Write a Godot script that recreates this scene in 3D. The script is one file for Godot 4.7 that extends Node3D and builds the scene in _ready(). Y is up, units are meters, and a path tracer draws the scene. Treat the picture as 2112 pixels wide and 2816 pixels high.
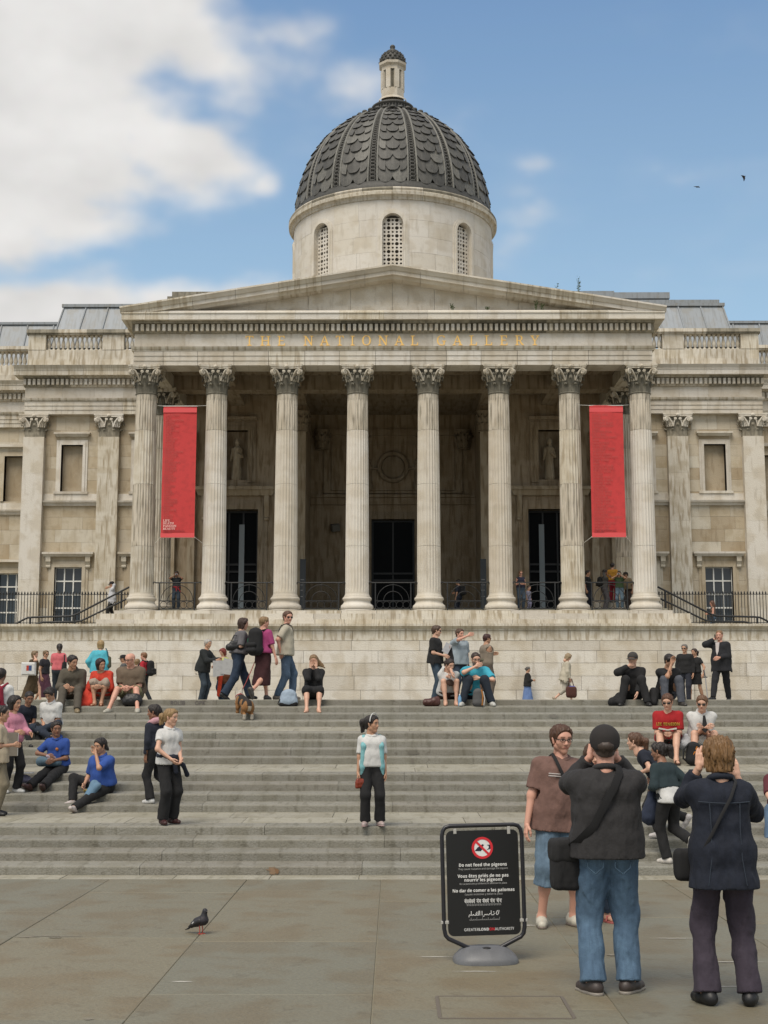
extends Node3D
# A stepped city square below a stone museum with an eight column portico and a dome.
# y is up, metres; the viewer stands on the square looking north (towards -z); depth d means z = -d.

class MB:
	var v := PackedVector3Array()
	var n := PackedVector3Array()
	var ix := PackedInt32Array()
	func tri(a: Vector3, b: Vector3, c: Vector3, nn: Vector3) -> void:
		var k := v.size()
		v.append(a); v.append(b); v.append(c)
		n.append(nn); n.append(nn); n.append(nn)
		if (b - a).cross(c - a).dot(nn) > 0.0:
			ix.append(k); ix.append(k + 2); ix.append(k + 1)
		else:
			ix.append(k); ix.append(k + 1); ix.append(k + 2)
	func quad(a: Vector3, b: Vector3, c: Vector3, d: Vector3, out: Vector3 = Vector3.ZERO) -> void:
		var nn := (c - a).cross(d - b).normalized()
		if out != Vector3.ZERO and nn.dot(out) < 0.0:
			nn = -nn
		tri(a, b, c, nn)
		tri(a, c, d, nn)
	# eight corners: bottom 0..3, top 4..7 in the same turn
	func hexa(p: Array) -> void:
		var c := Vector3.ZERO
		for q in p: c += q
		c /= 8.0
		for f in [[0, 1, 2, 3], [4, 5, 6, 7], [0, 1, 5, 4], [1, 2, 6, 5], [2, 3, 7, 6], [3, 0, 4, 7]]:
			var m: Vector3 = (p[f[0]] + p[f[1]] + p[f[2]] + p[f[3]]) / 4.0
			quad(p[f[0]], p[f[1]], p[f[2]], p[f[3]], m - c)
	func box(lo: Vector3, hi: Vector3) -> void:
		frus(lo, hi, 0.0, 0.0)
	# a box whose top is wider by e to the left, right and front (+z)
	func frus(lo: Vector3, hi: Vector3, ex: float, ez: float) -> void:
		hexa([Vector3(lo.x, lo.y, lo.z), Vector3(hi.x, lo.y, lo.z), Vector3(hi.x, lo.y, hi.z), Vector3(lo.x, lo.y, hi.z),
			Vector3(lo.x - ex, hi.y, lo.z), Vector3(hi.x + ex, hi.y, lo.z), Vector3(hi.x + ex, hi.y, hi.z + ez), Vector3(lo.x - ex, hi.y, hi.z + ez)])
	# box with chamfered edges all round the +z face and the top
	func cbox(lo: Vector3, hi: Vector3, e: float) -> void:
		var b := [Vector3(lo.x, lo.y, lo.z), Vector3(hi.x, lo.y, lo.z), Vector3(hi.x, hi.y, lo.z), Vector3(lo.x, hi.y, lo.z)]
		var m := [Vector3(lo.x, lo.y, hi.z - e), Vector3(hi.x, lo.y, hi.z - e), Vector3(hi.x, hi.y, hi.z - e), Vector3(lo.x, hi.y, hi.z - e)]
		var f := [Vector3(lo.x + e, lo.y + e, hi.z), Vector3(hi.x - e, lo.y + e, hi.z), Vector3(hi.x - e, hi.y - e, hi.z), Vector3(lo.x + e, hi.y - e, hi.z)]
		var c := (lo + hi) / 2.0
		quad(f[0], f[1], f[2], f[3], Vector3(0, 0, 1))
		quad(b[0], b[1], b[2], b[3], Vector3(0, 0, -1))
		for i in 4:
			var j := (i + 1) % 4
			quad(b[i], b[j], m[j], m[i], (b[i] + m[j]) / 2.0 - c)
			quad(m[i], m[j], f[j], f[i], (m[i] + f[j]) / 2.0 - c)
	# smooth sheet of rows of points
	func sheet(rows: Array, closed: bool, flip: bool = false) -> void:
		var r := rows.size()
		var w: int = rows[0].size()
		var base := v.size()
		var acc := PackedVector3Array()
		acc.resize(r * w)
		for i in r:
			v.append_array(rows[i])
		for i in r - 1:
			for j in (w if closed else w - 1):
				var j2 := (j + 1) % w
				var a := i * w + j
				var b := i * w + j2
				var c := (i + 1) * w + j2
				var d := (i + 1) * w + j
				var nn := (v[base + c] - v[base + a]).cross(v[base + d] - v[base + b])
				if flip:
					nn = -nn
					ix.append_array(PackedInt32Array([base + a, base + b, base + c, base + a, base + c, base + d]))
				else:
					ix.append_array(PackedInt32Array([base + a, base + c, base + b, base + a, base + d, base + c]))
				acc[a] += nn; acc[b] += nn; acc[c] += nn; acc[d] += nn
		for q in acc:
			n.append(q.normalized() if q.length_squared() > 1e-20 else Vector3.UP)
	func lathe(prof: Array, seg: int, at: Vector3 = Vector3.ZERO, a0: float = 0.0, a1: float = TAU) -> void:
		var rows := []
		var full := absf(a1 - a0 - TAU) < 0.001
		for q in prof:
			var row := PackedVector3Array()
			for i in (seg if full else seg + 1):
				var a := a0 + (a1 - a0) * i / seg
				row.append(at + Vector3(sin(a) * q.x, q.y, cos(a) * q.x))
			rows.append(row)
		sheet(rows, full)
	# lathe with a hard edge between every two points of the outline
	func turned(prof: Array, seg: int, at: Vector3 = Vector3.ZERO, a0: float = 0.0, a1: float = TAU) -> void:
		for i in prof.size() - 1:
			lathe([prof[i], prof[i + 1]], seg, at, a0, a1)
	func tube(pts: Array, r: float, seg: int = 6, r2: float = -1.0) -> void:
		var rows := []
		var m := pts.size()
		var up := Vector3.UP
		for i in m:
			var t: Vector3 = (pts[mini(i + 1, m - 1)] - pts[maxi(i - 1, 0)]).normalized()
			if absf(t.dot(up)) > 0.95: up = Vector3(0.9, 0.1, 0.4).normalized()
			var s := t.cross(up).normalized()
			var u := s.cross(t)
			up = u
			var rr := r if r2 < 0.0 else lerpf(r, r2, float(i) / (m - 1))
			var row := PackedVector3Array()
			for k in seg:
				var a := TAU * k / seg
				row.append(pts[i] + (s * cos(a) + u * sin(a)) * rr)
			rows.append(row)
		var cap0 := PackedVector3Array(); cap0.resize(seg); cap0.fill(pts[0])
		var cap1 := PackedVector3Array(); cap1.resize(seg); cap1.fill(pts[m - 1])
		sheet([cap0] + rows + [cap1], true, true)
	# flat outline (x, y) extruded from z0 to z1
	func plate(poly: PackedVector2Array, z0: float, z1: float) -> void:
		var t := Geometry2D.triangulate_polygon(poly)
		for z in [z0, z1]:
			var nn := Vector3(0, 0, 1.0 if z == maxf(z0, z1) else -1.0)
			for i in range(0, t.size(), 3):
				tri(Vector3(poly[t[i]].x, poly[t[i]].y, z), Vector3(poly[t[i + 1]].x, poly[t[i + 1]].y, z), Vector3(poly[t[i + 2]].x, poly[t[i + 2]].y, z), nn)
		var s := -1.0 if Geometry2D.is_polygon_clockwise(poly) else 1.0
		for i in poly.size():
			var a := poly[i]
			var b := poly[(i + 1) % poly.size()]
			quad(Vector3(a.x, a.y, z0), Vector3(b.x, b.y, z0), Vector3(b.x, b.y, z1), Vector3(a.x, a.y, z1), Vector3(b.y - a.y, a.x - b.x, 0) * s)
	# turn everything added since vertex k
	func turn(k: int, t: Transform3D) -> void:
		for i in range(k, v.size()):
			v[i] = t * v[i]
			n[i] = (t.basis * n[i]).normalized()
	func mesh(col: PackedColorArray = PackedColorArray()) -> ArrayMesh:
		var a := []
		a.resize(Mesh.ARRAY_MAX)
		a[Mesh.ARRAY_VERTEX] = v
		a[Mesh.ARRAY_NORMAL] = n
		a[Mesh.ARRAY_INDEX] = ix
		if col.size() == v.size() and col.size() > 0: a[Mesh.ARRAY_COLOR] = col
		var m := ArrayMesh.new()
		m.add_surface_from_arrays(Mesh.PRIMITIVE_TRIANGLES, a)
		return m

var rng := RandomNumberGenerator.new()
var used := {}

func numbered(called: String) -> String:
	if not used.has(called):
		used[called] = 0
		return called
	used[called] += 1
	return "%s_%03d" % [called, used[called]]

func thing(called: String, label: String, category: String, at: Vector3 = Vector3.ZERO, turn: float = 0.0, group: String = "", kind: String = "") -> Node3D:
	var o := Node3D.new()
	o.name = numbered(called)
	add_child(o)
	o.position = at
	o.rotation.y = turn
	meta(o, label, category, group, kind)
	return o

func meta(o: Node3D, label: String, category: String, group: String = "", kind: String = "") -> void:
	if label != "": o.set_meta("label", label)
	if category != "": o.set_meta("category", category)
	if group != "": o.set_meta("group", group)
	if kind != "": o.set_meta("kind", kind)

func part(parent: Node, called: String, m: Mesh, mt: Material, at: Transform3D = Transform3D()) -> MeshInstance3D:
	var o := MeshInstance3D.new()
	o.name = called if parent != self else numbered(called)
	o.mesh = m
	o.material_override = mt
	o.transform = at
	parent.add_child(o, true)
	return o

func group_part(parent: Node, called: String, at: Vector3 = Vector3.ZERO) -> Node3D:
	var o := Node3D.new()
	o.name = called
	o.position = at
	parent.add_child(o, true)
	return o

func mv(x: float, y: float, z: float, yaw: float = 0.0, s: float = 1.0) -> Transform3D:
	return Transform3D(Basis(Vector3.UP, yaw).scaled(Vector3(s, s, s)), Vector3(x, y, z))

# ---------------------------------------------------------------- materials
func srgb(r: float, g: float, b: float) -> Color:
	return Color(r, g, b).linear_to_srgb()

func noise_bytes(sz: int, freq: float, seed_: int, oct: int = 4, kind: int = FastNoiseLite.TYPE_SIMPLEX_SMOOTH, sx: int = 1) -> PackedByteArray:
	var f := FastNoiseLite.new()
	f.seed = seed_
	f.noise_type = kind
	f.frequency = freq
	f.fractal_octaves = oct
	var im := f.get_seamless_image(sz, sz / sx)
	im.convert(Image.FORMAT_L8)
	if sx != 1: im.resize(sz, sz, Image.INTERPOLATE_BILINEAR)
	return im.get_data()

# every pixel: a mix of tints chosen by several noises; layers = [[bytes, lo, hi, Color (sRGB multiplier), amount]]
func tinted(sz: int, base: Color, layers: Array) -> ImageTexture:
	var out := PackedByteArray()
	out.resize(sz * sz * 3)
	var tabs := []
	for l in layers:
		var tb := PackedFloat32Array()
		tb.resize(256)
		for i in 256: tb[i] = smoothstep(l[1], l[2], i / 255.0) * l[4]
		tabs.append(tb)
	var nl := layers.size()
	for i in sz * sz:
		var r := base.r
		var g := base.g
		var b := base.b
		for k in nl:
			var t: float = tabs[k][layers[k][0][i]]
			var c: Color = layers[k][3]
			r = lerpf(r, c.r, t); g = lerpf(g, c.g, t); b = lerpf(b, c.b, t)
		out[i * 3] = int(clampf(r, 0, 1) * 255)
		out[i * 3 + 1] = int(clampf(g, 0, 1) * 255)
		out[i * 3 + 2] = int(clampf(b, 0, 1) * 255)
	var im := Image.create_from_data(sz, sz, false, Image.FORMAT_RGB8, out)
	return ImageTexture.create_from_image(im)

func bumps(sz: int, freq: float, seed_: int, strength: float, oct: int = 4) -> ImageTexture:
	var im := Image.create_from_data(sz, sz, false, Image.FORMAT_L8, noise_bytes(sz, freq, seed_, oct))
	im.convert(Image.FORMAT_RGBA8)
	im.bump_map_to_normal_map(strength)
	return ImageTexture.create_from_image(im)

func surf(c: Color, rough: float, tex: Texture2D = null, scale: float = 1.0, nrm: Texture2D = null, nscale: float = 0.5) -> StandardMaterial3D:
	var m := StandardMaterial3D.new()
	m.albedo_color = c
	m.roughness = rough
	if tex or nrm:
		m.uv1_triplanar = true
		m.uv1_world_triplanar = true
		m.uv1_scale = Vector3.ONE * scale
	if tex: m.albedo_texture = tex
	if nrm:
		m.normal_enabled = true
		m.normal_texture = nrm
		m.normal_scale = nscale
	return m

var M := {}
var T := {}

func make_materials() -> void:
	var n1 := noise_bytes(512, 0.006, 1, 5)
	var n2 := noise_bytes(512, 0.012, 2, 5)
	var n3 := noise_bytes(512, 0.08, 3, 4)
	var n4 := noise_bytes(512, 0.25, 4, 2)
	var drip := noise_bytes(512, 0.02, 5, 5, FastNoiseLite.TYPE_SIMPLEX_SMOOTH, 1)
	var strk := noise_bytes(512, 0.03, 6, 4, FastNoiseLite.TYPE_SIMPLEX_SMOOTH, 8)
	# long vertical runs: a low noise image stretched upwards
	var runs := noise_bytes(512, 0.06, 16, 4, FastNoiseLite.TYPE_SIMPLEX_SMOOTH, 16)
	var pits := bumps(512, 0.12, 8, 3.0)
	T.pits = pits
	T.stone = tinted(512, Color(0.95, 0.95, 0.945), [[n1, 0.4, 0.8, Color(0.88, 0.86, 0.82), 0.8], [n2, 0.5, 0.9, Color(0.86, 0.85, 0.83), 0.6], [strk, 0.6, 0.95, Color(0.70, 0.67, 0.62), 0.4], [n3, 0.3, 1.0, Color(0.88, 0.86, 0.83), 0.3], [n4, 0.6, 0.95, Color(0.82, 0.8, 0.76), 0.15]])
	T.stained = tinted(512, Color(0.94, 0.935, 0.92), [[n1, 0.35, 0.85, Color(0.83, 0.805, 0.755), 0.8], [strk, 0.48, 0.85, Color(0.66, 0.61, 0.53), 0.65], [runs, 0.55, 0.85, Color(0.72, 0.68, 0.61), 0.4], [n4, 0.6, 0.95, Color(0.84, 0.82, 0.78), 0.12]])
	T.soot = tinted(512, Color(0.76, 0.75, 0.72), [[n1, 0.3, 0.75, Color(0.58, 0.57, 0.54), 0.8], [strk, 0.45, 0.85, Color(0.45, 0.44, 0.41), 0.6], [n3, 0.3, 0.95, Color(0.64, 0.63, 0.6), 0.4], [n4, 0.5, 0.9, Color(0.86, 0.85, 0.81), 0.2]])
	T.runs = tinted(512, Color(0.93, 0.925, 0.91), [[n1, 0.4, 0.85, Color(0.85, 0.83, 0.79), 0.8], [runs, 0.52, 0.72, Color(0.5, 0.49, 0.46), 0.75], [strk, 0.55, 0.9, Color(0.7, 0.67, 0.62), 0.5], [n3, 0.3, 1.0, Color(0.86, 0.85, 0.82), 0.3]])
	T.granite = tinted(512, Color(0.88, 0.88, 0.86), [[n1, 0.4, 0.8, Color(0.78, 0.77, 0.72), 0.6], [n3, 0.45, 0.85, Color(0.76, 0.75, 0.7), 0.45], [strk, 0.58, 0.9, Color(0.62, 0.61, 0.55), 0.5], [n4, 0.5, 0.9, Color(0.68, 0.67, 0.62), 0.5], [drip, 0.7, 0.95, Color(0.55, 0.53, 0.48), 0.45]])
	T.paving = tinted(512, Color(0.83, 0.84, 0.81), [[n1, 0.35, 0.8, Color(0.80, 0.77, 0.70), 0.8], [n2, 0.5, 0.9, Color(0.77, 0.74, 0.67), 0.5], [n3, 0.5, 0.9, Color(0.76, 0.755, 0.72), 0.4], [n4, 0.62, 0.95, Color(0.92, 0.91, 0.88), 0.25], [drip, 0.72, 0.95, Color(0.66, 0.63, 0.57), 0.4]])
	T.lead = tinted(512, Color(0.72, 0.72, 0.70), [[n2, 0.35, 0.7, Color(0.58, 0.58, 0.56), 0.8], [strk, 0.5, 0.8, Color(0.92, 0.91, 0.87), 0.5], [n3, 0.5, 0.85, Color(0.5, 0.5, 0.48), 0.5], [n4, 0.6, 0.9, Color(0.85, 0.85, 0.82), 0.3]])
	T.sheetlead = tinted(512, Color(0.86, 0.88, 0.9), [[strk, 0.5, 0.8, Color(0.74, 0.74, 0.73), 0.6], [n1, 0.5, 0.8, Color(0.8, 0.77, 0.72), 0.5], [n4, 0.6, 0.9, Color(0.72, 0.73, 0.74), 0.3]])
	T.cloth = tinted(512, Color(0.9, 0.9, 0.9), [[n2, 0.4, 0.75, Color(0.8, 0.8, 0.8), 0.6], [n4, 0.45, 0.8, Color(0.75, 0.75, 0.75), 0.5], [n3, 0.5, 0.85, Color(0.97, 0.97, 0.97), 0.4]])
	T.denim = tinted(512, Color(0.72, 0.74, 0.78), [[n1, 0.45, 0.75, Color(0.92, 0.93, 0.95), 0.6], [strk, 0.5, 0.8, Color(0.6, 0.62, 0.66), 0.5], [n4, 0.45, 0.8, Color(0.95, 0.96, 0.98), 0.5], [n3, 0.5, 0.85, Color(0.6, 0.62, 0.66), 0.4]])
	T.fur = tinted(512, Color(0.9, 0.9, 0.9), [[strk, 0.4, 0.7, Color(0.62, 0.6, 0.58), 0.7], [n4, 0.45, 0.8, Color(0.75, 0.73, 0.7), 0.6]])
	T.weave = bumps(512, 0.06, 12, 3.0, 5)
	# pale limestone in several beds
	M.stone = []
	for c in [[0.642, 0.600, 0.528], [0.687, 0.646, 0.572], [0.609, 0.559, 0.479], [0.675, 0.640, 0.584], [0.587, 0.548, 0.485], [0.709, 0.674, 0.615]]:
		M.stone.append(surf(srgb(c[0], c[1], c[2]), 0.9, T.stone, 0.23, pits, 0.35))
	M.warm = []
	for c in [[0.51, 0.435, 0.32], [0.56, 0.495, 0.385], [0.45, 0.375, 0.27], [0.61, 0.565, 0.475], [0.54, 0.48, 0.38]]:
		M.warm.append(surf(srgb(c[0], c[1], c[2]), 0.9, T.stone, 0.27, pits, 0.35))
	M.runs = surf(srgb(0.64, 0.59, 0.51), 0.92, T.runs, 0.27, pits, 0.3)
	M.inner = []  # facade limestone darkened in colour to stand for shade inside the portico
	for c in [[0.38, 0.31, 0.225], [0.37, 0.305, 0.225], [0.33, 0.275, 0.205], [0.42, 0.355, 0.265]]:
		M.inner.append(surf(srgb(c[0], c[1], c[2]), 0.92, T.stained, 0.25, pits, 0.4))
	M.stained = []
	for c in [[0.654, 0.616, 0.546], [0.676, 0.633, 0.546], [0.609, 0.575, 0.509], [0.699, 0.663, 0.590]]:
		M.stained.append(surf(srgb(c[0], c[1], c[2]), 0.92, T.stained, 0.3, pits, 0.4))
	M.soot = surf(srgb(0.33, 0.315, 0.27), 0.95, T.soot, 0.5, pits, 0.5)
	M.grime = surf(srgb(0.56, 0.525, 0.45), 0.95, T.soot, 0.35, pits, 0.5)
	M.granite = []
	for c in [[0.301, 0.291, 0.260], [0.323, 0.311, 0.279], [0.284, 0.273, 0.245], [0.310, 0.303, 0.275], [0.293, 0.278, 0.248]]:
		M.granite.append(surf(srgb(c[0], c[1], c[2]), 0.85, T.granite, 0.55, pits, 0.5))
	M.landing = []
	for c in [[0.414, 0.392, 0.329], [0.432, 0.410, 0.347], [0.401, 0.378, 0.320]]:
		M.landing.append(surf(srgb(c[0], c[1], c[2]), 0.85, T.granite, 0.4, pits, 0.4))
	M.paving = []
	for c in [[0.267, 0.239, 0.182], [0.251, 0.230, 0.181], [0.275, 0.241, 0.179], [0.248, 0.232, 0.187], [0.258, 0.234, 0.181]]:
		M.paving.append(surf(srgb(c[0], c[1], c[2]), 0.62, T.paving, 0.31, pits, 0.3))
	M.joint = surf(srgb(0.36, 0.325, 0.25), 0.95, T.granite, 1.1)
	M.gap = surf(srgb(0.12, 0.105, 0.085), 0.95)
	M.lead = surf(srgb(0.165, 0.162, 0.155), 0.62, T.lead, 0.5, pits, 0.3)
	M.lead2 = surf(srgb(0.27, 0.265, 0.25), 0.6, T.lead, 0.62, pits, 0.3)
	M.lead3 = surf(srgb(0.12, 0.118, 0.113), 0.62, T.lead, 0.45, pits, 0.3)
	M.rooflead = []
	for c in [[0.367, 0.382, 0.390], [0.390, 0.406, 0.417], [0.351, 0.363, 0.367]]:
		M.rooflead.append(surf(srgb(c[0], c[1], c[2]), 0.55, T.sheetlead, 0.4))
	M.iron = surf(srgb(0.012, 0.013, 0.014), 0.5)
	M.black = surf(srgb(0.01, 0.01, 0.01), 0.55)
	M.gold = surf(srgb(1.0, 0.63, 0.2), 0.4)
	M.gold.metallic = 0.6
	M.glass = surf(srgb(0.022, 0.027, 0.032), 0.06)
	M.glass.metallic_specular = 0.55
	M.dark_door_fill = surf(srgb(0.008, 0.009, 0.01), 0.25)
	M.dark_door_fill.metallic_specular = 0.12
	M.white = surf(srgb(0.72, 0.72, 0.68), 0.5)
	M.red = surf(srgb(0.66, 0.048, 0.048), 0.75, T.cloth, 0.4)
	M.redband = surf(srgb(0.64, 0.075, 0.08), 0.7)
	M.grey = surf(srgb(0.17, 0.175, 0.185), 0.5, T.cloth, 1.5)

func sky_image() -> ImageTexture:
	var w := 2048
	var h := 1024
	var f := FastNoiseLite.new()
	f.seed = 21
	f.noise_type = FastNoiseLite.TYPE_SIMPLEX_SMOOTH
	f.frequency = 1.0
	f.fractal_octaves = 6
	f.fractal_gain = 0.52
	var g := FastNoiseLite.new()
	g.seed = 5
	g.frequency = 1.0
	g.fractal_octaves = 3
	# clouds seen: azimuth (right positive), elevation, widths, strength
	var blobs := [[-13.5, 27.5, 7.0, 5.5, 1.0], [-15.0, 21.0, 6.0, 4.0, 0.95], [-9.5, 22.6, 3.8, 2.4, 0.72], [-8.0, 15.6, 6.0, 2.3, 0.9], [-14.0, 14.5, 7.0, 3.2, 1.0], [-4.5, 27.8, 4.2, 1.2, 0.46], [-1.0, 26.0, 2.6, 1.2, 0.3], [3.5, 24.0, 1.8, 1.0, 0.3], [6.0, 20.3, 1.9, 1.5, 0.4], [8.6, 17.7, 3.4, 1.3, 0.4], [6.4, 22.3, 1.4, 0.7, 0.36], [12.0, 21.5, 2.2, 0.8, 0.25], [-5.5, 21.6, 1.1, 0.8, 0.42], [0.0, 12.0, 14.0, 2.0, 0.3]]
	var out := PackedByteArray()
	out.resize(w * h * 3)
	for y in h:
		var el := 90.0 - (y + 0.5) * 180.0 / h
		var ce := cos(deg_to_rad(el))
		var se := sin(deg_to_rad(el))
		var t := pow(clampf(1.0 - se, 0, 1), 2.2)
		var c0 := Color(0.022, 0.092, 0.285).lerp(Color(0.54, 0.76, 0.86), t)
		if el < 0.0:
			var gc := Color(0.24, 0.22, 0.19).linear_to_srgb()
			for x in w:
				var k := (y * w + x) * 3
				out[k] = int(gc.r * 255); out[k + 1] = int(gc.g * 255); out[k + 2] = int(gc.b * 255)
			continue
		for x in w:
			# the first column looks along -z, columns run to the right
			var az := wrapf((x + 0.5) * 360.0 / w, -180.0, 180.0)
			var ar := deg_to_rad(az)
			var d := Vector3(sin(ar) * ce, se, -cos(ar) * ce)
			var fall := 1.0 / (se + 0.18)
			var q := Vector3(d.x, se * 0.6, d.z) * fall * 3.2
			var nz := f.get_noise_3dv(q)
			var b := 0.22 + 0.30 * g.get_noise_3dv(q * 0.3)
			if absf(az) < 32.0 and el < 40.0:
				var e := 0.0
				for s in blobs:
					var u: float = (az - s[0]) / s[2]
					var v: float = (el - s[1]) / s[3]
					var rr := u * u + v * v
					if rr < 6.0: e = maxf(e, s[4] * exp(-rr * 0.8))
				var inn := smoothstep(32.0, 20.0, absf(az)) * smoothstep(40.0, 33.0, el)
				b = lerpf(b, -0.42 + e * 1.1, inn)
			var cov := smoothstep(-0.08, 0.42, nz * 0.62 + b)
			var wisp := smoothstep(-0.35, 0.7, nz + b) * 0.16
			cov = clampf(cov + wisp, 0, 1)
			var lit := clampf(0.63 + 0.11 * f.get_noise_3dv(q * 1.7 + Vector3(3, 1, 7)) - 0.05 * cov, 0, 1)
			var cl := Color(lit, lit * 0.985, lit * 0.965)
			var c := c0.lerp(cl, cov).linear_to_srgb()
			var k := (y * w + x) * 3
			out[k] = int(clampf(c.r, 0, 1) * 255); out[k + 1] = int(clampf(c.g, 0, 1) * 255); out[k + 2] = int(clampf(c.b, 0, 1) * 255)
	return ImageTexture.create_from_image(Image.create_from_data(w, h, false, Image.FORMAT_RGB8, out))

func set_view() -> void:
	var cam := Camera3D.new()
	cam.name = "view_camera"
	cam.fov = rad_to_deg(2.0 * atan(1408.0 / 3776.0))
	cam.position = Vector3(0, 1.9, 0)
	cam.rotation = Vector3(atan(547.0 / 3776.0), atan(25.0 / 3776.0), 0)
	cam.near = 0.1
	cam.far = 3000.0
	cam.current = true
	add_child(cam)
	var env := Environment.new()
	env.background_mode = Environment.BG_SKY
	var sky := Sky.new()
	var pm := PanoramaSkyMaterial.new()
	pm.panorama = sky_image()
	sky.sky_material = pm
	env.sky = sky
	env.background_energy_multiplier = 1.0
	env.tonemap_mode = Environment.TONE_MAPPER_LINEAR
	env.tonemap_exposure = 1.31
	env.sdfgi_enabled = true
	env.ssao_enabled = true
	env.ssil_enabled = true
	var we := WorldEnvironment.new()
	we.name = "world_environment"
	we.environment = env
	add_child(we)
	var sun := DirectionalLight3D.new()
	sun.name = "sun"
	sun.light_color = Color(1.0, 0.96, 0.9)
	sun.light_energy = 0.8
	sun.light_angular_distance = 36.0
	sun.shadow_enabled = true
	sun.rotation_degrees = Vector3(-57, -26, 0)
	add_child(sun)

func _ready() -> void:
	rng.seed = 7
	set_view()
	make_materials()
	print("materials ", Time.get_ticks_msec())
	build_ground()
	build_steps()
	build_terrace()
	build_gallery()
	print("building ", Time.get_ticks_msec())
	build_ironwork()
	build_banners()
	build_sign()
	build_people()
	print("people ", Time.get_ticks_msec())
	build_small()
	print("done ", Time.get_ticks_msec())

# ---------------------------------------------------------------- square, steps, terrace
const DEPTH := [16.486, 16.836, 17.186, 17.536, 19.536, 19.886, 20.236, 20.586, 22.586, 22.936, 23.286, 23.636, 25.636, 25.986, 26.336, 26.686]
const FOOT := [0.0, 0.124, 0.246, 0.367, 0.502, 0.629, 0.754, 0.878, 1.045, 1.172, 1.301, 1.429, 1.611, 1.742, 1.875, 2.007]
const HEAD := [0.103, 0.226, 0.344, 0.473, 0.603, 0.729, 0.856, 0.982, 1.16, 1.284, 1.408, 1.537, 1.717, 1.851, 1.981, 2.117]

# height of the ground at a depth d
func floor_at(d: float) -> float:
	if d < DEPTH[0]: return 0.0
	for i in 15:
		if d < DEPTH[i + 1]:
			return lerpf(HEAD[i], FOOT[i + 1], (d - DEPTH[i]) / (DEPTH[i + 1] - DEPTH[i]))
	return 2.117

func build_ground() -> void:
	var b := MB.new()
	b.box(Vector3(-400, -0.3, -17.5), Vector3(400, -0.010, 400))
	var o := part(self, "ground", b.mesh(), M.joint)
	meta(o, "", "", "", "structure")
	b = MB.new()
	b.box(Vector3(-600, -0.6, -1200), Vector3(600, -0.31, -17.4))
	o = part(self, "ground", b.mesh(), M.joint)
	meta(o, "", "", "", "structure")
	var pv := Node3D.new()
	pv.name = "pavement"
	add_child(pv)
	meta(pv, "", "", "", "structure")
	var xs := []
	for k in range(-6, 8): xs.append(-0.11 + 1.57 * k + rng.randf_range(-0.03, 0.03))
	for k in xs.size() - 1:
		var z := 2.2 + rng.randf_range(0, 1.5)
		while z < 16.05:
			var l := rng.randf_range(2.0, 3.4)
			var z1 := minf(z + l, 16.08)
			if 16.08 - z1 < 0.7: z1 = 16.08
			slab(pv, "slab", xs[k] + 0.0035, xs[k + 1] - 0.0035, z + 0.0035, z1 - 0.0035, rng.randf_range(-0.0035, 0.0015), M.paving)
			z = z1
	# border course at the foot of the steps
	var x := -9.6
	while x < 10.5:
		var l := rng.randf_range(0.7, 1.3)
		slab(pv, "border_slab", x + 0.005, x + l - 0.005, 16.092, 16.48, rng.randf_range(-0.002, 0.003), M.landing)
		x += l
	# two inspection covers with stone filling in metal rims
	for q in [[0.29, 1.13, 8.93, 9.6], [0.13, 1.5, 7.7, 8.38]]:
		var cv := thing("inspection_cover", "recessed paving cover in thin metal rim " + ("behind the photographer's left shoe" if q[2] > 8.5 else "at the bottom edge of the square"), "manhole cover", Vector3((q[0] + q[1]) / 2, 0, -(q[2] + q[3]) / 2))
		var w: float = (q[1] - q[0]) / 2
		var l: float = (q[3] - q[2]) / 2
		var r := MB.new()
		for s in [-1, 1]:
			r.box(Vector3(-w, -0.02, s * l - 0.012), Vector3(w, 0.0045, s * l + 0.012))
			r.box(Vector3(s * w - 0.012, -0.02, -l + 0.012), Vector3(s * w + 0.012, 0.0045, l - 0.012))
		part(cv, "rim", r.mesh(), surf(srgb(0.13, 0.11, 0.085), 0.6))
		r = MB.new()
		r.box(Vector3(-w + 0.016, -0.02, -l + 0.016), Vector3(w - 0.016, 0.0035, l - 0.016))
		part(cv, "infill", r.mesh(), M.paving[2])
	# dried smear and dark marks on the paving
	for q in [[-3.12, 12.03, 0.14, 0.03, 1], [-2.95, 12.08, 0.16, 0.028, 21], [-2.76, 12.06, 0.15, 0.022, 22], [-2.86, 12.0, 0.07, 0.02, 23], [-4.1, 11.2, 0.05, 0.03, 2], [-1.9, 8.9, 0.04, 0.03, 3], [1.75, 11.2, 0.09, 0.05, 4], [0.9, 12.9, 0.09, 0.03, 5]]:
		stain(pv, q[0], 0.0022, q[1], q[2], q[3], q[4], surf(srgb(0.19, 0.17, 0.13), 0.8))
	for q in [[0.33, 11.1, 0.16, 0.018, 6], [0.6, 10.5, 0.2, 0.016, 7], [-1.5, 10.1, 0.1, 0.02, 8], [2.6, 10.9, 0.3, 0.014, 10], [2.4, 12.0, 0.25, 0.016, 11], [2.3, 9.95, 0.25, 0.012, 12], [-3.4, 10.4, 0.07, 0.03, 13], [1.2, 12.7, 0.08, 0.03, 15]]:
		stain(pv, q[0], 0.0022, q[1], q[2], q[3], q[4], surf(srgb(0.46, 0.44, 0.385), 0.8))

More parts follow.
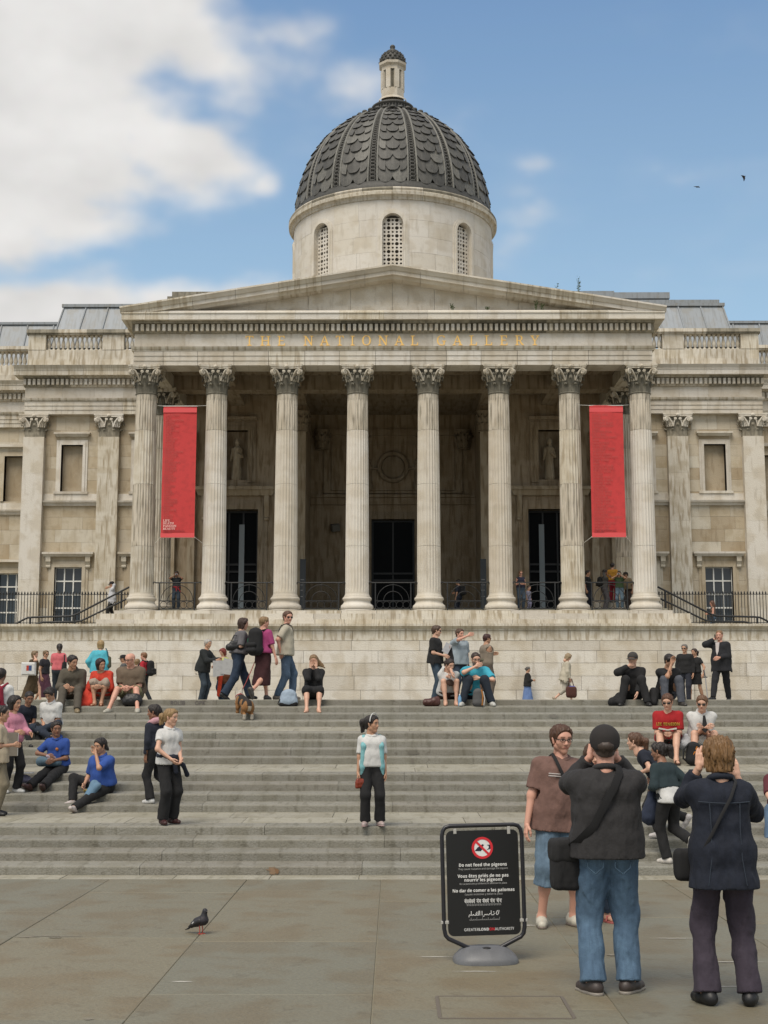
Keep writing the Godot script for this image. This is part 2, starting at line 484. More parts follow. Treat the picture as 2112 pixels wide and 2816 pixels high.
func slab(parent: Node, called: String, x0: float, x1: float, d0: float, d1: float, top: float, mats: Array) -> void:
	var b := MB.new()
	var lo := Vector3(x0, -0.029, -d1)
	var hi := Vector3(x1, top, -d0)
	var e := 0.004
	b.box(lo, Vector3(hi.x, top - e, hi.z))
	b.hexa([Vector3(lo.x, top - e, lo.z), Vector3(hi.x, top - e, lo.z), Vector3(hi.x, top - e, hi.z), Vector3(lo.x, top - e, hi.z),
		Vector3(lo.x + e, top, lo.z + e), Vector3(hi.x - e, top, lo.z + e), Vector3(hi.x - e, top, hi.z - e), Vector3(lo.x + e, top, hi.z - e)])
	part(parent, called, b.mesh(), mats[rng.randi() % mats.size()])

func stain(parent: Node, x: float, y: float, d: float, rx: float, rz: float, sd: int, m: Material) -> void:
	var f := FastNoiseLite.new()
	f.seed = sd
	f.frequency = 0.9
	var b := MB.new()
	var c := Vector3(x, y, -d)
	var pr := Vector3.ZERO
	for i in 41:
		var a := TAU * (i % 40) / 40
		var k := 0.75 + 0.6 * f.get_noise_2d(cos(a) * 2.5, sin(a) * 2.5) + 0.25 * f.get_noise_2d(cos(a) * 9, sin(a) * 9)
		var p := c + Vector3(cos(a) * rx * k + 0.12 * rx * sin(3 * a), 0, sin(a) * rz * k)
		if i > 0: b.tri(c, pr, p, Vector3.UP)
		pr = p
	part(parent, "stain", b.mesh(), m)

func build_steps() -> void:
	var st := Node3D.new()
	st.name = "steps"
	add_child(st)
	meta(st, "broad grey granite steps in four flights", "", "", "structure")
	for i in 16:
		var d: float = DEPTH[i]
		var d2: float = DEPTH[i + 1] if i < 15 else d + 0.6
		var y2: float = FOOT[i + 1] if i < 15 else 2.117
		var land := d2 - d > 1.0
		var db := d + 0.42 if land or i == 15 else d2
		var yb := lerpf(HEAD[i], y2, (db - d) / (d2 - d))
		var y0: float = FOOT[i] - (0.03 if i > 0 else 0.029)
		var x := -11.5 - rng.randf_range(0, 2.0)
		while x < 11.5:
			var l := rng.randf_range(1.9, 2.9)
			var b := MB.new()
			var g := 0.0025
			var j := rng.randf_range(-0.004, 0.004)
			var e := 0.012
			var top: float = HEAD[i]
			var z: float = -d + j
			# outline across the step, nosing worn round
			var pr := [Vector2(z, y0), Vector2(z, top - e * 1.8), Vector2(z - e * 0.35, top - e * 0.7), Vector2(z - e * 1.3, top), Vector2(-db - 0.015, yb), Vector2(-db - 0.015, y0)]
			for k in pr.size():
				var a: Vector2 = pr[k]
				var c: Vector2 = pr[(k + 1) % pr.size()]
				b.quad(Vector3(x + g, a.y, a.x), Vector3(x + l - g, a.y, a.x), Vector3(x + l - g, c.y, c.x), Vector3(x + g, c.y, c.x), Vector3(0, (a.x - c.x), (c.y - a.y)))
			for s in [x + g, x + l - g]:
				var nn := Vector3(-1 if s == x + g else 1, 0, 0)
				for k in range(1, 5):
					b.tri(Vector3(s, pr[0].y, pr[0].x), Vector3(s, pr[k].y, pr[k].x), Vector3(s, pr[k + 1].y, pr[k + 1].x), nn)
			part(st, "step_stone", b.mesh(), M.granite[rng.randi() % 5])
			x += l
		# dark bed behind the joints
		var bed := MB.new()
		bed.hexa([Vector3(-14, y0 - 0.05, -db), Vector3(14, y0 - 0.05, -db), Vector3(14, y0 - 0.05, -d - 0.02), Vector3(-14, y0 - 0.05, -d - 0.02),
			Vector3(-14, yb - 0.02, -db), Vector3(14, yb - 0.02, -db), Vector3(14, HEAD[i] - 0.03, -d - 0.02), Vector3(-14, HEAD[i] - 0.03, -d - 0.02)])
		part(st, "step_bed", bed.mesh(), M.gap)
		if land:
			var rows := 2
			for r in rows:
				var da := lerpf(db + 0.02, d2 + 0.01, float(r) / rows)
				var dd := lerpf(db + 0.02, d2 + 0.01, float(r + 1) / rows) - 0.006
				var ya := lerpf(HEAD[i], y2, (da - d) / (d2 - d))
				var yd := lerpf(HEAD[i], y2, (dd - d) / (d2 - d))
				x = -11.5 - rng.randf_range(0, 2.0)
				while x < 11.5:
					var l := rng.randf_range(1.3, 2.4)
					var b := MB.new()
					var j := rng.randf_range(-0.002, 0.001)
					b.hexa([Vector3(x + 0.004, ya - 0.1, -da), Vector3(x + l - 0.004, ya - 0.1, -da), Vector3(x + l - 0.004, yd - 0.1, -dd), Vector3(x + 0.004, yd - 0.1, -dd),
						Vector3(x + 0.004, ya + j, -da), Vector3(x + l - 0.004, ya + j, -da), Vector3(x + l - 0.004, yd + j, -dd), Vector3(x + 0.004, yd + j, -dd)])
					part(st, "landing_slab", b.mesh(), M.landing[rng.randi() % 3])
					x += l
			var lb := MB.new()
			lb.box(Vector3(-14, HEAD[i] - 0.4, -d2 - 0.05), Vector3(14, HEAD[i] - 0.06, -db))
			part(st, "landing_bed", lb.mesh(), M.gap)
	# scratched letters on the top riser and a rust mark low down
	var ink := surf(srgb(0.09, 0.08, 0.085), 0.8)
	riser_stain(st, -1.41, 0.05, 16.486, 0.075, 0.055, 3, srgb(0.235, 0.155, 0.095))
	riser_stain(st, -1.36, 0.045, 16.485, 0.03, 0.045, 9, srgb(0.2, 0.115, 0.06))
	riser_stain(st, 0.33, 1.225, 22.936, 0.12, 0.05, 4, srgb(0.14, 0.13, 0.105))
	riser_stain(st, 0.31, 1.10, 22.586, 0.03, 0.055, 5, srgb(0.16, 0.145, 0.12))
	riser_stain(st, 3.0, 1.8, 25.986, 0.1, 0.05, 6, srgb(0.18, 0.17, 0.145))
	for q in [["ROLIB", -4.15, 0.1, 3], ["OPK", -3.72, 0.09, 4]]:
		text_part(st, "graffiti", q[0], 0.075, ink, Vector3(q[1], 2.05, -26.678), 0.002, false, "Droid Sans", HORIZONTAL_ALIGNMENT_CENTER)

func riser_stain(st: Node, x: float, y: float, d: float, rx: float, ry: float, sd: int, c: Color) -> void:
	stain(st, 0, 0, 0, rx, ry, sd, surf(c, 0.85))
	var o: Node3D = st.get_child(st.get_child_count() - 1)
	o.transform = Transform3D(Basis(Vector3.RIGHT, PI / 2), Vector3(x, y, -d + 0.006))

func text_part(parent: Node, called: String, s: String, h: float, m: Material, at: Vector3, depth: float, bold: bool, face: String, al: int = HORIZONTAL_ALIGNMENT_CENTER) -> MeshInstance3D:
	var t := TextMesh.new()
	var f := SystemFont.new()
	f.font_names = PackedStringArray([face])
	if bold: f.font_weight = 700
	t.font = f
	t.text = s
	t.font_size = 64
	t.pixel_size = h / 46.0
	t.depth = depth
	t.horizontal_alignment = al
	t.curve_step = 4.0
	return part(parent, called, t, m, Transform3D(Basis(), at))

func build_terrace() -> void:
	var b := MB.new()
	b.box(Vector3(-60, 1.6, -72), Vector3(60, 2.116, -27.29))
	var o := part(self, "terrace", b.mesh(), M.landing[1])
	meta(o, "", "", "", "structure")
	b = MB.new()
	for s in [-1, 1]: b.box(Vector3(minf(s * 13.6, s * 60), -0.03, -27.28), Vector3(maxf(s * 13.6, s * 60), 2.116, -26.7))
	o = part(self, "terrace_edge", b.mesh(), M.granite[2])
	meta(o, "", "", "", "structure")
	# retaining wall of coursed stone
	var w := thing("terrace_wall", "long pale coursed stone wall under the portico with people passing", "wall", Vector3(0, 2.117, -56.6))
	var ys := [2.117, 2.74, 3.31, 3.84, 4.34, 4.75, 5.17]
	var bk := MB.new()
	bk.box(Vector3(-30, 0.0, -1.2), Vector3(30, 3.05, -0.03))
	part(w, "core", bk.mesh(), M.gap)
	for i in 6:
		for sec in [[-30.0, -12.32, 0.0], [-12.32, 12.25, 0.16], [12.25, 30.0, 0.0]]:
			var x: float = sec[0]
			while x < sec[1] - 0.01:
				var l := rng.randf_range(1.5, 3.3)
				if sec[1] - (x + l) < 1.0: l = sec[1] - x
				var c := MB.new()
				c.box(Vector3(x + 0.006, ys[i] - 2.117 + 0.006, -0.25), Vector3(x + l - 0.006, ys[i + 1] - 2.117 - 0.006, sec[2] + rng.randf_range(-0.004, 0.004)))
				part(w, "stone", c.mesh(), M.stone[rng.randi() % 6] if i < 5 else M.stained[rng.randi() % 4])
				x += l
	for sec in [[-30.0, -12.32, 0.0], [-12.32, 12.25, 0.16], [12.25, 30.0, 0.0]]:
		var x: float = sec[0]
		while x < sec[1] - 0.01:
			var l := rng.randf_range(2.2, 3.4)
			if sec[1] - (x + l) < 1.3: l = sec[1] - x
			var c := MB.new()
			var z: float = sec[2]
			c.box(Vector3(x + 0.004, 3.053, -0.6), Vector3(x + l - 0.004, 3.12, z + 0.05))
			c.frus(Vector3(x + 0.004, 3.12, -0.6), Vector3(x + l - 0.004, 3.22, z + 0.06), 0, 0.1)
			c.box(Vector3(x + 0.004, 3.22, -0.6), Vector3(x + l - 0.004, 3.32, z + 0.2))
			part(w, "coping_stone", c.mesh(), M.stained[rng.randi() % 4])
			x += l
	# raised forecourt behind the wall
	b = MB.new()
	b.box(Vector3(-60, 2.117, -80), Vector3(60, 5.40, -57.2))
	o = part(self, "forecourt", b.mesh(), M.landing[0])
	meta(o, "", "", "", "structure")

# ---------------------------------------------------------------- the museum
const BY := 5.40
const BD := 58.0

func P(x: float, y: float, d: float) -> Vector3:
	return Vector3(x, y - BY, BD - d)

# box between two x, two heights and two depths (near, far)
func bx(b: MB, x0: float, x1: float, y0: float, y1: float, near: float, far: float) -> void:
	b.box(P(minf(x0, x1), y0, far), P(maxf(x0, x1), y1, near))

func pick(a: Array) -> Material:
	return a[rng.randi() % a.size()]

# coursed stone wall facing +z with openings left out; each stone a piece of its own
func ashlar(parent: Node, x0: float, x1: float, y0: float, y1: float, d: float, holes: Array, mats: Array, course: float = 0.62) -> void:
	var ys := [y0, y1]
	for h in holes:
		for q in [h[2], h[3]]:
			if q > y0 + 0.05 and q < y1 - 0.05: ys.append(q)
	ys.sort()
	var all := [ys[0]]
	for i in ys.size() - 1:
		var n := maxi(1, roundi((ys[i + 1] - ys[i]) / course))
		for k in n: all.append(lerpf(ys[i], ys[i + 1], float(k + 1) / n))
	for i in all.size() - 1:
		var a: float = all[i]
		var c: float = all[i + 1]
		if c - a < 0.02: continue
		var spans := [[x0, x1]]
		for h in holes:
			if h[2] < c - 0.02 and h[3] > a + 0.02:
				var nx := []
				for s in spans:
					if h[1] <= s[0] or h[0] >= s[1]: nx.append(s)
					else:
						if h[0] > s[0] + 0.02: nx.append([s[0], h[0]])
						if h[1] < s[1] - 0.02: nx.append([h[1], s[1]])
				spans = nx
		for s in spans:
			var x: float = s[0]
			while x < s[1] - 0.01:
				var l := rng.randf_range(1.0, 1.9)
				if s[1] - (x + l) < 0.45: l = s[1] - x
				var b := MB.new()
				bx(b, x + 0.0035, x + l - 0.0035, a + 0.0035, c - 0.0035, d + rng.randf_range(-0.004, 0.004), d + 0.3)
				part(parent, "stone", b.mesh(), pick(mats))
				x += l

func flute(a: float, depth: float) -> float:
	var t := fposmod(a / TAU * 24.0, 1.0)
	if t < 0.22: return 0.0
	var u := (t - 0.22) / 0.78 * 2.0 - 1.0
	return depth * sqrt(maxf(0.0, 1.0 - u * u))

func shaft_r(y: float) -> float:
	var t := clampf((y - 6.8) / 8.6, 0, 1)
	return 0.505 - 0.066 * pow(t, 1.6)

func drum_mesh(y0: float, y1: float, k: float = 1.0) -> ArrayMesh:
	var b := MB.new()
	var rows := []
	var ys := [y0 + 0.004, y0 + 0.012]
	for i in 7: ys.append(lerpf(y0 + 0.02, y1 - 0.02, i / 6.0))
	ys.append(y1 - 0.012); ys.append(y1 - 0.004)
	for q in [6.92, 7.0, 15.12, 15.22]:
		if q > y0 + 0.05 and q < y1 - 0.05: ys.append(q)
	ys.sort()
	for i in ys.size():
		var y: float = ys[i]
		var dp := 0.036 * smoothstep(6.86, 7.0, y) * (1.0 - smoothstep(15.13, 15.24, y))
		var e := 0.008 if i == 0 or i == ys.size() - 1 else 0.0
		var row := PackedVector3Array()
		for j in 144:
			var a := TAU * j / 144
			var r := (shaft_r(y) - flute(a, dp) - e) * k
			row.append(Vector3(sin(a) * r, y - 6.04, cos(a) * r))
		rows.append(row)
	b.sheet(rows, true)
	return b.mesh()

func leaf(b: MB, ang: float, y0: float, hgt: float, w: float, r0: float, r1: float, curl: float) -> void:
	var k := b.v.size()
	var rows := []
	var nt := 8
	for i in nt + 1:
		var t := float(i) / nt
		var out := lerpf(r0, r1, t) + 0.015
		var y := y0 + hgt * t
		if t > 0.6:
			var u := (t - 0.6) / 0.4
			out += curl * sin(u * PI * 0.62)
			y = y0 + hgt * (0.6 + 0.4 * sin(u * PI * 0.72) / sin(PI * 0.5)) - hgt * 0.13 * u * u
		var ww := w * (0.75 + 0.35 * sin(t * PI)) * (1.0 - 0.55 * t * t)
		var row := PackedVector3Array()
		for j in 7:
			var s := (j - 3) / 3.0
			var lob := 0.014 * cos(t * 26.0) * absf(s)
			var rr := out - 0.05 * s * s * (1.0 - 0.4 * t) + (0.022 if j == 3 else 0.0) - (0.012 if absi(j - 3) == 1 else 0.0)
			row.append(Vector3(ww * s + signf(s) * lob, y - 0.03 * absf(s) * t, rr))
		rows.append(row)
	b.sheet(rows, false)
	b.turn(k, Transform3D(Basis(Vector3.UP, ang), Vector3.ZERO))

# Corinthian capital round the y axis, bottom at 0, 1.24 high; flat = wide, thin form for a pilaster
func capital_leaves() -> MB:
	var b := MB.new()
	b.lathe([Vector2(0.43, 0.0), Vector2(0.47, 0.02), Vector2(0.475, 0.055), Vector2(0.44, 0.08)], 32)
	b.lathe([Vector2(0.43, 0.06), Vector2(0.42, 0.4), Vector2(0.44, 0.75), Vector2(0.5, 0.98), Vector2(0.56, 1.06)], 24)
	for i in 8: leaf(b, TAU * (i + 0.5) / 8, 0.07, 0.42, 0.16, 0.43, 0.44, 0.13)
	for i in 8: leaf(b, TAU * i / 8, 0.07, 0.74, 0.15, 0.425, 0.47, 0.17)
	for i in 8: leaf(b, TAU * (i + 0.5) / 8, 0.42, 0.5, 0.1, 0.44, 0.55, 0.13)
	return b

func spiral(r: float, turns: float, k: int) -> Array:
	var out := []
	for i in k + 1:
		var t := float(i) / k
		var a := -PI / 2 + t * turns * TAU
		var q := r * (1.0 - 0.8 * t)
		out.append(Vector2(cos(a) * q, sin(a) * q))
	return out

func capital_top() -> MB:
	var b := MB.new()
	# concave abacus
	var poly := PackedVector2Array()
	for s in 4:
		for i in 9:
			var t := i / 8.0 * 2.0 - 1.0
			var p := Vector2(t * 0.66, 0.70 - 0.13 * (1.0 - t * t))
			poly.append(p.rotated(-s * PI / 2))
	for q in [[1.07, 1.15, 0.955], [1.15, 1.24, 1.0]]:
		var k := b.v.size()
		var pp := PackedVector2Array()
		for p in poly: pp.append(p * q[2])
		b.plate(pp, 0.0, q[1] - q[0])
		b.turn(k, Transform3D(Basis(Vector3.RIGHT, -PI / 2), Vector3(0, q[0], 0)))
	# flower on each side, volutes at the corners, small helices between
	for s in 4:
		var k := b.v.size()
		b.lathe([Vector2(0.0, -0.05), Vector2(0.09, -0.02), Vector2(0.1, 0.02), Vector2(0.05, 0.05), Vector2(0.045, 0.08), Vector2(0, 0.1)], 8)
		b.turn(k, Transform3D(Basis(Vector3.UP, s * PI / 2) * Basis(Vector3.RIGHT, PI / 2), Vector3.ZERO))
		for i in range(k, b.v.size()): b.v[i] += Basis(Vector3.UP, s * PI / 2) * Vector3(0, 1.15, 0.58)
		k = b.v.size()
		# volute lies in the vertical plane through the corner
		for side in [-1.0, 1.0]:
			var pts := [Vector3(side * 0.055, 0.55, 0.46), Vector3(side * 0.05, 0.8, 0.52), Vector3(side * 0.045, 0.97, 0.64)]
			for q in spiral(0.12, 1.5, 14): pts.append(Vector3(side * 0.045, 0.92 - q.y * 1.0, 0.78 + q.x * 1.0))
			b.tube(pts, 0.05, 6, 0.034)
		b.lathe([Vector2(0.0, -0.07), Vector2(0.07, -0.06), Vector2(0.07, 0.06), Vector2(0.0, 0.07)], 10)
		var e := b.v.size()
		for i in range(e - 40, e):
			b.v[i] = Basis(Vector3.BACK, PI / 2) * b.v[i] + Vector3(0, 0.92, 0.78)
			b.n[i] = Basis(Vector3.BACK, PI / 2) * b.n[i]
		b.turn(k, Transform3D(Basis(Vector3.UP, PI / 4 + s * PI / 2), Vector3.ZERO))
		k = b.v.size()
		for side in [-1.0, 1.0]:
			var pts := [Vector3(side * 0.2, 0.55, 0.47), Vector3(side * 0.18, 0.75, 0.5), Vector3(side * 0.13, 0.92, 0.54)]
			for q in spiral(0.07, 1.25, 10): pts.append(Vector3(side * (0.1 + q.x), 0.95 - q.y, 0.56))
			b.tube(pts, 0.032, 5)
			pts = [Vector3(side * 0.22, 0.55, 0.46), Vector3(side * 0.28, 0.78, 0.5), Vector3(side * 0.42, 1.0, 0.56), Vector3(side * 0.52, 1.05, 0.58)]
			b.tube(pts, 0.042, 6)
		b.turn(k, Transform3D(Basis(Vector3.UP, s * PI / 2), Vector3.ZERO))
	return b

func column(parent: Node, x: float, d: float, shapes: Dictionary, dirty: bool) -> void:
	var c := group_part(parent, "column", P(x, 6.04, d))
	var st: Material = pick(M.stone)
	part(c, "base", shapes.base, pick(M.stone))
	for i in shapes.drums.size(): part(c, "drum", shapes.drums[i], (M.runs if i == 3 or (dirty and i % 2 == 1) else (st if not dirty else pick(M.stained))), mv(0, 0, 0, rng.randi() % 24 * TAU / 24))
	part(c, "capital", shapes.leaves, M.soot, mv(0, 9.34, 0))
	part(c, "abacus", shapes.top, M.stained[2], mv(0, 9.34, 0))

func moulding(parent: Node, called: String, x0: float, x1: float, layers: Array, mats: Array, lo: float, hi: float, back: float) -> void:
	# straight run cut into blocks; layers = [y0, y1, near, near at top]
	var x := x0
	while x < x1 - 0.01:
		var l := rng.randf_range(lo, hi)
		if x1 - (x + l) < lo * 0.6: l = x1 - x
		var b := MB.new()
		for q in layers:
			b.frus(P(x + 0.003, q[0], back), P(x + l - 0.003, q[1], q[2]), 0.0, q[2] - q[3])
		part(parent, called, b.mesh(), pick(mats))
		x += l

func sash(parent: Node, x0: float, x1: float, y0: float, y1: float, d: float, cols: int, rows: int) -> void:
	var w := group_part(parent, "window")
	var g := MB.new()
	for i in cols:
		for j in rows:
			var p := MB.new()
			bx(p, lerpf(x0, x1, float(i) / cols) + 0.02, lerpf(x0, x1, float(i + 1) / cols) - 0.02, lerpf(y0, y1, float(j) / rows) + 0.02, lerpf(y0, y1, float(j + 1) / rows) - 0.02, d + 0.05 + 0.004 * ((i + j) % 2), d + 0.06)
			part(w, "pane", p.mesh(), M.glass)
	for i in cols + 1: bx(g, lerpf(x0, x1, float(i) / cols) - 0.03, lerpf(x0, x1, float(i) / cols) + 0.03, y0, y1, d, d + 0.1)
	for j in rows + 1: bx(g, x0, x1, lerpf(y0, y1, float(j) / rows) - 0.032, lerpf(y0, y1, float(j) / rows) + 0.032, d + 0.003, d + 0.1)
	part(w, "glazing_bars", g.mesh(), M.white)

func stone_frame(parent: Node, x0: float, x1: float, y0: float, y1: float, d: float, w: float, mats: Array) -> void:
	# moulded surround, two steps
	var b := MB.new()
	for q in [[w, 0.0, 0.05], [w * 0.55, 0.0, 0.09]]:
		bx(b, x0 - q[0], x0 + 0.002, y0, y1 + q[0], d - q[2], d + 0.3)
		bx(b, x1 - 0.002, x1 + q[0], y0, y1 + q[0], d - q[2], d + 0.3)
		bx(b, x0 + 0.002, x1 - 0.002, y1, y1 + q[0], d - q[2] + 0.002, d + 0.3)
	part(parent, "surround", b.mesh(), pick(mats))

func console(b: MB, x: float, y0: float, y1: float, d: float) -> void:
	b.frus(P(x - 0.11, y0, d + 0.1), P(x + 0.11, (y0 + y1) / 2, d - 0.05), 0.0, 0.14)
	bx(b, x - 0.12, x + 0.12, (y0 + y1) / 2, y1, d - 0.22, d + 0.1)
	b.lathe([Vector2(0, -0.11), Vector2(0.09, -0.11), Vector2(0.09, 0.11), Vector2(0, 0.11)], 8)
	for i in range(b.v.size() - 32, b.v.size()):
		b.v[i] = Basis(Vector3.BACK, PI / 2) * b.v[i] + P(x, y0 + 0.02, d - 0.06)
		b.n[i] = Basis(Vector3.BACK, PI / 2) * b.n[i]

func baluster_mesh() -> ArrayMesh:
	var b := MB.new()
	b.lathe([Vector2(0.1, 0), Vector2(0.1, 0.05), Vector2(0.06, 0.08), Vector2(0.05, 0.11), Vector2(0.09, 0.2), Vector2(0.105, 0.28), Vector2(0.085, 0.4), Vector2(0.05, 0.55), Vector2(0.045, 0.62), Vector2(0.07, 0.65), Vector2(0.06, 0.68), Vector2(0.1, 0.72), Vector2(0.1, 0.77)], 10)
	return b.mesh()

func balustrade(parent: Node, x0: float, x1: float, d: float, opens: Array, bal: ArrayMesh) -> void:
	# opens: spans filled with balusters between solid dies
	var w := group_part(parent, "balustrade")
	for q in [[18.97, 19.44, 0.06], [19.44, 19.95, 0.0]]:
		var x := x0
		while x < x1 - 0.01:
			var l := rng.randf_range(0.9, 1.7)
			if x1 - (x + l) < 0.5: l = x1 - x
			var b := MB.new()
			bx(b, x + 0.003, x + l - 0.003, q[0] + 0.003, q[1] - 0.003, d - q[2] + rng.randf_range(-0.003, 0.003), d + 0.4)
			part(w, "plinth_stone", b.mesh(), M.stained[rng.randi() % 4])
			x += l
	var xx := x0
	for o in opens + [[x1, x1]]:
		if o[0] - xx > 0.05:
			var b := MB.new()
			bx(b, xx + 0.003, o[0] - 0.003, 19.95, 20.72, d - 0.02, d + 0.42)
			part(w, "die", b.mesh(), pick(M.stained))
		if o[1] > o[0]:
			var n := roundi((o[1] - o[0]) / 0.24)
			for i in n: part(w, "baluster", bal, pick(M.stained), Transform3D(Basis(), P(lerpf(o[0], o[1], (i + 0.5) / n), 19.95, d + 0.2)))
		xx = o[1]
	moulding(w, "coping_stone", x0 - 0.08, x1 + 0.08, [[20.722, 20.80, d - 0.08, d - 0.08], [20.80, 20.98, d - 0.16, d - 0.13]], [M.grime, M.stained[0], M.stained[2]], 1.2, 2.2, d + 0.5)

func entablature(parent: Node, x0: float, x1: float, d: float, back: float, den: ArrayMesh) -> void:
	var e := group_part(parent, "entablature")
	moulding(e, "architrave_block", x0, x1, [[16.60, 16.81, d, d], [16.81, 17.02, d - 0.03, d - 0.03], [17.02, 17.24, d - 0.06, d - 0.06]], M.stone + M.stained, 1.3, 1.9, back)
	moulding(e, "architrave_cap", x0 - 0.1, x1 + 0.1, [[17.242, 17.30, d - 0.1, d - 0.1], [17.30, 17.39, d - 0.14, d - 0.17]], M.stained, 1.8, 2.8, back)
	moulding(e, "frieze_block", x0, x1, [[17.392, 17.97, d + 0.0, d + 0.0]], M.stone, 1.3, 2.2, back)
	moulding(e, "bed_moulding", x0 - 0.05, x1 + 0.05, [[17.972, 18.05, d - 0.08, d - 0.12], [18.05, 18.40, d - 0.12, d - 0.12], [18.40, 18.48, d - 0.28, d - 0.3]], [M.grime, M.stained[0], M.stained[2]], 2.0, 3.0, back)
	moulding(e, "corona_block", x0 - 0.46, x1 + 0.46, [[18.482, 18.74, d - 0.53, d - 0.53], [18.74, 18.79, d - 0.56, d - 0.56], [18.79, 18.96, d - 0.56, d - 0.68]], M.stone + M.stained, 1.4, 2.4, back)
	var n := int((x1 - x0 + 0.2) / 0.235)
	for i in n: part(e, "dentil", den, pick(M.stone), Transform3D(Basis(), P(x0 - 0.1 + (i + 0.5) * (x1 - x0 + 0.2) / n, 18.06, d - 0.12)))

func build_gallery() -> void:
	var g := thing("museum_building", "pale stone museum with eight column portico, gold lettered frieze and dark dome", "building", Vector3(0, BY, -BD))
	# bulk of the building
	var b := MB.new()
	bx(b, -18.3, 18.3, 5.4, 19.0, 71.2, 92)
	bx(b, -60, 60, 5.4, 19.0, 71.25, 92)
	bx(b, -18.2, -11.15, 5.4, 18.9, 68.1, 71.3)
	bx(b, 11.15, 18.2, 5.4, 18.9, 68.1, 71.3)
	bx(b, -11.3, 11.3, 17.4, 18.9, 58.6, 71)
	bx(b, -9.5, 9.5, 19.0, 24.5, 73.5, 91)
	part(g, "core", b.mesh(), M.warm[1])
	# stylobate
	for q in [[5.40, 5.65, 12.3, 56.75], [5.65, 5.90, 12.3, 56.9], [5.90, 6.045, 11.62, 57.1]]:
		var x: float = -q[2]
		while x < q[2] - 0.01:
			var l := rng.randf_range(1.1, 2.1)
			if q[2] - (x + l) < 0.7: l = q[2] - x
			b = MB.new()
			bx(b, x + 0.006, x + l - 0.006, q[0] + 0.002, q[1] - 0.005, q[3] + rng.randf_range(-0.012, 0.012), 60.0)
			part(g, "stylobate_stone", b.mesh(), [M.stained[0], M.stained[1], M.stained[3], M.stained[2], M.stone[1], M.stone[4]][rng.randi() % 6])
			x += l
	b = MB.new()
	bx(b, -11.6, 11.6, 5.41, 6.2, 58.2, 71)
	part(g, "portico_floor", b.mesh(), M.landing[0])
	# columns
	var sh := {}
	b = MB.new()
	b.lathe([Vector2(0.0, 0), Vector2(0.70, 0.002), Vector2(0.70, 0.05), Vector2(0.69, 0.07)], 40)
	b.lathe([Vector2(0.63, 0.07), Vector2(0.68, 0.11), Vector2(0.70, 0.18), Vector2(0.68, 0.26), Vector2(0.62, 0.31), Vector2(0.6, 0.33), Vector2(0.57, 0.38), Vector2(0.56, 0.43), Vector2(0.585, 0.47)], 40)
	b.lathe([Vector2(0.585, 0.47), Vector2(0.62, 0.50), Vector2(0.625, 0.55), Vector2(0.6, 0.6), Vector2(0.555, 0.61)], 40)
	b.lathe([Vector2(0.555, 0.61), Vector2(0.555, 0.66), Vector2(0.52, 0.70), Vector2(0.507, 0.76), Vector2(0.506, 0.79)], 40)
	sh.base = b.mesh()
	sh.drums = []
	var cuts := [6.80, 8.80, 11.46, 13.80, 15.40]
	for i in 4: sh.drums.append(drum_mesh(cuts[i], cuts[i + 1]))
	sh.leaves = capital_leaves().mesh()
	sh.top = capital_top().mesh()
	for i in 8: column(g, -10.6575 + 3.045 * i, 58.0, sh, i == 0 or i == 6)
	for s in [-1, 1]: column(g, s * 10.6575, 62.3, sh, true)
	# front entablature: joints stand beside the capitals
	var fe := group_part(g, "portico_entablature")
	var js := [-11.14]
	for i in 8:
		for s in [-0.78, 0.78]:
			var q: float = -10.6575 + 3.045 * i + s
			if absf(q) < 10.9: js.append(q)
	js.append(11.14)
	for i in js.size() - 1:
		b = MB.new()
		for q in [[16.60, 16.80, 57.45], [16.80, 17.01, 57.42], [17.01, 17.232, 57.39]]:
			bx(b, js[i] + 0.008, js[i + 1] - 0.008, q[0], q[1], q[2], 58.55)
		part(fe, "architrave_block", b.mesh(), (M.stone + [M.stained[0], M.stained[3]])[rng.randi() % 8])
	b = MB.new()
	bx(b, -11.1, 11.1, 16.62, 18.5, 57.52, 58.5)
	for s in [-1, 1]: bx(b, s * 10.15, s * 11.1, 16.61, 18.5, 58.5, 67.7)
	part(fe, "core", b.mesh(), M.gap)
	for s in [-1, 1]:
		b = MB.new()
		for q in [[16.60, 16.80, 0.0], [16.80, 17.01, 0.03], [17.01, 17.232, 0.06], [17.4, 17.97, 0.02]]:
			bx(b, s * 10.14, s * (11.12 + q[2]), q[0], q[1], 58.56, 67.7)
		part(fe, "side_architrave", b.mesh(), M.stained[2])
	var full := func(called: String, q: Array, half: float, lo: float, hi: float, mats: Array) -> void:
		moulding(fe, called, -half, half, q, mats, lo, hi, 58.4)
	full.call("architrave_cap", [[17.234, 17.30, 57.36, 57.36], [17.30, 17.39, 57.32, 57.27]], 11.24, 2.2, 3.2, M.stained)
	full.call("frieze_block", [[17.392, 17.99, 57.43, 57.43]], 11.14, 1.5, 2.4, M.stone)
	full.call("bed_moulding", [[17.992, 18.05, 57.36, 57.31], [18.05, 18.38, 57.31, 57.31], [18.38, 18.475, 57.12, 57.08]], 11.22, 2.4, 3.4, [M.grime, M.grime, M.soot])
	full.call("corona_block", [[18.477, 18.74, 56.90, 56.90], [18.74, 18.79, 56.86, 56.86], [18.79, 18.91, 56.98, 57.06]], 11.62, 1.6, 2.2, M.stone + M.stained)
	var den_b := MB.new()
	den_b.box(Vector3(-0.066, 0, -0.05), Vector3(0.066, 0.29, 0.13))
	var den := den_b.mesh()
	for i in 95: part(fe, "dentil", den, pick(M.stone + M.stained), Transform3D(Basis(), P(-11.12 + 22.24 * (i + 0.5) / 95, 18.062, 57.31)))
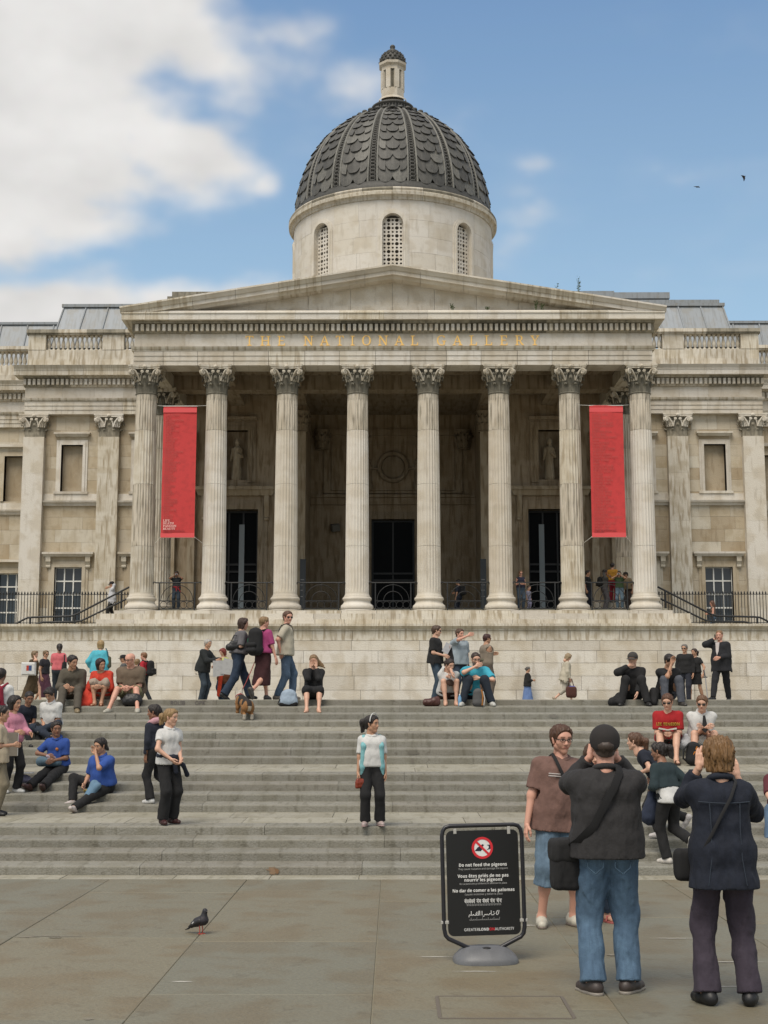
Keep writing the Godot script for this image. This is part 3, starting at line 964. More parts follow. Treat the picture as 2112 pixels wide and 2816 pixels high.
	for s in [-1, 1]:
		b = MB.new()
		for q in [[17.234, 17.39, 11.27], [17.99, 18.40, 11.33], [18.477, 18.79, 11.64], [18.79, 18.92, 11.6]]:
			bx(b, s * 11.0, s * q[2], q[0], q[1], 58.41, 67.6)
		part(fe, "side_cornice", b.mesh(), M.stained[1])
	# lettering
	for q in [["THE", -6.35, -4.61], ["NATIONAL", -3.86, 1.12], ["GALLERY", 1.86, 6.29]]:
		var s: String = q[0]
		var fo := SystemFont.new()
		fo.font_names = PackedStringArray(["Droid Serif"])
		var ws := []
		var tot := 0.0
		for ch in s:
			var cw: float = fo.get_string_size(ch, HORIZONTAL_ALIGNMENT_LEFT, -1, 64).x * 0.43 / 46.0
			ws.append(cw)
			tot += cw
		var gap: float = (q[2] - q[1] - tot) / maxf(1.0, s.length() - 1)
		var x: float = q[1]
		for i in s.length():
			text_part(fe, "letter", s[i], 0.43, M.gold, P(x + ws[i] / 2, 17.665, 57.425), 0.03, false, "Droid Serif")
			x += ws[i] + gap
	# pediment
	var pd := group_part(g, "pediment")
	var sl := (20.90 - 19.03) / 11.7
	var tx := -11.0
	while tx < 10.9:
		var l := 1.83
		b = MB.new()
		var a := tx + 0.006
		var c := tx + l - 0.006
		var ya := 18.92 + (11.2 - absf(a)) * sl
		var yc := 18.92 + (11.2 - absf(c)) * sl
		if a < 0 and c > 0:
			b.plate(PackedVector2Array([Vector2(a, 18.9 - BY), Vector2(c, 18.9 - BY), Vector2(c, yc - BY), Vector2(0, 18.92 + 11.2 * sl - BY), Vector2(a, ya - BY)]), BD - 58.2, BD - 57.8)
		else:
			b.plate(PackedVector2Array([Vector2(a, 18.9 - BY), Vector2(c, 18.9 - BY), Vector2(c, yc - BY), Vector2(a, ya - BY)]), BD - 58.2, BD - 57.8)
		part(pd, "tympanum_slab", b.mesh(), M.stone[[0, 3, 1, 5, 3, 1, 0][rng.randi() % 7]])
		tx += l
	for s in [-1, 1]:
		var k0 := 0.0
		while k0 < 11.69:
			var l := 1.85 if k0 > 0.1 else 1.2
			var k1 := minf(11.7, k0 + l)
			if 11.7 - k1 < 0.8: k1 = 11.7
			b = MB.new()
			var xa: float = k0 + (0.0 if k0 == 0.0 else 0.006)
			var xc: float = k1 - 0.006
			# bands below the top line: [top offset, bottom offset, near depth bottom, near depth top]
			for q in [[0.0, 0.07, 56.80, 56.80], [0.07, 0.22, 56.95, 56.84], [0.22, 0.40, 57.0, 57.0], [0.40, 0.52, 57.25, 57.16]]:
				var pts := []
				for lev in [1, 0]:
					for e in [[xa, 58.4], [xc, 58.4], [xc, q[2 + 1 - lev]], [xa, q[2 + 1 - lev]]]:
						var yy: float = 20.90 - e[0] * sl - q[lev]
						pts.append(P(s * e[0], maxf(yy, 18.80), e[1]))
				b.hexa(pts)
			part(pd, "raking_cornice_block", b.mesh(), pick(M.stained + M.stone))
			k0 = k1
	b = MB.new()
	for s in [-1, 1]:
		b.hexa([P(0, 18.9, 58.3), P(s * 11.5, 18.9, 58.3), P(s * 11.5, 18.9, 73), P(0, 18.9, 73), P(0, 20.86, 58.3), P(s * 11.5, 19.03, 58.3), P(s * 11.5, 19.03, 73), P(0, 20.86, 73)])
	part(pd, "gable_roof", b.mesh(), M.rooflead[2])
	# inside of the portico
	var inn := group_part(g, "portico_wall")
	b = MB.new()
	for s in [-1, 1]:
		var dx: float = s * 7.65
		# wall at 66 with the door opening, niche opening
		bx(b, s * 4.3, dx - s * 1.1, 6.04, 17.4, 66.0, 66.8)
		bx(b, dx + s * 1.1, s * 11.25, 6.04, 17.4, 66.0, 66.8)
		bx(b, dx - 1.1, dx + 1.1, 11.59, 13.05, 66.0, 66.8)
		bx(b, dx - 1.1, dx - 0.55, 13.05, 15.5, 66.001, 66.8)
		bx(b, dx + 0.55, dx + 1.1, 13.05, 15.5, 66.001, 66.8)
		bx(b, dx - 1.1, dx + 1.1, 15.5, 17.4, 66.0, 66.8)
		bx(b, s * 4.3, s * 4.9, 6.04, 17.4, 66.8, 70.7)
		bx(b, dx - 0.55, dx + 0.55, 13.0, 15.55, 66.35, 66.9)
	bx(b, -4.3, -1.12, 6.04, 17.4, 70.6, 71.2)
	bx(b, 1.12, 4.3, 6.04, 17.4, 70.6, 71.2)
	bx(b, -1.12, 1.12, 11.74, 17.4, 70.6, 71.2)
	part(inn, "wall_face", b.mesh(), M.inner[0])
	for s in [-1, 1]:
		for q in [[4.25, 4.72, 65.75], [10.55, 11.05, 65.7], [9.6, 9.95, 65.8]]:
			b = MB.new()
			bx(b, s * q[0], s * q[1], 6.04, 15.4, q[2], 66.0)
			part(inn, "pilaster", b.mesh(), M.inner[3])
	var pc := capital_leaves()
	pc.turn(0, Transform3D(Basis().scaled(Vector3(0.75, 1.0, 0.45)), Vector3.ZERO))
	var pcm := pc.mesh()
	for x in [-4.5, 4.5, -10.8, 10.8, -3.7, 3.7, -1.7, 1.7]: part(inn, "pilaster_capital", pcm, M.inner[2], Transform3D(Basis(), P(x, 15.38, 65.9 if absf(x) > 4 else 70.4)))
	for s in [-1, 1]:
		var dx: float = s * 7.65
		b = MB.new()
		bx(b, s * 4.3, dx - s * 1.97, 12.30, 12.7, 65.9, 66.0)
		part(inn, "string_course", b.mesh(), M.inner[1])
		b = MB.new()
		bx(b, dx + s * 1.97, s * 11.2, 12.3, 12.7, 65.9, 66.0)
		part(inn, "string_course", b.mesh(), M.inner[1])
		b = MB.new()
		b.frus(P(dx - 1.8, 12.25, 66.0), P(dx + 1.8, 12.5, 65.75), 0.12, 0.15)
		bx(b, dx - 1.96, dx + 1.96, 12.5, 12.66, 65.5, 66.0)
		part(inn, "door_hood", b.mesh(), M.inner[3])
		for e in [-1, 1]:
			b = MB.new()
			console(b, dx + e * 1.52, 11.1, 12.25, 65.98)
			part(inn, "bracket", b.mesh(), M.inner[3])
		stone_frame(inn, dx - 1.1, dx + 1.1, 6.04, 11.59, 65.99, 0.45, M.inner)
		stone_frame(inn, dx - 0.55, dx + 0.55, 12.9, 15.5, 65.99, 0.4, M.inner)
		b = MB.new()
		bx(b, dx - 1.0, dx + 1.0, 16.0, 16.15, 65.7, 66.0)
		part(inn, "niche_hood", b.mesh(), M.inner[1])
	b = MB.new()
	bx(b, -4.28, 4.28, 12.86, 13.0, 70.3, 70.6)
	bx(b, -4.28, 4.28, 12.5, 12.86, 70.45, 70.6)
	part(inn, "string_course", b.mesh(), M.inner[1])
	stone_frame(inn, -1.12, 1.12, 6.04, 11.74, 70.59, 0.4, M.inner)
	for q in [[3.6, 13.1, 16.5, 0.35, 0.12], [3.2, 13.25, 15.8, 0.12, 0.07]]:
		b = MB.new()
		for e in [-1, 1]: bx(b, e * q[0], e * (q[0] - q[3]), q[1], q[2], 70.6 - q[4], 70.6)
		bx(b, -q[0] + q[3], q[0] - q[3], q[2] - q[3], q[2], 70.6 - q[4] + 0.002, 70.6)
		bx(b, -q[0] + q[3], q[0] - q[3], q[1], q[1] + 0.1, 70.6 - q[4] + 0.002, 70.6)
		part(inn, "panel_frame", b.mesh(), M.inner[1])
	# wreath with two draped figures above the main door
	b = MB.new()
	var ring := []
	for i in 37: ring.append(P(sin(TAU * i / 36) * 0.72, 14.48 + cos(TAU * i / 36) * 0.72, 70.45))
	b.tube(ring, 0.13, 8)
	b.lathe([Vector2(0, 0.0), Vector2(0.56, 0.02), Vector2(0.6, -0.05)], 32)
	for i in range(b.v.size() - 96, b.v.size()):
		b.v[i] = Basis(Vector3.RIGHT, PI / 2) * b.v[i] + P(0, 14.48, 70.5)
		b.n[i] = Basis(Vector3.RIGHT, PI / 2) * b.n[i]
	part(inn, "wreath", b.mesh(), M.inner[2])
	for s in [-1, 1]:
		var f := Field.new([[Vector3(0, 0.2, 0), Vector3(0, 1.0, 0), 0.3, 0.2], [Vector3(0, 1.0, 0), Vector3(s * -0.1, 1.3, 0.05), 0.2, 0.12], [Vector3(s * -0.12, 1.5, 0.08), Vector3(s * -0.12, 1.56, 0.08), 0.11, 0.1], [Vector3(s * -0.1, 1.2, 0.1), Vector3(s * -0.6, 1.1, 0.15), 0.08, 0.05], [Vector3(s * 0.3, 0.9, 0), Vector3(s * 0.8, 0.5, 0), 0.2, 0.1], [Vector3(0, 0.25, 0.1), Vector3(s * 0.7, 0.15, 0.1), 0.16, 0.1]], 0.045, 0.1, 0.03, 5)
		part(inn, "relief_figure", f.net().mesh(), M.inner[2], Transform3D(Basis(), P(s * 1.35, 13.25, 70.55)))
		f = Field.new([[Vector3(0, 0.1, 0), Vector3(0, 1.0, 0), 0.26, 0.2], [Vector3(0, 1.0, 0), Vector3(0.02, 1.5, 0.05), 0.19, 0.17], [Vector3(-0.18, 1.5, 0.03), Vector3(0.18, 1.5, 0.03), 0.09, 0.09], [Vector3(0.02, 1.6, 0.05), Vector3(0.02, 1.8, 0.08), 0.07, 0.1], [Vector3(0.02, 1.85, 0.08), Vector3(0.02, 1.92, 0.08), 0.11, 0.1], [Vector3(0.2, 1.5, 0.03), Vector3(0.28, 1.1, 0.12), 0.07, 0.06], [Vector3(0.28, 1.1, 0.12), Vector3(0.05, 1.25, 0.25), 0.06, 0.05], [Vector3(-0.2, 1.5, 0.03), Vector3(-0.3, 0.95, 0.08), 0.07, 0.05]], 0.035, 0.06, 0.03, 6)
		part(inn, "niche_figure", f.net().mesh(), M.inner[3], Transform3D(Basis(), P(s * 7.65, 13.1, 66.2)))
	# ceiling with beams
	b = MB.new()
	bx(b, -11.2, 11.2, 17.28, 17.4, 58.3, 71)
	for i in 8:
		var x := -10.6575 + 3.045 * i
		bx(b, x - 0.35, x + 0.35, 16.75, 17.28, 58.56, 66.0)
	bx(b, -11, 11, 16.6, 17.28, 62.0, 62.8)
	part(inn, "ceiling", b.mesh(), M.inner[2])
	# doors
	for q in [[-7.65, 66.4, 11.58, 1.1], [7.65, 66.4, 11.58, 1.1], [0.0, 70.9, 11.73, 1.12]]:
		var dr := group_part(g, "door")
		b = MB.new()
		bx(b, q[0] - q[3] + 0.06, q[0] + q[3] - 0.06, 6.04, q[2] - 0.06, q[1] + 0.03, q[1] + 0.06)
		part(dr, "pane", b.mesh(), M.dark_door_fill)  # near-black sheet; in the middle doorway it stands for the unlit open interior
		b = MB.new()
		for e in [-1, 1]: bx(b, q[0] + e * (q[3] - 0.1), q[0] + e * (q[3] - 0.004), 6.04, q[2], q[1] - 0.03, q[1] + 0.08)
		for y in [8.55, 8.9, q[2] - 0.1]: bx(b, q[0] - q[3] + 0.1, q[0] + q[3] - 0.1, y, y + 0.09, q[1] - 0.02, q[1] + 0.08)
		for e in [-0.35, 0.35] if q[0] != 0 else [0.0]: bx(b, q[0] + e - 0.04, q[0] + e + 0.04, 6.04, q[2], q[1] - 0.015, q[1] + 0.08)
		part(dr, "frame", b.mesh(), M.iron)
		if q[0] != 0:
			var pl := MB.new()
			bx(pl, q[0] - signf(q[0]) * 0.35 - 0.2, q[0] - signf(q[0]) * 0.35 + 0.06, 6.1, 10.9, q[1] - 0.05, q[1] - 0.03)
			part(dr, "reflection_leaf", pl.mesh(), surf(srgb(0.2, 0.235, 0.25), 0.15))  # pale colour of this leaf stands in for a reflection in the glass
	# wings
	var bal := baluster_mesh()
	for s in [-1, 1]:
		var w := group_part(g, "wing")
		var holes := []
		for c in [-16.06, -12.32]:
			holes.append([c - 0.54 if s < 0 else -(c + 0.54), c + 0.54 if s < 0 else -(c - 0.54), 12.70, 15.09])
			holes.append([c - 0.68 if s < 0 else -(c + 0.68), c + 0.68 if s < 0 else -(c - 0.68), 6.26, 8.93])
		var x0 := -18.3 if s < 0 else 11.1
		var x1 := -11.1 if s < 0 else 18.3
		ashlar(w, x0, x1, 5.4, 16.6, 67.55, holes, M.warm)
		for c0 in [-16.06, -12.32]:
			var c: float = c0 if s < 0 else -c0
			b = MB.new()
			bx(b, c - 0.6, c + 0.6, 12.65, 15.1, 67.85, 67.95)
			part(w, "blind_panel", b.mesh(), M.warm[2])
			stone_frame(w, c - 0.54, c + 0.54, 12.70, 15.09, 67.55, 0.24, M.stone)
			stone_frame(w, c - 0.68, c + 0.68, 6.26, 8.93, 67.55, 0.3, M.warm)
			b = MB.new()
			b.frus(P(c - 0.78, 15.5, 67.56), P(c + 0.78, 15.62, 67.42), 0.1, 0.1)
			bx(b, c - 0.9, c + 0.9, 15.62, 15.70, 67.28, 67.56)
			part(w, "window_hood", b.mesh(), pick(M.stone))
			b = MB.new()
			b.frus(P(c - 1.18, 9.45, 67.56), P(c + 1.18, 9.56, 67.3), 0.06, 0.06)
			bx(b, c - 1.26, c + 1.26, 9.56, 9.66, 67.18, 67.56)
			part(w, "window_hood", b.mesh(), pick(M.stone))
			for e in [-1, 1]:
				b = MB.new()
				console(b, c + e * 0.98, 8.95, 9.45, 67.53)
				part(w, "bracket", b.mesh(), M.warm[3])
			b = MB.new()
			bx(b, c - 0.85, c + 0.85, 12.60, 12.72, 67.42, 67.56)
			part(w, "sill", b.mesh(), pick(M.stone))
			b = MB.new()
			bx(b, c - 0.7, c + 0.7, 6.2, 8.95, 67.85, 67.9)
			part(w, "dark_room", b.mesh(), M.gap)
			sash(w, c - 0.67, c + 0.67, 6.26, 8.92, 67.7, 3, 4)
		# string course between the pilasters
		for sp in [[-17.42, -14.70], [-13.68, -11.1]]:
			var a: float = sp[0] if s < 0 else -sp[1]
			var c: float = sp[1] if s < 0 else -sp[0]
			moulding(w, "string_course", a, c, [[12.0, 12.15, 67.44, 67.4], [12.15, 12.24, 67.3, 67.27], [12.24, 12.6, 67.48, 67.48]], M.stone, 1.0, 1.5, 67.56)
		# pilasters
		for c0 in [-17.935, -14.19]:
			var c: float = c0 if s < 0 else -c0
			var pl := group_part(w, "pilaster")
			for q in [[5.4, 8.3], [8.3, 11.2], [11.2, 13.6], [13.6, 15.44]]:
				b = MB.new()
				bx(b, c - 0.515, c + 0.515, q[0] + 0.002, q[1] - 0.002, 67.2, 67.56)
				part(pl, "shaft_block", b.mesh(), M.stone[[1, 3, 5, 1][rng.randi() % 4]] if absf(c) > 16 else pick(M.stained))
			b = MB.new()
			var cl := capital_leaves()
			b.v = cl.v; b.n = cl.n; b.ix = cl.ix
			part(pl, "capital", b.mesh(), M.grime, Transform3D(Basis().scaled(Vector3(1.12, 0.95, 0.42)), P(c, 15.42, 67.45)))
			part(pl, "abacus", sh.top, pick(M.stone), Transform3D(Basis().scaled(Vector3(1.06, 0.95, 0.5)), P(c, 15.42, 67.4)))
		entablature(w, x0 - (0.15 if s < 0 else 0.0), x1 + (0.15 if s > 0 else 0.0), 67.2, 67.7, den)
		if s < 0: balustrade(w, -18.42, -11.0, 67.35, [[-17.53, -14.67], [-13.58, -11.3]], bal)
		else: balustrade(w, 11.0, 18.42, 67.35, [[11.3, 13.58], [14.67, 17.53]], bal)
		# lead mansard roof
		var rf := group_part(g, "roof")
		var n := 7
		for i in n:
			var a := lerpf(17.75, 9.2, float(i) / n)
			var c := lerpf(17.75, 9.2, float(i + 1) / n)
			var ta := lerpf(17.45, 9.2, float(i) / n)
			var tc := lerpf(17.45, 9.2, float(i + 1) / n)
			b = MB.new()
			b.hexa([P(s * (a - 0.02), 20.5, 69.0), P(s * (c + 0.02), 20.5, 69.0), P(s * (c + 0.02), 20.5, 69.3), P(s * (a - 0.02), 20.5, 69.3),
				P(s * (ta - 0.02), 23.1, 70.5), P(s * (tc + 0.02), 23.1, 70.5), P(s * (tc + 0.02), 23.1, 70.8), P(s * (ta - 0.02), 23.1, 70.8)])
			part(rf, "lead_panel", b.mesh(), pick(M.rooflead))
			b = MB.new()
			b.tube([P(s * a, 20.5, 68.98), P(s * ta, 23.12, 70.48)], 0.045, 6)
			part(rf, "seam_roll", b.mesh(), M.rooflead[2])
		b = MB.new()
		b.hexa([P(s * 17.76, 20.5, 69.02), P(s * 17.76, 20.5, 78), P(s * 17.5, 20.5, 78), P(s * 17.5, 20.5, 69.02), P(s * 17.46, 23.1, 70.5), P(s * 17.46, 23.1, 78), P(s * 17.2, 23.1, 78), P(s * 17.2, 23.1, 70.5)])
		bx(b, s * 9.2, s * 17.3, 22.95, 23.05, 70.6, 78)
		part(rf, "flat", b.mesh(), M.rooflead[1])
		b = MB.new()
		bx(b, s * 9.0, s * 17.55, 23.1, 23.26, 70.38, 70.7)
		part(rf, "ridge_cap", b.mesh(), M.rooflead[2])
		# lower wing further back
		var fw := group_part(g, "wing")
		var f0 := -27.0 if s < 0 else 18.35
		var f1 := -18.35 if s < 0 else 27.0
		var fh := []
		for c0 in [-19.75, -23.4]:
			var c: float = c0 if s < 0 else -c0
			fh.append([c - 0.56, c + 0.56, 12.70, 15.09])
			fh.append([c - 0.7, c + 0.7, 6.26, 8.93])
			b = MB.new()
			bx(b, c - 0.6, c + 0.6, 12.65, 15.1, 70.95, 71.0)
			part(fw, "blind_panel", b.mesh(), M.warm[2])
			stone_frame(fw, c - 0.56, c + 0.56, 12.7, 15.09, 70.6, 0.24, M.warm)
			b = MB.new()
			bx(b, c - 0.95, c + 0.95, 15.55, 15.7, 70.35, 70.62)
			bx(b, c - 1.3, c + 1.3, 9.5, 9.62, 70.25, 70.62)
			part(fw, "window_hood", b.mesh(), pick(M.stone))
			stone_frame(fw, c - 0.7, c + 0.7, 6.26, 8.93, 70.6, 0.3, M.warm)
			sash(fw, c - 0.69, c + 0.69, 6.26, 8.92, 70.8, 3, 4)
			b = MB.new()
			bx(b, c - 0.72, c + 0.72, 6.2, 8.95, 70.95, 71.0)
			part(fw, "dark_room", b.mesh(), M.gap)
		ashlar(fw, f0, f1, 5.4, 16.6, 70.6, fh, M.warm, 0.75)
		moulding(fw, "string_course", f0, f1, [[12.0, 12.15, 70.5, 70.46], [12.15, 12.24, 70.38, 70.35], [12.24, 12.6, 70.54, 70.54]], M.stone, 1.4, 2.0, 70.65)
		entablature(fw, f0, f1, 70.4, 70.9, den)
		balustrade(fw, f0, f1, 70.55, [[-26.6, -18.9]] if s < 0 else [[18.9, 26.6]], bal)
		rf = group_part(g, "roof")
		for i in 7:
			var a := 17.4 + 1.45 * i
			b = MB.new()
			b.hexa([P(s * (a + 0.02), 20.0, 72.4), P(s * (a + 1.43), 20.0, 72.4), P(s * (a + 1.43), 20.0, 72.7), P(s * (a + 0.02), 20.0, 72.7),
				P(s * (a + 0.02), 23.15, 74.0), P(s * (a + 1.43), 23.15, 74.0), P(s * (a + 1.43), 23.15, 74.3), P(s * (a + 0.02), 23.15, 74.3)])
			part(rf, "lead_panel", b.mesh(), pick(M.rooflead))
			b = MB.new()
			b.tube([P(s * a, 20.0, 72.38), P(s * a, 23.17, 73.98)], 0.045, 6)
			part(rf, "seam_roll", b.mesh(), M.rooflead[2])
		b = MB.new()
		bx(b, s * 17.3, s * 28, 23.16, 23.3, 73.9, 74.3)
		bx(b, s * 17.3, s * 28, 23.0, 23.1, 74.1, 80)
		if s > 0: bx(b, 20.2, 28, 23.45, 23.62, 75, 75.5)
		part(rf, "ridge_cap", b.mesh(), M.rooflead[2])
	# low roofs seen over the slopes of the pediment
	var lr := group_part(g, "roof")
	b = MB.new()
	bx(b, -12.75, -8.0, 24.3, 25.1, 75, 76)
	bx(b, -12.5, -8.0, 25.1, 25.4, 75.1, 76)
	part(lr, "parapet", b.mesh(), M.grime)
	b = MB.new()
	bx(b, 8.0, 13.0, 24.6, 26.3, 78, 79)
	bx(b, 9.0, 15.6, 24.9, 25.25, 74.9, 76)
	bx(b, 9.0, 18.3, 24.45, 24.72, 74.6, 76)
	bx(b, 9.0, 17.9, 23.3, 24.4, 75.2, 76)
	part(lr, "parapet", b.mesh(), M.rooflead[2])
	build_dome(g)

func pierced(b: MB, w: float, h0: float, arch: float, cols: int, pitch: float) -> void:
	# stone lattice in the plane z = 0 (front), depth 0.08; holes alternate large and small
	var rows := int(h0 / pitch)
	for j in rows:
		for i in cols:
			var cx := (i - (cols - 1) / 2.0) * pitch
			var cy := (j + 0.5) * pitch
			var hw := pitch / 2
			if cy > h0 - arch:
				var dy := cy - (h0 - arch)
				if absf(cx) + hw * 0.7 > sqrt(maxf(0.0, arch * arch - dy * dy)): 
					b.box(Vector3(cx - hw, cy - hw, -0.08), Vector3(cx + hw, cy + hw, 0))
					continue
			var big := i % 2 == 1 and j % 2 == 1
			var rad := hw * (0.97 if big else 0.56)
			if i % 2 != j % 2: rad = hw * 0.62
			for k in 8:
				var a0 := TAU * k / 8 - PI / 8
				var a1 := a0 + TAU / 8
				var q0 := Vector2(cos(a0), sin(a0))
				var q1 := Vector2(cos(a1), sin(a1))
				var o0 := q0 / maxf(absf(q0.x), absf(q0.y)) * hw
				var o1 := q1 / maxf(absf(q1.x), absf(q1.y)) * hw
				var c := Vector3(cx, cy, 0)
				var i0 := c + Vector3(q0.x, q0.y, 0) * rad
				var i1 := c + Vector3(q1.x, q1.y, 0) * rad
				b.quad(c + Vector3(o0.x, o0.y, 0), c + Vector3(o1.x, o1.y, 0), i1, i0, Vector3(0, 0, 1))
				if absf(o0.x - o1.x) > 0.001 and absf(o0.y - o1.y) > 0.001:
					var m := (q0 + q1).normalized()
					var cc := Vector3(signf(m.x) * hw, signf(m.y) * hw, 0)
					b.tri(c + Vector3(o0.x, o0.y, 0), c + Vector3(o1.x, o1.y, 0), c + cc, Vector3(0, 0, 1))
				b.quad(i0, i1, i1 + Vector3(0, 0, -0.08), i0 + Vector3(0, 0, -0.08), c - (i0 + i1) / 2)

func dome_at(t: float) -> Vector2:
	# t from 0 (foot) to 1 (top)
	var a := t * deg_to_rad(78.5)
	return Vector2(5.99 * cos(a), 32.15 + 6.8 * sin(a))

func build_dome(g: Node) -> void:
	var DC := 82.0
	var dm := group_part(g, "dome", P(0, 0, DC) * Vector3(1, 0, 1) + Vector3(0, -BY, 0))
	# drum of curved stones
	var dr := group_part(g, "drum", P(0, 0, DC) * Vector3(1, 0, 1) + Vector3(0, -BY, 0))
	var b := MB.new()
	b.lathe([Vector2(5.6, 24), Vector2(5.6, 31.2)], 64)
	part(dr, "core", b.mesh(), M.gap)
	var wins := [-86.0, -43.0, 0.0, 43.0, 86.0]
	var ys := [24.2, 25.15, 26.1, 27.05, 28.0, 28.95, 29.95, 31.12]
	var hw := 5.6
	for i in ys.size() - 1:
		var edges := []
		var a := -112.0
		while a < 112.0:
			var stop := 112.0
			for w in wins:
				if w - hw - 3.4 > a + 0.01: stop = minf(stop, w - hw - 3.4)
			var inside := false
			for w in wins:
				if a >= w - hw - 3.41 and a < w + hw + 3.39:
					inside = true
					a = w + hw + 3.4
			if inside: continue
			var l := rng.randf_range(9, 16)
			if stop - (a + l) < 5.0: l = stop - a
			var c := MB.new()
			var r := 6.13 + rng.randf_range(-0.004, 0.004)
			var a0 := deg_to_rad(a + 0.03)
			var a1 := deg_to_rad(a + l - 0.03)
			c.turned([Vector2(5.6, ys[i] + 0.004), Vector2(r, ys[i] + 0.004), Vector2(r, ys[i + 1] - 0.004), Vector2(5.6, ys[i + 1] - 0.004)], maxi(3, int(l / 2)), Vector3.ZERO, a0, a1)
			part(dr, "stone", c.mesh(), M.stone[[0, 1, 3, 5, 3, 1][rng.randi() % 6]])
			a += l
	# windows: wall pieces round an arched opening, surround and pierced screen
	for wa in wins:
		var rot := deg_to_rad(wa)
		var w := group_part(dr, "window")
		var half := 0.60
		var spring := 30.28 - half
		var r := 6.13
		# spandrel wall between -9 and +9 degrees
		var c := MB.new()
		var full := deg_to_rad(hw + 3.4)
		var seg := 14
		for k in seg:
			var x0 := -full + 2 * full * k / seg
			var x1 := -full + 2 * full * (k + 1) / seg
			for e in [x0]:
				var m0 := r * sin(x0)
				var m1 := r * sin(x1)
				var top := 31.12
				var lo0 := 24.2
				var lo1 := 24.2
				if absf(m0) < half: lo0 = spring + sqrt(half * half - m0 * m0)
				if absf(m1) < half: lo1 = spring + sqrt(half * half - m1 * m1)
				if absf(m0) >= half - 0.001 and absf(m1) < half - 0.001: lo0 = spring
				if absf(m1) >= half - 0.001 and absf(m0) < half - 0.001: lo1 = spring
				if absf(m0) > half and absf(m1) > half and signf(m0) == signf(m1):
					lo0 = 24.2
					lo1 = 24.2
				c.quad(Vector3(m0, lo0, r * cos(x0)), Vector3(m1, lo1, r * cos(x1)), Vector3(m1, top, r * cos(x1)), Vector3(m0, top, r * cos(x0)), Vector3(0, 0, 1))
		part(w, "stone", c.mesh(), M.stone[3], Transform3D(Basis(Vector3.UP, rot), Vector3.ZERO))
		c = MB.new()
		for q in [[0.86, 0.74, 0.05], [0.74, 0.6, 0.09]]:
			var pr: Vector3 = Vector3.ZERO
			var po: Vector3 = Vector3.ZERO
			for k in 23:
				var pin: Vector3
				var pout: Vector3
				if k == 0:
					pin = Vector3(-q[1], 25.5, 0); pout = Vector3(-q[0], 25.5, 0)
				elif k == 22:
					pin = Vector3(q[1], 25.5, 0); pout = Vector3(q[0], 25.5, 0)
				else:
					var aa := PI - PI * (k - 1) / 20.0
					pin = Vector3(cos(aa) * q[1], spring + sin(aa) * q[1], 0)
					pout = Vector3(cos(aa) * q[0], spring + sin(aa) * q[0], 0)
				pin.z = sqrt(r * r - pin.x * pin.x) + q[2]
				pout.z = sqrt(r * r - pout.x * pout.x) + q[2]
				if k > 0:
					c.quad(pr, pin, pout, po, Vector3(0, 0, 1))
					var dz := Vector3(0, 0, -0.5)
					c.quad(pr, pin, pin + dz, pr + dz)
					c.quad(po, pout, pout + dz * 0.3, po + dz * 0.3)
				pr = pin; po = pout
		part(w, "surround", c.mesh(), M.stone[1], Transform3D(Basis(Vector3.UP, rot), Vector3.ZERO))
		c = MB.new()
		pierced(c, half * 2, 5.4, half, 5, 0.236)
		part(w, "pierced_screen", c.mesh(), M.stone[5], Transform3D(Basis(Vector3.UP, rot), Vector3.ZERO) * Transform3D(Basis(), Vector3(0, 24.9, 5.88)))
	# drum cornice
	for q in [[[Vector2(6.1, 31.12), Vector2(6.2, 31.14), Vector2(6.22, 31.26), Vector2(6.3, 31.34)], M.stained[0]], [[Vector2(6.3, 31.34), Vector2(6.44, 31.36), Vector2(6.46, 31.55), Vector2(6.4, 31.6)], M.stained[1]], [[Vector2(6.4, 31.6), Vector2(6.45, 31.72), Vector2(6.38, 31.82), Vector2(6.2, 31.86)], M.grime]]:
		for k in 14:
			var c := MB.new()
			c.turned(q[0], 5, Vector3.ZERO, deg_to_rad(-112 + 16 * k + 0.05), deg_to_rad(-96 + 16 * k - 0.05))
			part(dr, "cornice_stone", c.mesh(), q[1] if rng.randf() < 0.7 else M.stained[2])
	# dome shell
	b = MB.new()
	b.lathe([Vector2(6.2, 31.86), Vector2(6.2, 32.05), Vector2(6.12, 32.1), Vector2(6.1, 32.3)], 96)
	part(dm, "foot_ring", b.mesh(), M.lead3)
	b = MB.new()
	var prof := []
	for i in 25: prof.append(dome_at(i / 24.0) - Vector2(0.06, 0))
	b.lathe(prof, 96)
	part(dm, "shell", b.mesh(), M.lead3)
	# ribs with chain ornament
	for k in range(-5, 5):
		var ang := deg_to_rad(11.25 + 22.5 * k)
		var rb := MB.new()
		for e in [-1.0, 1.0]:
			var rows := []
			for i in 25:
				var p := dome_at(i / 24.0 * 0.94)
				var hwid := lerpf(0.34, 0.17, i / 24.0)
				var row := PackedVector3Array()
				for q in [[hwid - 0.11, 0.0], [hwid - 0.1, 0.1], [hwid, 0.1], [hwid + 0.01, 0.0]]:
					row.append(Vector3(e * q[0], p.y + q[1] * 0.5, p.x + q[1] - 0.03))
				rows.append(row)
			rb.sheet(rows, false, e > 0)
		rb.turn(0, Transform3D(Basis(Vector3.UP, ang), Vector3.ZERO))
		part(dm, "rib", rb.mesh(), surf(srgb(0.36, 0.355, 0.335), 0.6, T.lead, 0.8))
		var ch := MB.new()
		var t := 0.012
		while t < 0.9:
			var p := dome_at(t)
			var sc := lerpf(0.155, 0.08, t)
			var tan := (dome_at(minf(t + 0.01, 1.0)) - p).normalized()
			var pts := []
			for i in 13:
				var a := TAU * i / 12
				var u := sin(a) * sc
				var vv := cos(a) * sc
				pts.append(Vector3(u, p.y + tan.y * vv, p.x + tan.x * vv + 0.02))
			ch.tube(pts, sc * 0.24, 4)
			t += sc * 2.05 / 12.0
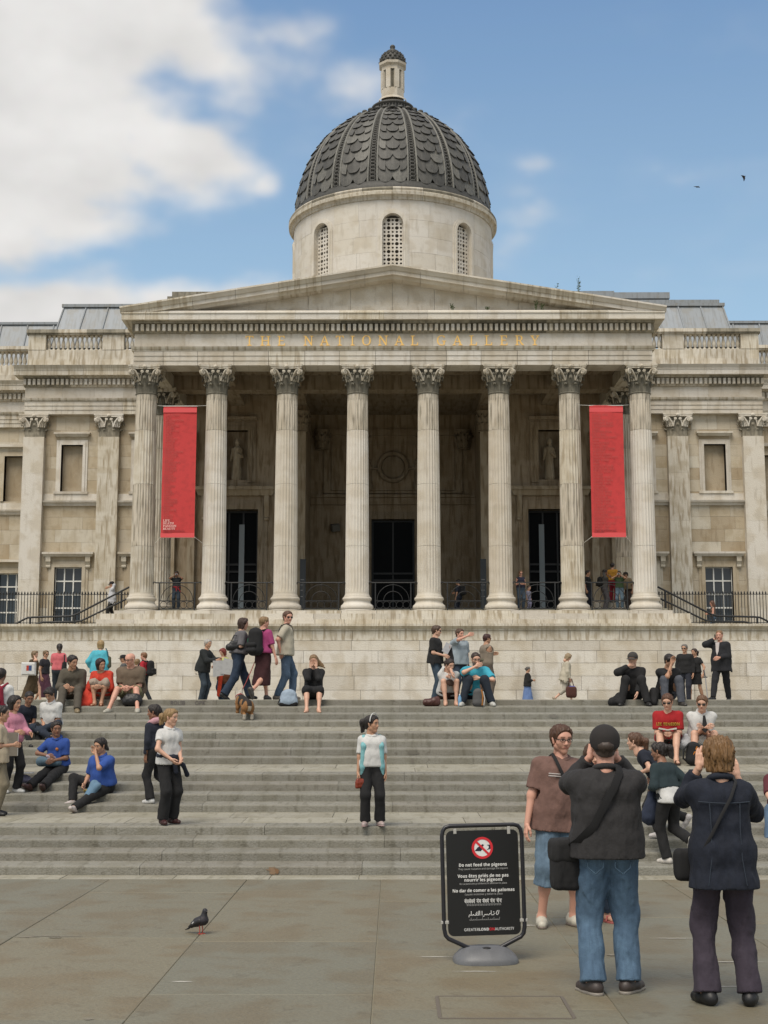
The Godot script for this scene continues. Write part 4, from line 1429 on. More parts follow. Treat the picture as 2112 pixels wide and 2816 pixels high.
		ch.turn(0, Transform3D(Basis(Vector3.UP, ang), Vector3.ZERO))
		part(dm, "chain_ornament", ch.mesh(), M.lead)
	# overlapping lead scales
	var rows_n := 12
	var lead := [M.lead, M.lead, M.lead2, M.lead, M.lead3]
	for r in range(rows_n - 1, -1, -1):
		var t0 := 0.0 + 0.86 * (1.0 - pow(1.0 - float(r) / rows_n, 1.12))
		var t1 := 0.0 + 0.86 * (1.0 - pow(1.0 - float(r + 1) / rows_n, 1.12)) + 0.035
		for k in range(-4, 5):
			var mid := deg_to_rad(22.5 * k)
			var rib_a := lerpf(0.34, 0.17, t0) / dome_at(t0).x
			var span := deg_to_rad(22.5) - 2 * rib_a
			var cells := [[-0.5, 0.0], [0.0, 0.5]] if r % 2 == 0 else [[-0.5, -0.25], [-0.25, 0.25], [0.25, 0.5]]
			for cl in cells:
				var c := MB.new()
				var grid := []
				for i in 6:
					var v := i / 5.0
					var row := PackedVector3Array()
					for j in 7:
						var u := j / 6.0
						var uu := lerpf(cl[0], cl[1], u)
						# rounded lower edge: full cells hang as a U, half cells as half of one
						var cu := (u * 2.0 - 1.0)
						if cl[1] - cl[0] < 0.3: cu = (u - 1.0) if cl[0] > 0 else u
						if cl[1] - cl[0] < 0.3 and cl[0] > 0: cu = u
						if cl[1] - cl[0] < 0.3 and cl[0] < 0: cu = 1.0 - u
						var drop := 0.42 * (1.0 - sqrt(maxf(0.0, 1.0 - 0.98 * cu * cu)))
						var vv := lerpf(drop, 1.0, v)
						var p := dome_at(clampf(lerpf(t0, t1, vv), 0, 0.97))
						var lift := 0.105 * (1.0 - vv) + 0.012 + 0.03 * (1.0 - absf(cu)) * (1.0 - v)
						if absf(cu) < 0.2: lift += 0.012
						var aa := mid + uu * span
						row.append(Vector3(sin(aa) * (p.x + lift), p.y + lift * 0.3, cos(aa) * (p.x + lift)))
					grid.append(row)
				# thick rolled lower edge
				var under := PackedVector3Array()
				for q in grid[0]:
					var inward := Vector3(q.x, 0, q.z).normalized() * 0.10
					under.append(q - inward + Vector3(0, 0.012, 0))
				c.sheet(grid, false)
				c.sheet([under, grid[0]], false)
				part(dm, "scale", c.mesh(), lead[rng.randi() % 5])
	# crown and lantern
	b = MB.new()
	b.lathe([Vector2(1.75, 39.35), Vector2(1.72, 39.46), Vector2(1.35, 39.5), Vector2(1.22, 39.55), Vector2(1.2, 39.95), Vector2(1.3, 40.0), Vector2(1.34, 40.1), Vector2(1.2, 40.2), Vector2(0.8, 40.3)], 40)
	for i in 40:
		var a := TAU * i / 40
		b.tube([Vector3(sin(a) * 1.24, 39.52, cos(a) * 1.24), Vector3(sin(a) * 1.22, 39.96, cos(a) * 1.22)], 0.05, 4)
	b.turn(0, Transform3D(Basis(), Vector3(0, -0.65, 0)))
	part(dm, "crown_ring", b.mesh(), M.lead3)
	for i in 32:
		var a := TAU * i / 32
		b = MB.new()
		b.lathe([Vector2(0, -0.07), Vector2(0.12, -0.05), Vector2(0.2, 0.0), Vector2(0.14, 0.1), Vector2(0, 0.13)], 6, Vector3(sin(a) * 2.42, 38.46, cos(a) * 2.42))
		if absf(wrapf(a, -PI, PI)) < 1.9: part(dm, "knob", b.mesh(), M.lead)
	var ln := group_part(g, "lantern", P(0, 0, DC) * Vector3(1, 0, 1) + Vector3(0, -BY, 0))
	ln.scale.y = 0.882
	ln.position.y += 4.394
	b = MB.new()
	b.lathe([Vector2(0.9, 40.2), Vector2(0.88, 40.32), Vector2(0.8, 40.4)], 32)
	var oct := func(r0: float, y0: float, y1: float, r1: float) -> void:
		for i in 8:
			var a0 := TAU * (i + 0.5) / 8
			var a1 := TAU * (i + 1.5) / 8
			b.quad(Vector3(sin(a0) * r0, y0, cos(a0) * r0), Vector3(sin(a1) * r0, y0, cos(a1) * r0), Vector3(sin(a1) * r1, y1, cos(a1) * r1), Vector3(sin(a0) * r1, y1, cos(a0) * r1), Vector3(sin((a0 + a1) / 2), 0, cos((a0 + a1) / 2)))
	oct.call(0.76, 40.4, 41.05, 0.76)
	oct.call(0.74, 42.45, 42.72, 0.74)
	oct.call(0.6, 41.0, 42.5, 0.6)
	oct.call(0.74, 42.72, 42.85, 0.9)
	oct.call(0.9, 42.85, 43.02, 0.92)
	oct.call(0.92, 43.02, 43.06, 0.75)
	part(ln, "body", b.mesh(), M.stone[2])
	for i in 8:
		var a := TAU * (i + 0.5) / 8
		b = MB.new()
		b.box(Vector3(-0.15, 41.05, -0.12), Vector3(0.15, 42.45, 0.06))
		b.turn(0, Transform3D(Basis(Vector3.UP, a), Vector3(sin(a) * 0.69, 0, cos(a) * 0.69)))
		part(ln, "pier", b.mesh(), M.stone[0])
		a = TAU * i / 8
		b = MB.new()
		b.box(Vector3(-0.14, 41.1, -0.02), Vector3(0.14, 42.42, 0.02))
		b.turn(0, Transform3D(Basis(Vector3.UP, a), Vector3(sin(a) * 0.575, 0, cos(a) * 0.575)))
		part(ln, "grille", b.mesh(), M.soot)
	b = MB.new()
	b.lathe([Vector2(0.79, 43.06), Vector2(0.79, 43.2), Vector2(0.77, 43.4), Vector2(0.68, 43.65), Vector2(0.52, 43.87), Vector2(0.38, 43.98), Vector2(0.4, 44.05), Vector2(0.24, 44.1), Vector2(0.16, 44.16), Vector2(0.2, 44.22), Vector2(0.1, 44.3), Vector2(0.17, 44.38), Vector2(0.16, 44.5), Vector2(0.08, 44.58), Vector2(0.0, 44.6)], 24)
	for j in 4:
		for i in 16:
			var a := TAU * (i + 0.5 * (j % 2)) / 16
			var rr: float = [0.8, 0.76, 0.67, 0.54][j]
			var yy: float = [43.2, 43.42, 43.64, 43.82][j]
			b.lathe([Vector2(0, -0.1), Vector2(0.08, -0.06), Vector2(0.1, 0.04), Vector2(0, 0.1)], 6, Vector3(sin(a) * rr, yy, cos(a) * rr))
	part(ln, "cupola", b.mesh(), M.lead3)

# ---------------------------------------------------------------- smooth solids: distances to tapered bones, meshed as surface nets
class Field:
	var o: Vector3
	var c: float
	var nx: int
	var ny: int
	var nz: int
	var g := PackedFloat32Array()
	var x0 := PackedInt32Array()
	var x1 := PackedInt32Array()
	# bones: [a, b, ra, rb] and optionally a blend of its own as a fifth value; cuts: [point, normal, reach]
	func _init(bones: Array, cell: float, blend: float, rough: float = 0.0, seed_: int = 1, cuts: Array = [], nf: float = 9.0) -> void:
		c = cell
		var lo := Vector3.ONE * 1e9
		var hi := Vector3.ONE * -1e9
		for q in bones:
			var r := maxf(q[2], q[3]) + 2.0 * cell + rough * 1.5
			lo = lo.min(q[0] - Vector3.ONE * r).min(q[1] - Vector3.ONE * r)
			hi = hi.max(q[0] + Vector3.ONE * r).max(q[1] + Vector3.ONE * r)
		o = lo
		nx = int((hi.x - lo.x) / c) + 2
		ny = int((hi.y - lo.y) / c) + 2
		nz = int((hi.z - lo.z) / c) + 2
		g.resize(nx * ny * nz)
		g.fill(10.0)
		x0.resize(ny * nz); x0.fill(nx)
		x1.resize(ny * nz); x1.fill(-1)
		var ns: FastNoiseLite = null
		if rough > 0.0:
			ns = FastNoiseLite.new()
			ns.seed = seed_
			ns.frequency = nf
			ns.fractal_octaves = 3
		for q in bones:
			var a: Vector3 = q[0] - o
			var b: Vector3 = q[1] - o
			var ra: float = q[2]
			var rb: float = q[3]
			var k: float = q[4] if q.size() > 4 else blend
			var mg := 2.2 * c + k * 0.5 + rough
			var ba := b - a
			var bb := maxf(ba.length_squared(), 1e-9)
			var lo2 := (a - Vector3.ONE * (ra + mg)).min(b - Vector3.ONE * (rb + mg)) / c
			var hi2 := (a + Vector3.ONE * (ra + mg)).max(b + Vector3.ONE * (rb + mg)) / c
			var ix0 := maxi(0, int(lo2.x))
			var iy0 := maxi(0, int(lo2.y))
			var iz0 := maxi(0, int(lo2.z))
			var ix1 := mini(nx - 1, int(hi2.x) + 1)
			var iy1 := mini(ny - 1, int(hi2.y) + 1)
			var iz1 := mini(nz - 1, int(hi2.z) + 1)
			var big := maxf(ra, rb) + mg
			for iy in range(iy0, iy1 + 1):
				var py := iy * c
				for iz in range(iz0, iz1 + 1):
					var pz := iz * c
					# skip rows that pass the bone by: nearest point on the axis in this y, z plane
					var qy := py - a.y
					var qz := pz - a.z
					var den := ba.y * ba.y + ba.z * ba.z
					var hh := clampf((qy * ba.y + qz * ba.z) / den, 0.0, 1.0) if den > 1e-9 else 0.0
					var ey := qy - ba.y * hh
					var ez := qz - ba.z * hh
					if ey * ey + ez * ez > big * big: continue
					var row := iy * nz + iz
					var base := row * nx
					var hit0 := nx
					var hit1 := -1
					for ix in range(ix0, ix1 + 1):
						var px := ix * c - a.x
						var h := clampf((px * ba.x + qy * ba.y + qz * ba.z) / bb, 0.0, 1.0)
						var dx := px - ba.x * h
						var dy := qy - ba.y * h
						var dz := qz - ba.z * h
						var d := sqrt(dx * dx + dy * dy + dz * dz) - (ra + (rb - ra) * h)
						if d > mg: continue
						var w := g[base + ix]
						if k > 0.0:
							var e := k - absf(d - w)
							if e > 0.0: g[base + ix] = minf(d, w) - e * e / k * 0.25
							elif d < w: g[base + ix] = d
						elif d < w: g[base + ix] = d
						if ix < hit0: hit0 = ix
						if ix > hit1: hit1 = ix
					if hit0 < x0[row]: x0[row] = hit0
					if hit1 > x1[row]: x1[row] = hit1
		if ns or cuts.size() > 0:
			for iy in ny:
				for iz in nz:
					var row := iy * nz + iz
					for ix in range(x0[row], x1[row] + 1):
						var k := row * nx + ix
						var p := o + Vector3(ix, iy, iz) * c
						var w := g[k]
						if ns and absf(w) < rough + 2.5 * c: w += rough * ns.get_noise_3d(p.x, p.y * (0.22 if nf > 20.0 else 0.5), p.z)
						for q in cuts:
							var e: Vector3 = p - q[0]
							if q[2] <= 0.0 or e.length_squared() < q[2] * q[2]: w = maxf(w, e.dot(q[1]))
						g[k] = w
	func net() -> MB:
		var m := MB.new()
		var idx := PackedInt32Array()
		idx.resize(nx * ny * nz)
		idx.fill(-1)
		var sy := nz * nx
		var sz := nx
		for iy in ny - 1:
			for iz in nz - 1:
				var row := iy * nz + iz
				var a0 := mini(mini(x0[row], x0[row + 1]), mini(x0[row + nz], x0[row + nz + 1]))
				var a1 := maxi(maxi(x1[row], x1[row + 1]), maxi(x1[row + nz], x1[row + nz + 1]))
				a0 = maxi(a0 - 1, 0)
				a1 = mini(a1, nx - 2)
				var k := row * nx + a0
				for ix in range(a0, a1 + 1):
					var v0 := g[k]; var v1 := g[k + 1]
					var v2 := g[k + sz]; var v3 := g[k + sz + 1]
					var v4 := g[k + sy]; var v5 := g[k + sy + 1]
					var v6 := g[k + sy + sz]; var v7 := g[k + sy + sz + 1]
					var s := int(v0 < 0.0) + int(v1 < 0.0) + int(v2 < 0.0) + int(v3 < 0.0) + int(v4 < 0.0) + int(v5 < 0.0) + int(v6 < 0.0) + int(v7 < 0.0)
					if s != 0 and s != 8:
						var p := Vector3.ZERO
						var n := 0
						# corners: bit 0 x, bit 1 z, bit 2 y
						if (v0 < 0.0) != (v1 < 0.0): p += Vector3(v0 / (v0 - v1), 0, 0); n += 1
						if (v2 < 0.0) != (v3 < 0.0): p += Vector3(v2 / (v2 - v3), 0, 1); n += 1
						if (v4 < 0.0) != (v5 < 0.0): p += Vector3(v4 / (v4 - v5), 1, 0); n += 1
						if (v6 < 0.0) != (v7 < 0.0): p += Vector3(v6 / (v6 - v7), 1, 1); n += 1
						if (v0 < 0.0) != (v2 < 0.0): p += Vector3(0, 0, v0 / (v0 - v2)); n += 1
						if (v1 < 0.0) != (v3 < 0.0): p += Vector3(1, 0, v1 / (v1 - v3)); n += 1
						if (v4 < 0.0) != (v6 < 0.0): p += Vector3(0, 1, v4 / (v4 - v6)); n += 1
						if (v5 < 0.0) != (v7 < 0.0): p += Vector3(1, 1, v5 / (v5 - v7)); n += 1
						if (v0 < 0.0) != (v4 < 0.0): p += Vector3(0, v0 / (v0 - v4), 0); n += 1
						if (v1 < 0.0) != (v5 < 0.0): p += Vector3(1, v1 / (v1 - v5), 0); n += 1
						if (v2 < 0.0) != (v6 < 0.0): p += Vector3(0, v2 / (v2 - v6), 1); n += 1
						if (v3 < 0.0) != (v7 < 0.0): p += Vector3(1, v3 / (v3 - v7), 1); n += 1
						var nn := Vector3(minf(v1, 0.5) + minf(v3, 0.5) + minf(v5, 0.5) + minf(v7, 0.5) - minf(v0, 0.5) - minf(v2, 0.5) - minf(v4, 0.5) - minf(v6, 0.5), minf(v4, 0.5) + minf(v5, 0.5) + minf(v6, 0.5) + minf(v7, 0.5) - minf(v0, 0.5) - minf(v1, 0.5) - minf(v2, 0.5) - minf(v3, 0.5), minf(v2, 0.5) + minf(v3, 0.5) + minf(v6, 0.5) + minf(v7, 0.5) - minf(v0, 0.5) - minf(v1, 0.5) - minf(v4, 0.5) - minf(v5, 0.5))
						idx[k] = m.v.size()
						m.v.append(o + (Vector3(ix, iy, iz) + p / n) * c)
						m.n.append(nn.normalized() if nn.length_squared() > 1e-12 else Vector3.UP)
						# quads round the three edges that leave corner 0
						if (v0 < 0.0) != (v1 < 0.0): quad(m, idx[k], idx[k - sz], idx[k - sz - sy], idx[k - sy], v0 < 0.0)
						if (v0 < 0.0) != (v4 < 0.0): quad(m, idx[k], idx[k - 1], idx[k - 1 - sz], idx[k - sz], v0 < 0.0)
						if (v0 < 0.0) != (v2 < 0.0): quad(m, idx[k], idx[k - sy], idx[k - sy - 1], idx[k - 1], v0 < 0.0)
					k += 1
		return m
	func quad(m: MB, a: int, b: int, d: int, e: int, inside: bool) -> void:
		if a < 0 or b < 0 or d < 0 or e < 0: return
		if inside: m.ix.append_array(PackedInt32Array([a, b, d, a, d, e]))
		else: m.ix.append_array(PackedInt32Array([a, d, b, a, e, d]))

# ---------------------------------------------------------------- railings, banners, sign board
func arc(c: Vector3, r: float, a0: float, a1: float, k: int) -> Array:
	var out := []
	for i in k + 1:
		var a := lerpf(a0, a1, float(i) / k)
		out.append(c + Vector3(cos(a) * r, sin(a) * r, 0))
	return out

func build_ironwork() -> void:
	# panels between the columns
	var base: Node3D = null
	var words := ["first from the left, behind the photographer in red", "second from the left, before a tall glass door", "third from the left, before bare dark wall", "in the middle, before the main doorway", "third from the right, before bare dark wall", "second from the right, before a tall glass door", "first from the right, behind a group of people"]
	for i in 7:
		var x := -9.135 + 3.045 * i
		var o: Node3D
		var lab: String = "black iron railing, " + words[i]
		if i == 0:
			base = thing("iron_railing", lab, "railing", Vector3(x, 6.04, -57.9), 0, "iron railings between the portico columns")
			o = base
			var b := MB.new()
			b.tube([Vector3(-1.02, 1.16, 0), Vector3(-1.03, 1.22, 0), Vector3(-0.98, 1.26, 0), Vector3(-0.9, 1.23, 0), Vector3(0.9, 1.23, 0), Vector3(0.98, 1.26, 0), Vector3(1.03, 1.22, 0), Vector3(1.02, 1.16, 0)], 0.03)
			part(o, "top_rail", b.mesh(), M.iron)
			for s in [-1, 1]:
				b = MB.new()
				b.box(Vector3(s * 0.75 - 0.025, 0, -0.025), Vector3(s * 0.75 + 0.025, 1.23, 0.025))
				part(o, "post", b.mesh(), M.iron)
			for y in [0.46, 0.12]:
				b = MB.new()
				b.box(Vector3(-0.74, y - 0.018, -0.018), Vector3(0.74, y + 0.018, 0.018))
				part(o, "cross_rail", b.mesh(), M.iron)
			for r in [0.68, 0.4]:
				b = MB.new()
				b.tube(arc(Vector3(0, 0.46, 0), r, 0, PI, 16), 0.016, 5)
				part(o, "arch", b.mesh(), M.iron)
			for k in 5:
				b = MB.new()
				b.tube(arc(Vector3(-0.56 + 0.28 * k, 0.29, 0), 0.145, 0, TAU, 14), 0.013, 5)
				part(o, "ring", b.mesh(), M.iron)
			b = MB.new()
			b.tube([Vector3(0, 0.86, 0), Vector3(0, 1.22, 0)], 0.014, 5)
			part(o, "stay", b.mesh(), M.iron)
		else:
			o = base.duplicate()
			o.name = numbered("iron_railing")
			add_child(o)
			o.position.x = x
			o.set_meta("label", lab)
	# spiked fences on the forecourt, with handrails of the side stairs
	for s in [-1, 1]:
		var side := "left" if s < 0 else "right"
		var f := thing("spiked_fence", "thin black iron fence with spiked bars before the %s wing windows" % side, "fence", Vector3(s * 15.5, 5.4, -62), 0, "spiked fences before the wings")
		var bar := MB.new()
		bar.tube([Vector3(0, 0, 0), Vector3(0, 1.74, 0)], 0.016, 5)
		bar.lathe([Vector2(0.0, 1.70), Vector2(0.04, 1.76), Vector2(0.03, 1.80), Vector2(0, 1.88)], 6)
		var bm := bar.mesh()
		for i in 60: part(f, "bar", bm, M.iron, mv(s * (-3.9 + 0.1375 * i), 0, 0))
		for y in [1.70, 0.42]:
			var r := MB.new()
			r.box(Vector3(minf(s * -4.0, s * 4.4), y, -0.012), Vector3(maxf(s * -4.0, s * 4.4), y + 0.03, 0.012))
			part(f, "rail", r.mesh(), M.iron)
		var h := thing("handrail", "black tubular stair handrail sloping down beside the %smost column" % side, "handrail", Vector3(s * 12.4, 5.4, -58.6), 0, "handrails of the side stairs")
		var off := Vector3(s * 12.4, 5.4, 0)
		var up := []
		for q in [[11.3, 7.15], [13.5, 6.0], [13.69, 5.93], [13.9, 5.9], [15.4, 5.86], [15.61, 5.84], [15.8, 5.75], [16.14, 5.56], [16.4, 5.42]]: up.append(Vector3(s * q[0], q[1], 0) - off)
		var b := MB.new()
		b.tube(up, 0.042, 8)
		part(h, "rail", b.mesh(), M.iron)
		var low := []
		for q in [[11.3, 6.69], [13.2, 5.76], [13.35, 5.70], [13.6, 5.67], [14.95, 5.65], [15.15, 5.6], [15.4, 5.5]]: low.append(Vector3(s * q[0], q[1], 0) - off)
		b = MB.new()
		b.tube(low, 0.04, 8)
		part(h, "rail", b.mesh(), M.iron)
		for q in [[11.62, 7.0], [13.6, 5.95], [15.5, 5.85]]:
			b = MB.new()
			b.tube([Vector3(s * q[0], 5.4, 0) - off, Vector3(s * q[0], q[1], 0) - off], 0.045, 8)
			part(h, "post", b.mesh(), M.iron)
		# the side stair itself
		var st := thing("side_stair", "short stone stair on the %s flank of the portico" % side, "stair", Vector3(s * 11.7, 5.4, -59.3), 0, "side stairs of the portico")
		for i in 5:
			b = MB.new()
			b.box(Vector3(minf(s * (0.34 * i), s * (0.34 * i + 0.33)), 0, -0.65), Vector3(maxf(s * (0.34 * i), s * (0.34 * i + 0.33)), 0.58 - 0.12 * i, 0.5))
			part(st, "tread", b.mesh(), pick(M.stained))
	# dark notice boards that lean beside the third and sixth columns
	for s in [-1, 1]:
		var nb := thing("notice_board", "tall narrow dark board standing behind the %s column" % ("third" if s < 0 else "sixth"), "sign", Vector3(s * 4.28, 6.04, -64.9))
		var b := MB.new()
		b.cbox(Vector3(-0.14, 0.0, -0.05), Vector3(0.14, 3.0, 0.05), 0.01)
		part(nb, "board", b.mesh(), surf(srgb(0.035, 0.04, 0.045), 0.4))
		for y in [1.2, 1.5, 1.75, 2.0]:
			b = MB.new()
			b.box(Vector3(-0.1, y, 0.051), Vector3(0.06, y + 0.03, 0.054))
			part(nb, "text_line", b.mesh(), surf(srgb(0.3, 0.3, 0.3), 0.6))
	# floodlight on the inner wall
	var fl := thing("floodlight", "small floodlight fixed on the dark inner wall left of the main door", "lamp", Vector3(-3.06, 11.2, -70.55))
	var b := MB.new()
	b.cbox(Vector3(-0.22, 0, 0.1), Vector3(0.22, 0.36, 0.35), 0.03)
	b.turn(0, Transform3D(Basis(Vector3.RIGHT, 0.5) * Basis(Vector3.UP, 0.4), Vector3.ZERO))
	part(fl, "housing", b.mesh(), surf(srgb(0.14, 0.135, 0.12), 0.5))
	b = MB.new()
	b.tube([Vector3(0, 0.1, 0), Vector3(0, 0.2, 0.2)], 0.03)
	part(fl, "arm", b.mesh(), M.iron)

func build_banners() -> void:
	var left := ["CREATION", "LIFE", "REDEMPTION", "DESIRE", "PLEASURE", "GLORY", "SACRIFICE", "PAIN", "GRIEF", "MEMORY", "POWER", "GRACE", "PEACE", "VIRTUE", "TEMPTATION", "TRIUMPH", "ECSTASY", "BELIEF", "INNOCENCE", "HONOUR", "WISDOM", "MYSTERY", "LIGHT", "CHAOS", "MAJESTY", "DESTINY", "PITY", "HEAVEN", "HOPE", "FAITH", "VANITY", "FURY", "FREEDOM", "TORMENT", "DESIRE", "WAR", "REMORSE", "EVIL", "PURITY", "UNION", "TRUTH"]
	for s in [-1, 1]:
		var cx: float = s * 9.06
		var o := thing("banner", "tall red cloth banner with columns of words hanging between the two %smost columns" % ("left" if s < 0 else "right"), "banner", Vector3(cx, 9.11, -57.2), 0, "red banners on the portico")
		var b := MB.new()
		var rows := []
		for lay in [0.0, 0.012]:
			rows = []
			for j in 29:
				var row := PackedVector3Array()
				for i in 9:
					var x := -0.71 + 1.42 * i / 8
					var y := 5.65 * j / 28
					row.append(Vector3(x, y, 0.015 * sin(y * 1.3 + s) + 0.012 * sin(x * 3.0 + y * 0.4) - lay))
				rows.append(row)
			b.sheet(rows, false, lay == 0.0)
		part(o, "cloth", b.mesh(), M.red)
		for y in [0.0, 5.36]:
			b = MB.new()
			b.box(Vector3(-0.712, y, 0.022), Vector3(0.712, y + 0.19, 0.028))
			part(o, "hem", b.mesh(), M.redband)
		for y in [0.01, 5.64]:
			b = MB.new()
			b.tube([Vector3(-0.74, y, 0), Vector3(0.74, y, 0)], 0.022)
			part(o, "rod", b.mesh(), surf(srgb(0.5, 0.48, 0.45), 0.4))
		for e in [-1, 1]:
			b = MB.new()
			b.tube([Vector3(e * 0.72, 0.02, 0), Vector3(e * 0.99, -0.18, -0.4)], 0.008, 5)
			part(o, "tie", b.mesh(), M.white)
			b = MB.new()
			b.tube([Vector3(e * 0.72, 5.65, 0), Vector3(e * 1.06, 5.8, -0.6)], 0.008, 5)
			part(o, "tie", b.mesh(), M.white)
		var faint := surf(srgb(0.44, 0.085, 0.075), 0.8)
		var pale := surf(srgb(0.78, 0.5, 0.46), 0.8)
		var dark := surf(srgb(0.28, 0.03, 0.035), 0.8)
		var n := left.size()
		for i in n:
			var w: String = left[i] if s < 0 else left[(i * 17 + 5) % n]
			if s > 0 and i % 4 != 1: w += " " + left[(i * 7 + 3) % n].substr(0, 4)
			text_part(o, "word", w, 0.085, faint, Vector3(-0.62, 5.24 - i * (0.1136 if s < 0 else 0.1225), 0.03), 0.002, false, "Droid Serif", HORIZONTAL_ALIGNMENT_LEFT)
		if s < 0:
			for q in [["LIFE", 0.715], ["DEATH", 0.6], ["PASSION", 0.485], ["BEAUTY", 0.37]]:
				text_part(o, "word", q[0], 0.09, pale, Vector3(-0.62, q[1] - 0.0, 0.03), 0.003, true, "Droid Serif", HORIZONTAL_ALIGNMENT_LEFT)
		text_part(o, "word", "THE NATIONAL", 0.085, dark, Vector3(-0.62, 0.275, 0.03), 0.003, true, "Droid Serif", HORIZONTAL_ALIGNMENT_LEFT)
		text_part(o, "word", "GALLERY", 0.06, dark, Vector3(-0.62, 0.205, 0.03), 0.003, true, "Droid Serif", HORIZONTAL_ALIGNMENT_LEFT)

func rounded(w: float, h: float, r: float, k: int = 5) -> PackedVector2Array:
	var p := PackedVector2Array()
	for q in [[w - r, h - r, 0], [-w + r, h - r, 1], [-w + r, -h + r, 2], [w - r, -h + r, 3]]:
		for i in k + 1:
			var a: float = PI / 2 * (q[2] + float(i) / k)
			p.append(Vector2(q[0] + cos(a) * r, q[1] + sin(a) * r))
	return p

func strokes(parent: Node, called: String, lines: Array, w: float, m: Material, at: Vector3, sc: float) -> void:
	# hand-drawn script: each line a list of points, drawn as flat ribbons
	var b := MB.new()
	for l in lines:
		for i in l.size() - 1:
			var a := Vector2(l[i][0], l[i][1]) * sc
			var c := Vector2(l[i + 1][0], l[i + 1][1]) * sc
			var t := (c - a).normalized() * w * 0.5
			var n := Vector2(-t.y, t.x)
			b.quad(Vector3(a.x - t.x + n.x, a.y - t.y + n.y, 0), Vector3(c.x + t.x + n.x, c.y + t.y + n.y, 0), Vector3(c.x + t.x - n.x, c.y + t.y - n.y, 0), Vector3(a.x - t.x - n.x, a.y - t.y - n.y, 0), Vector3(0, 0, 1))
	part(parent, called, b.mesh(), m, Transform3D(Basis(), at))

const SX := 0.706
const SD := 10.92

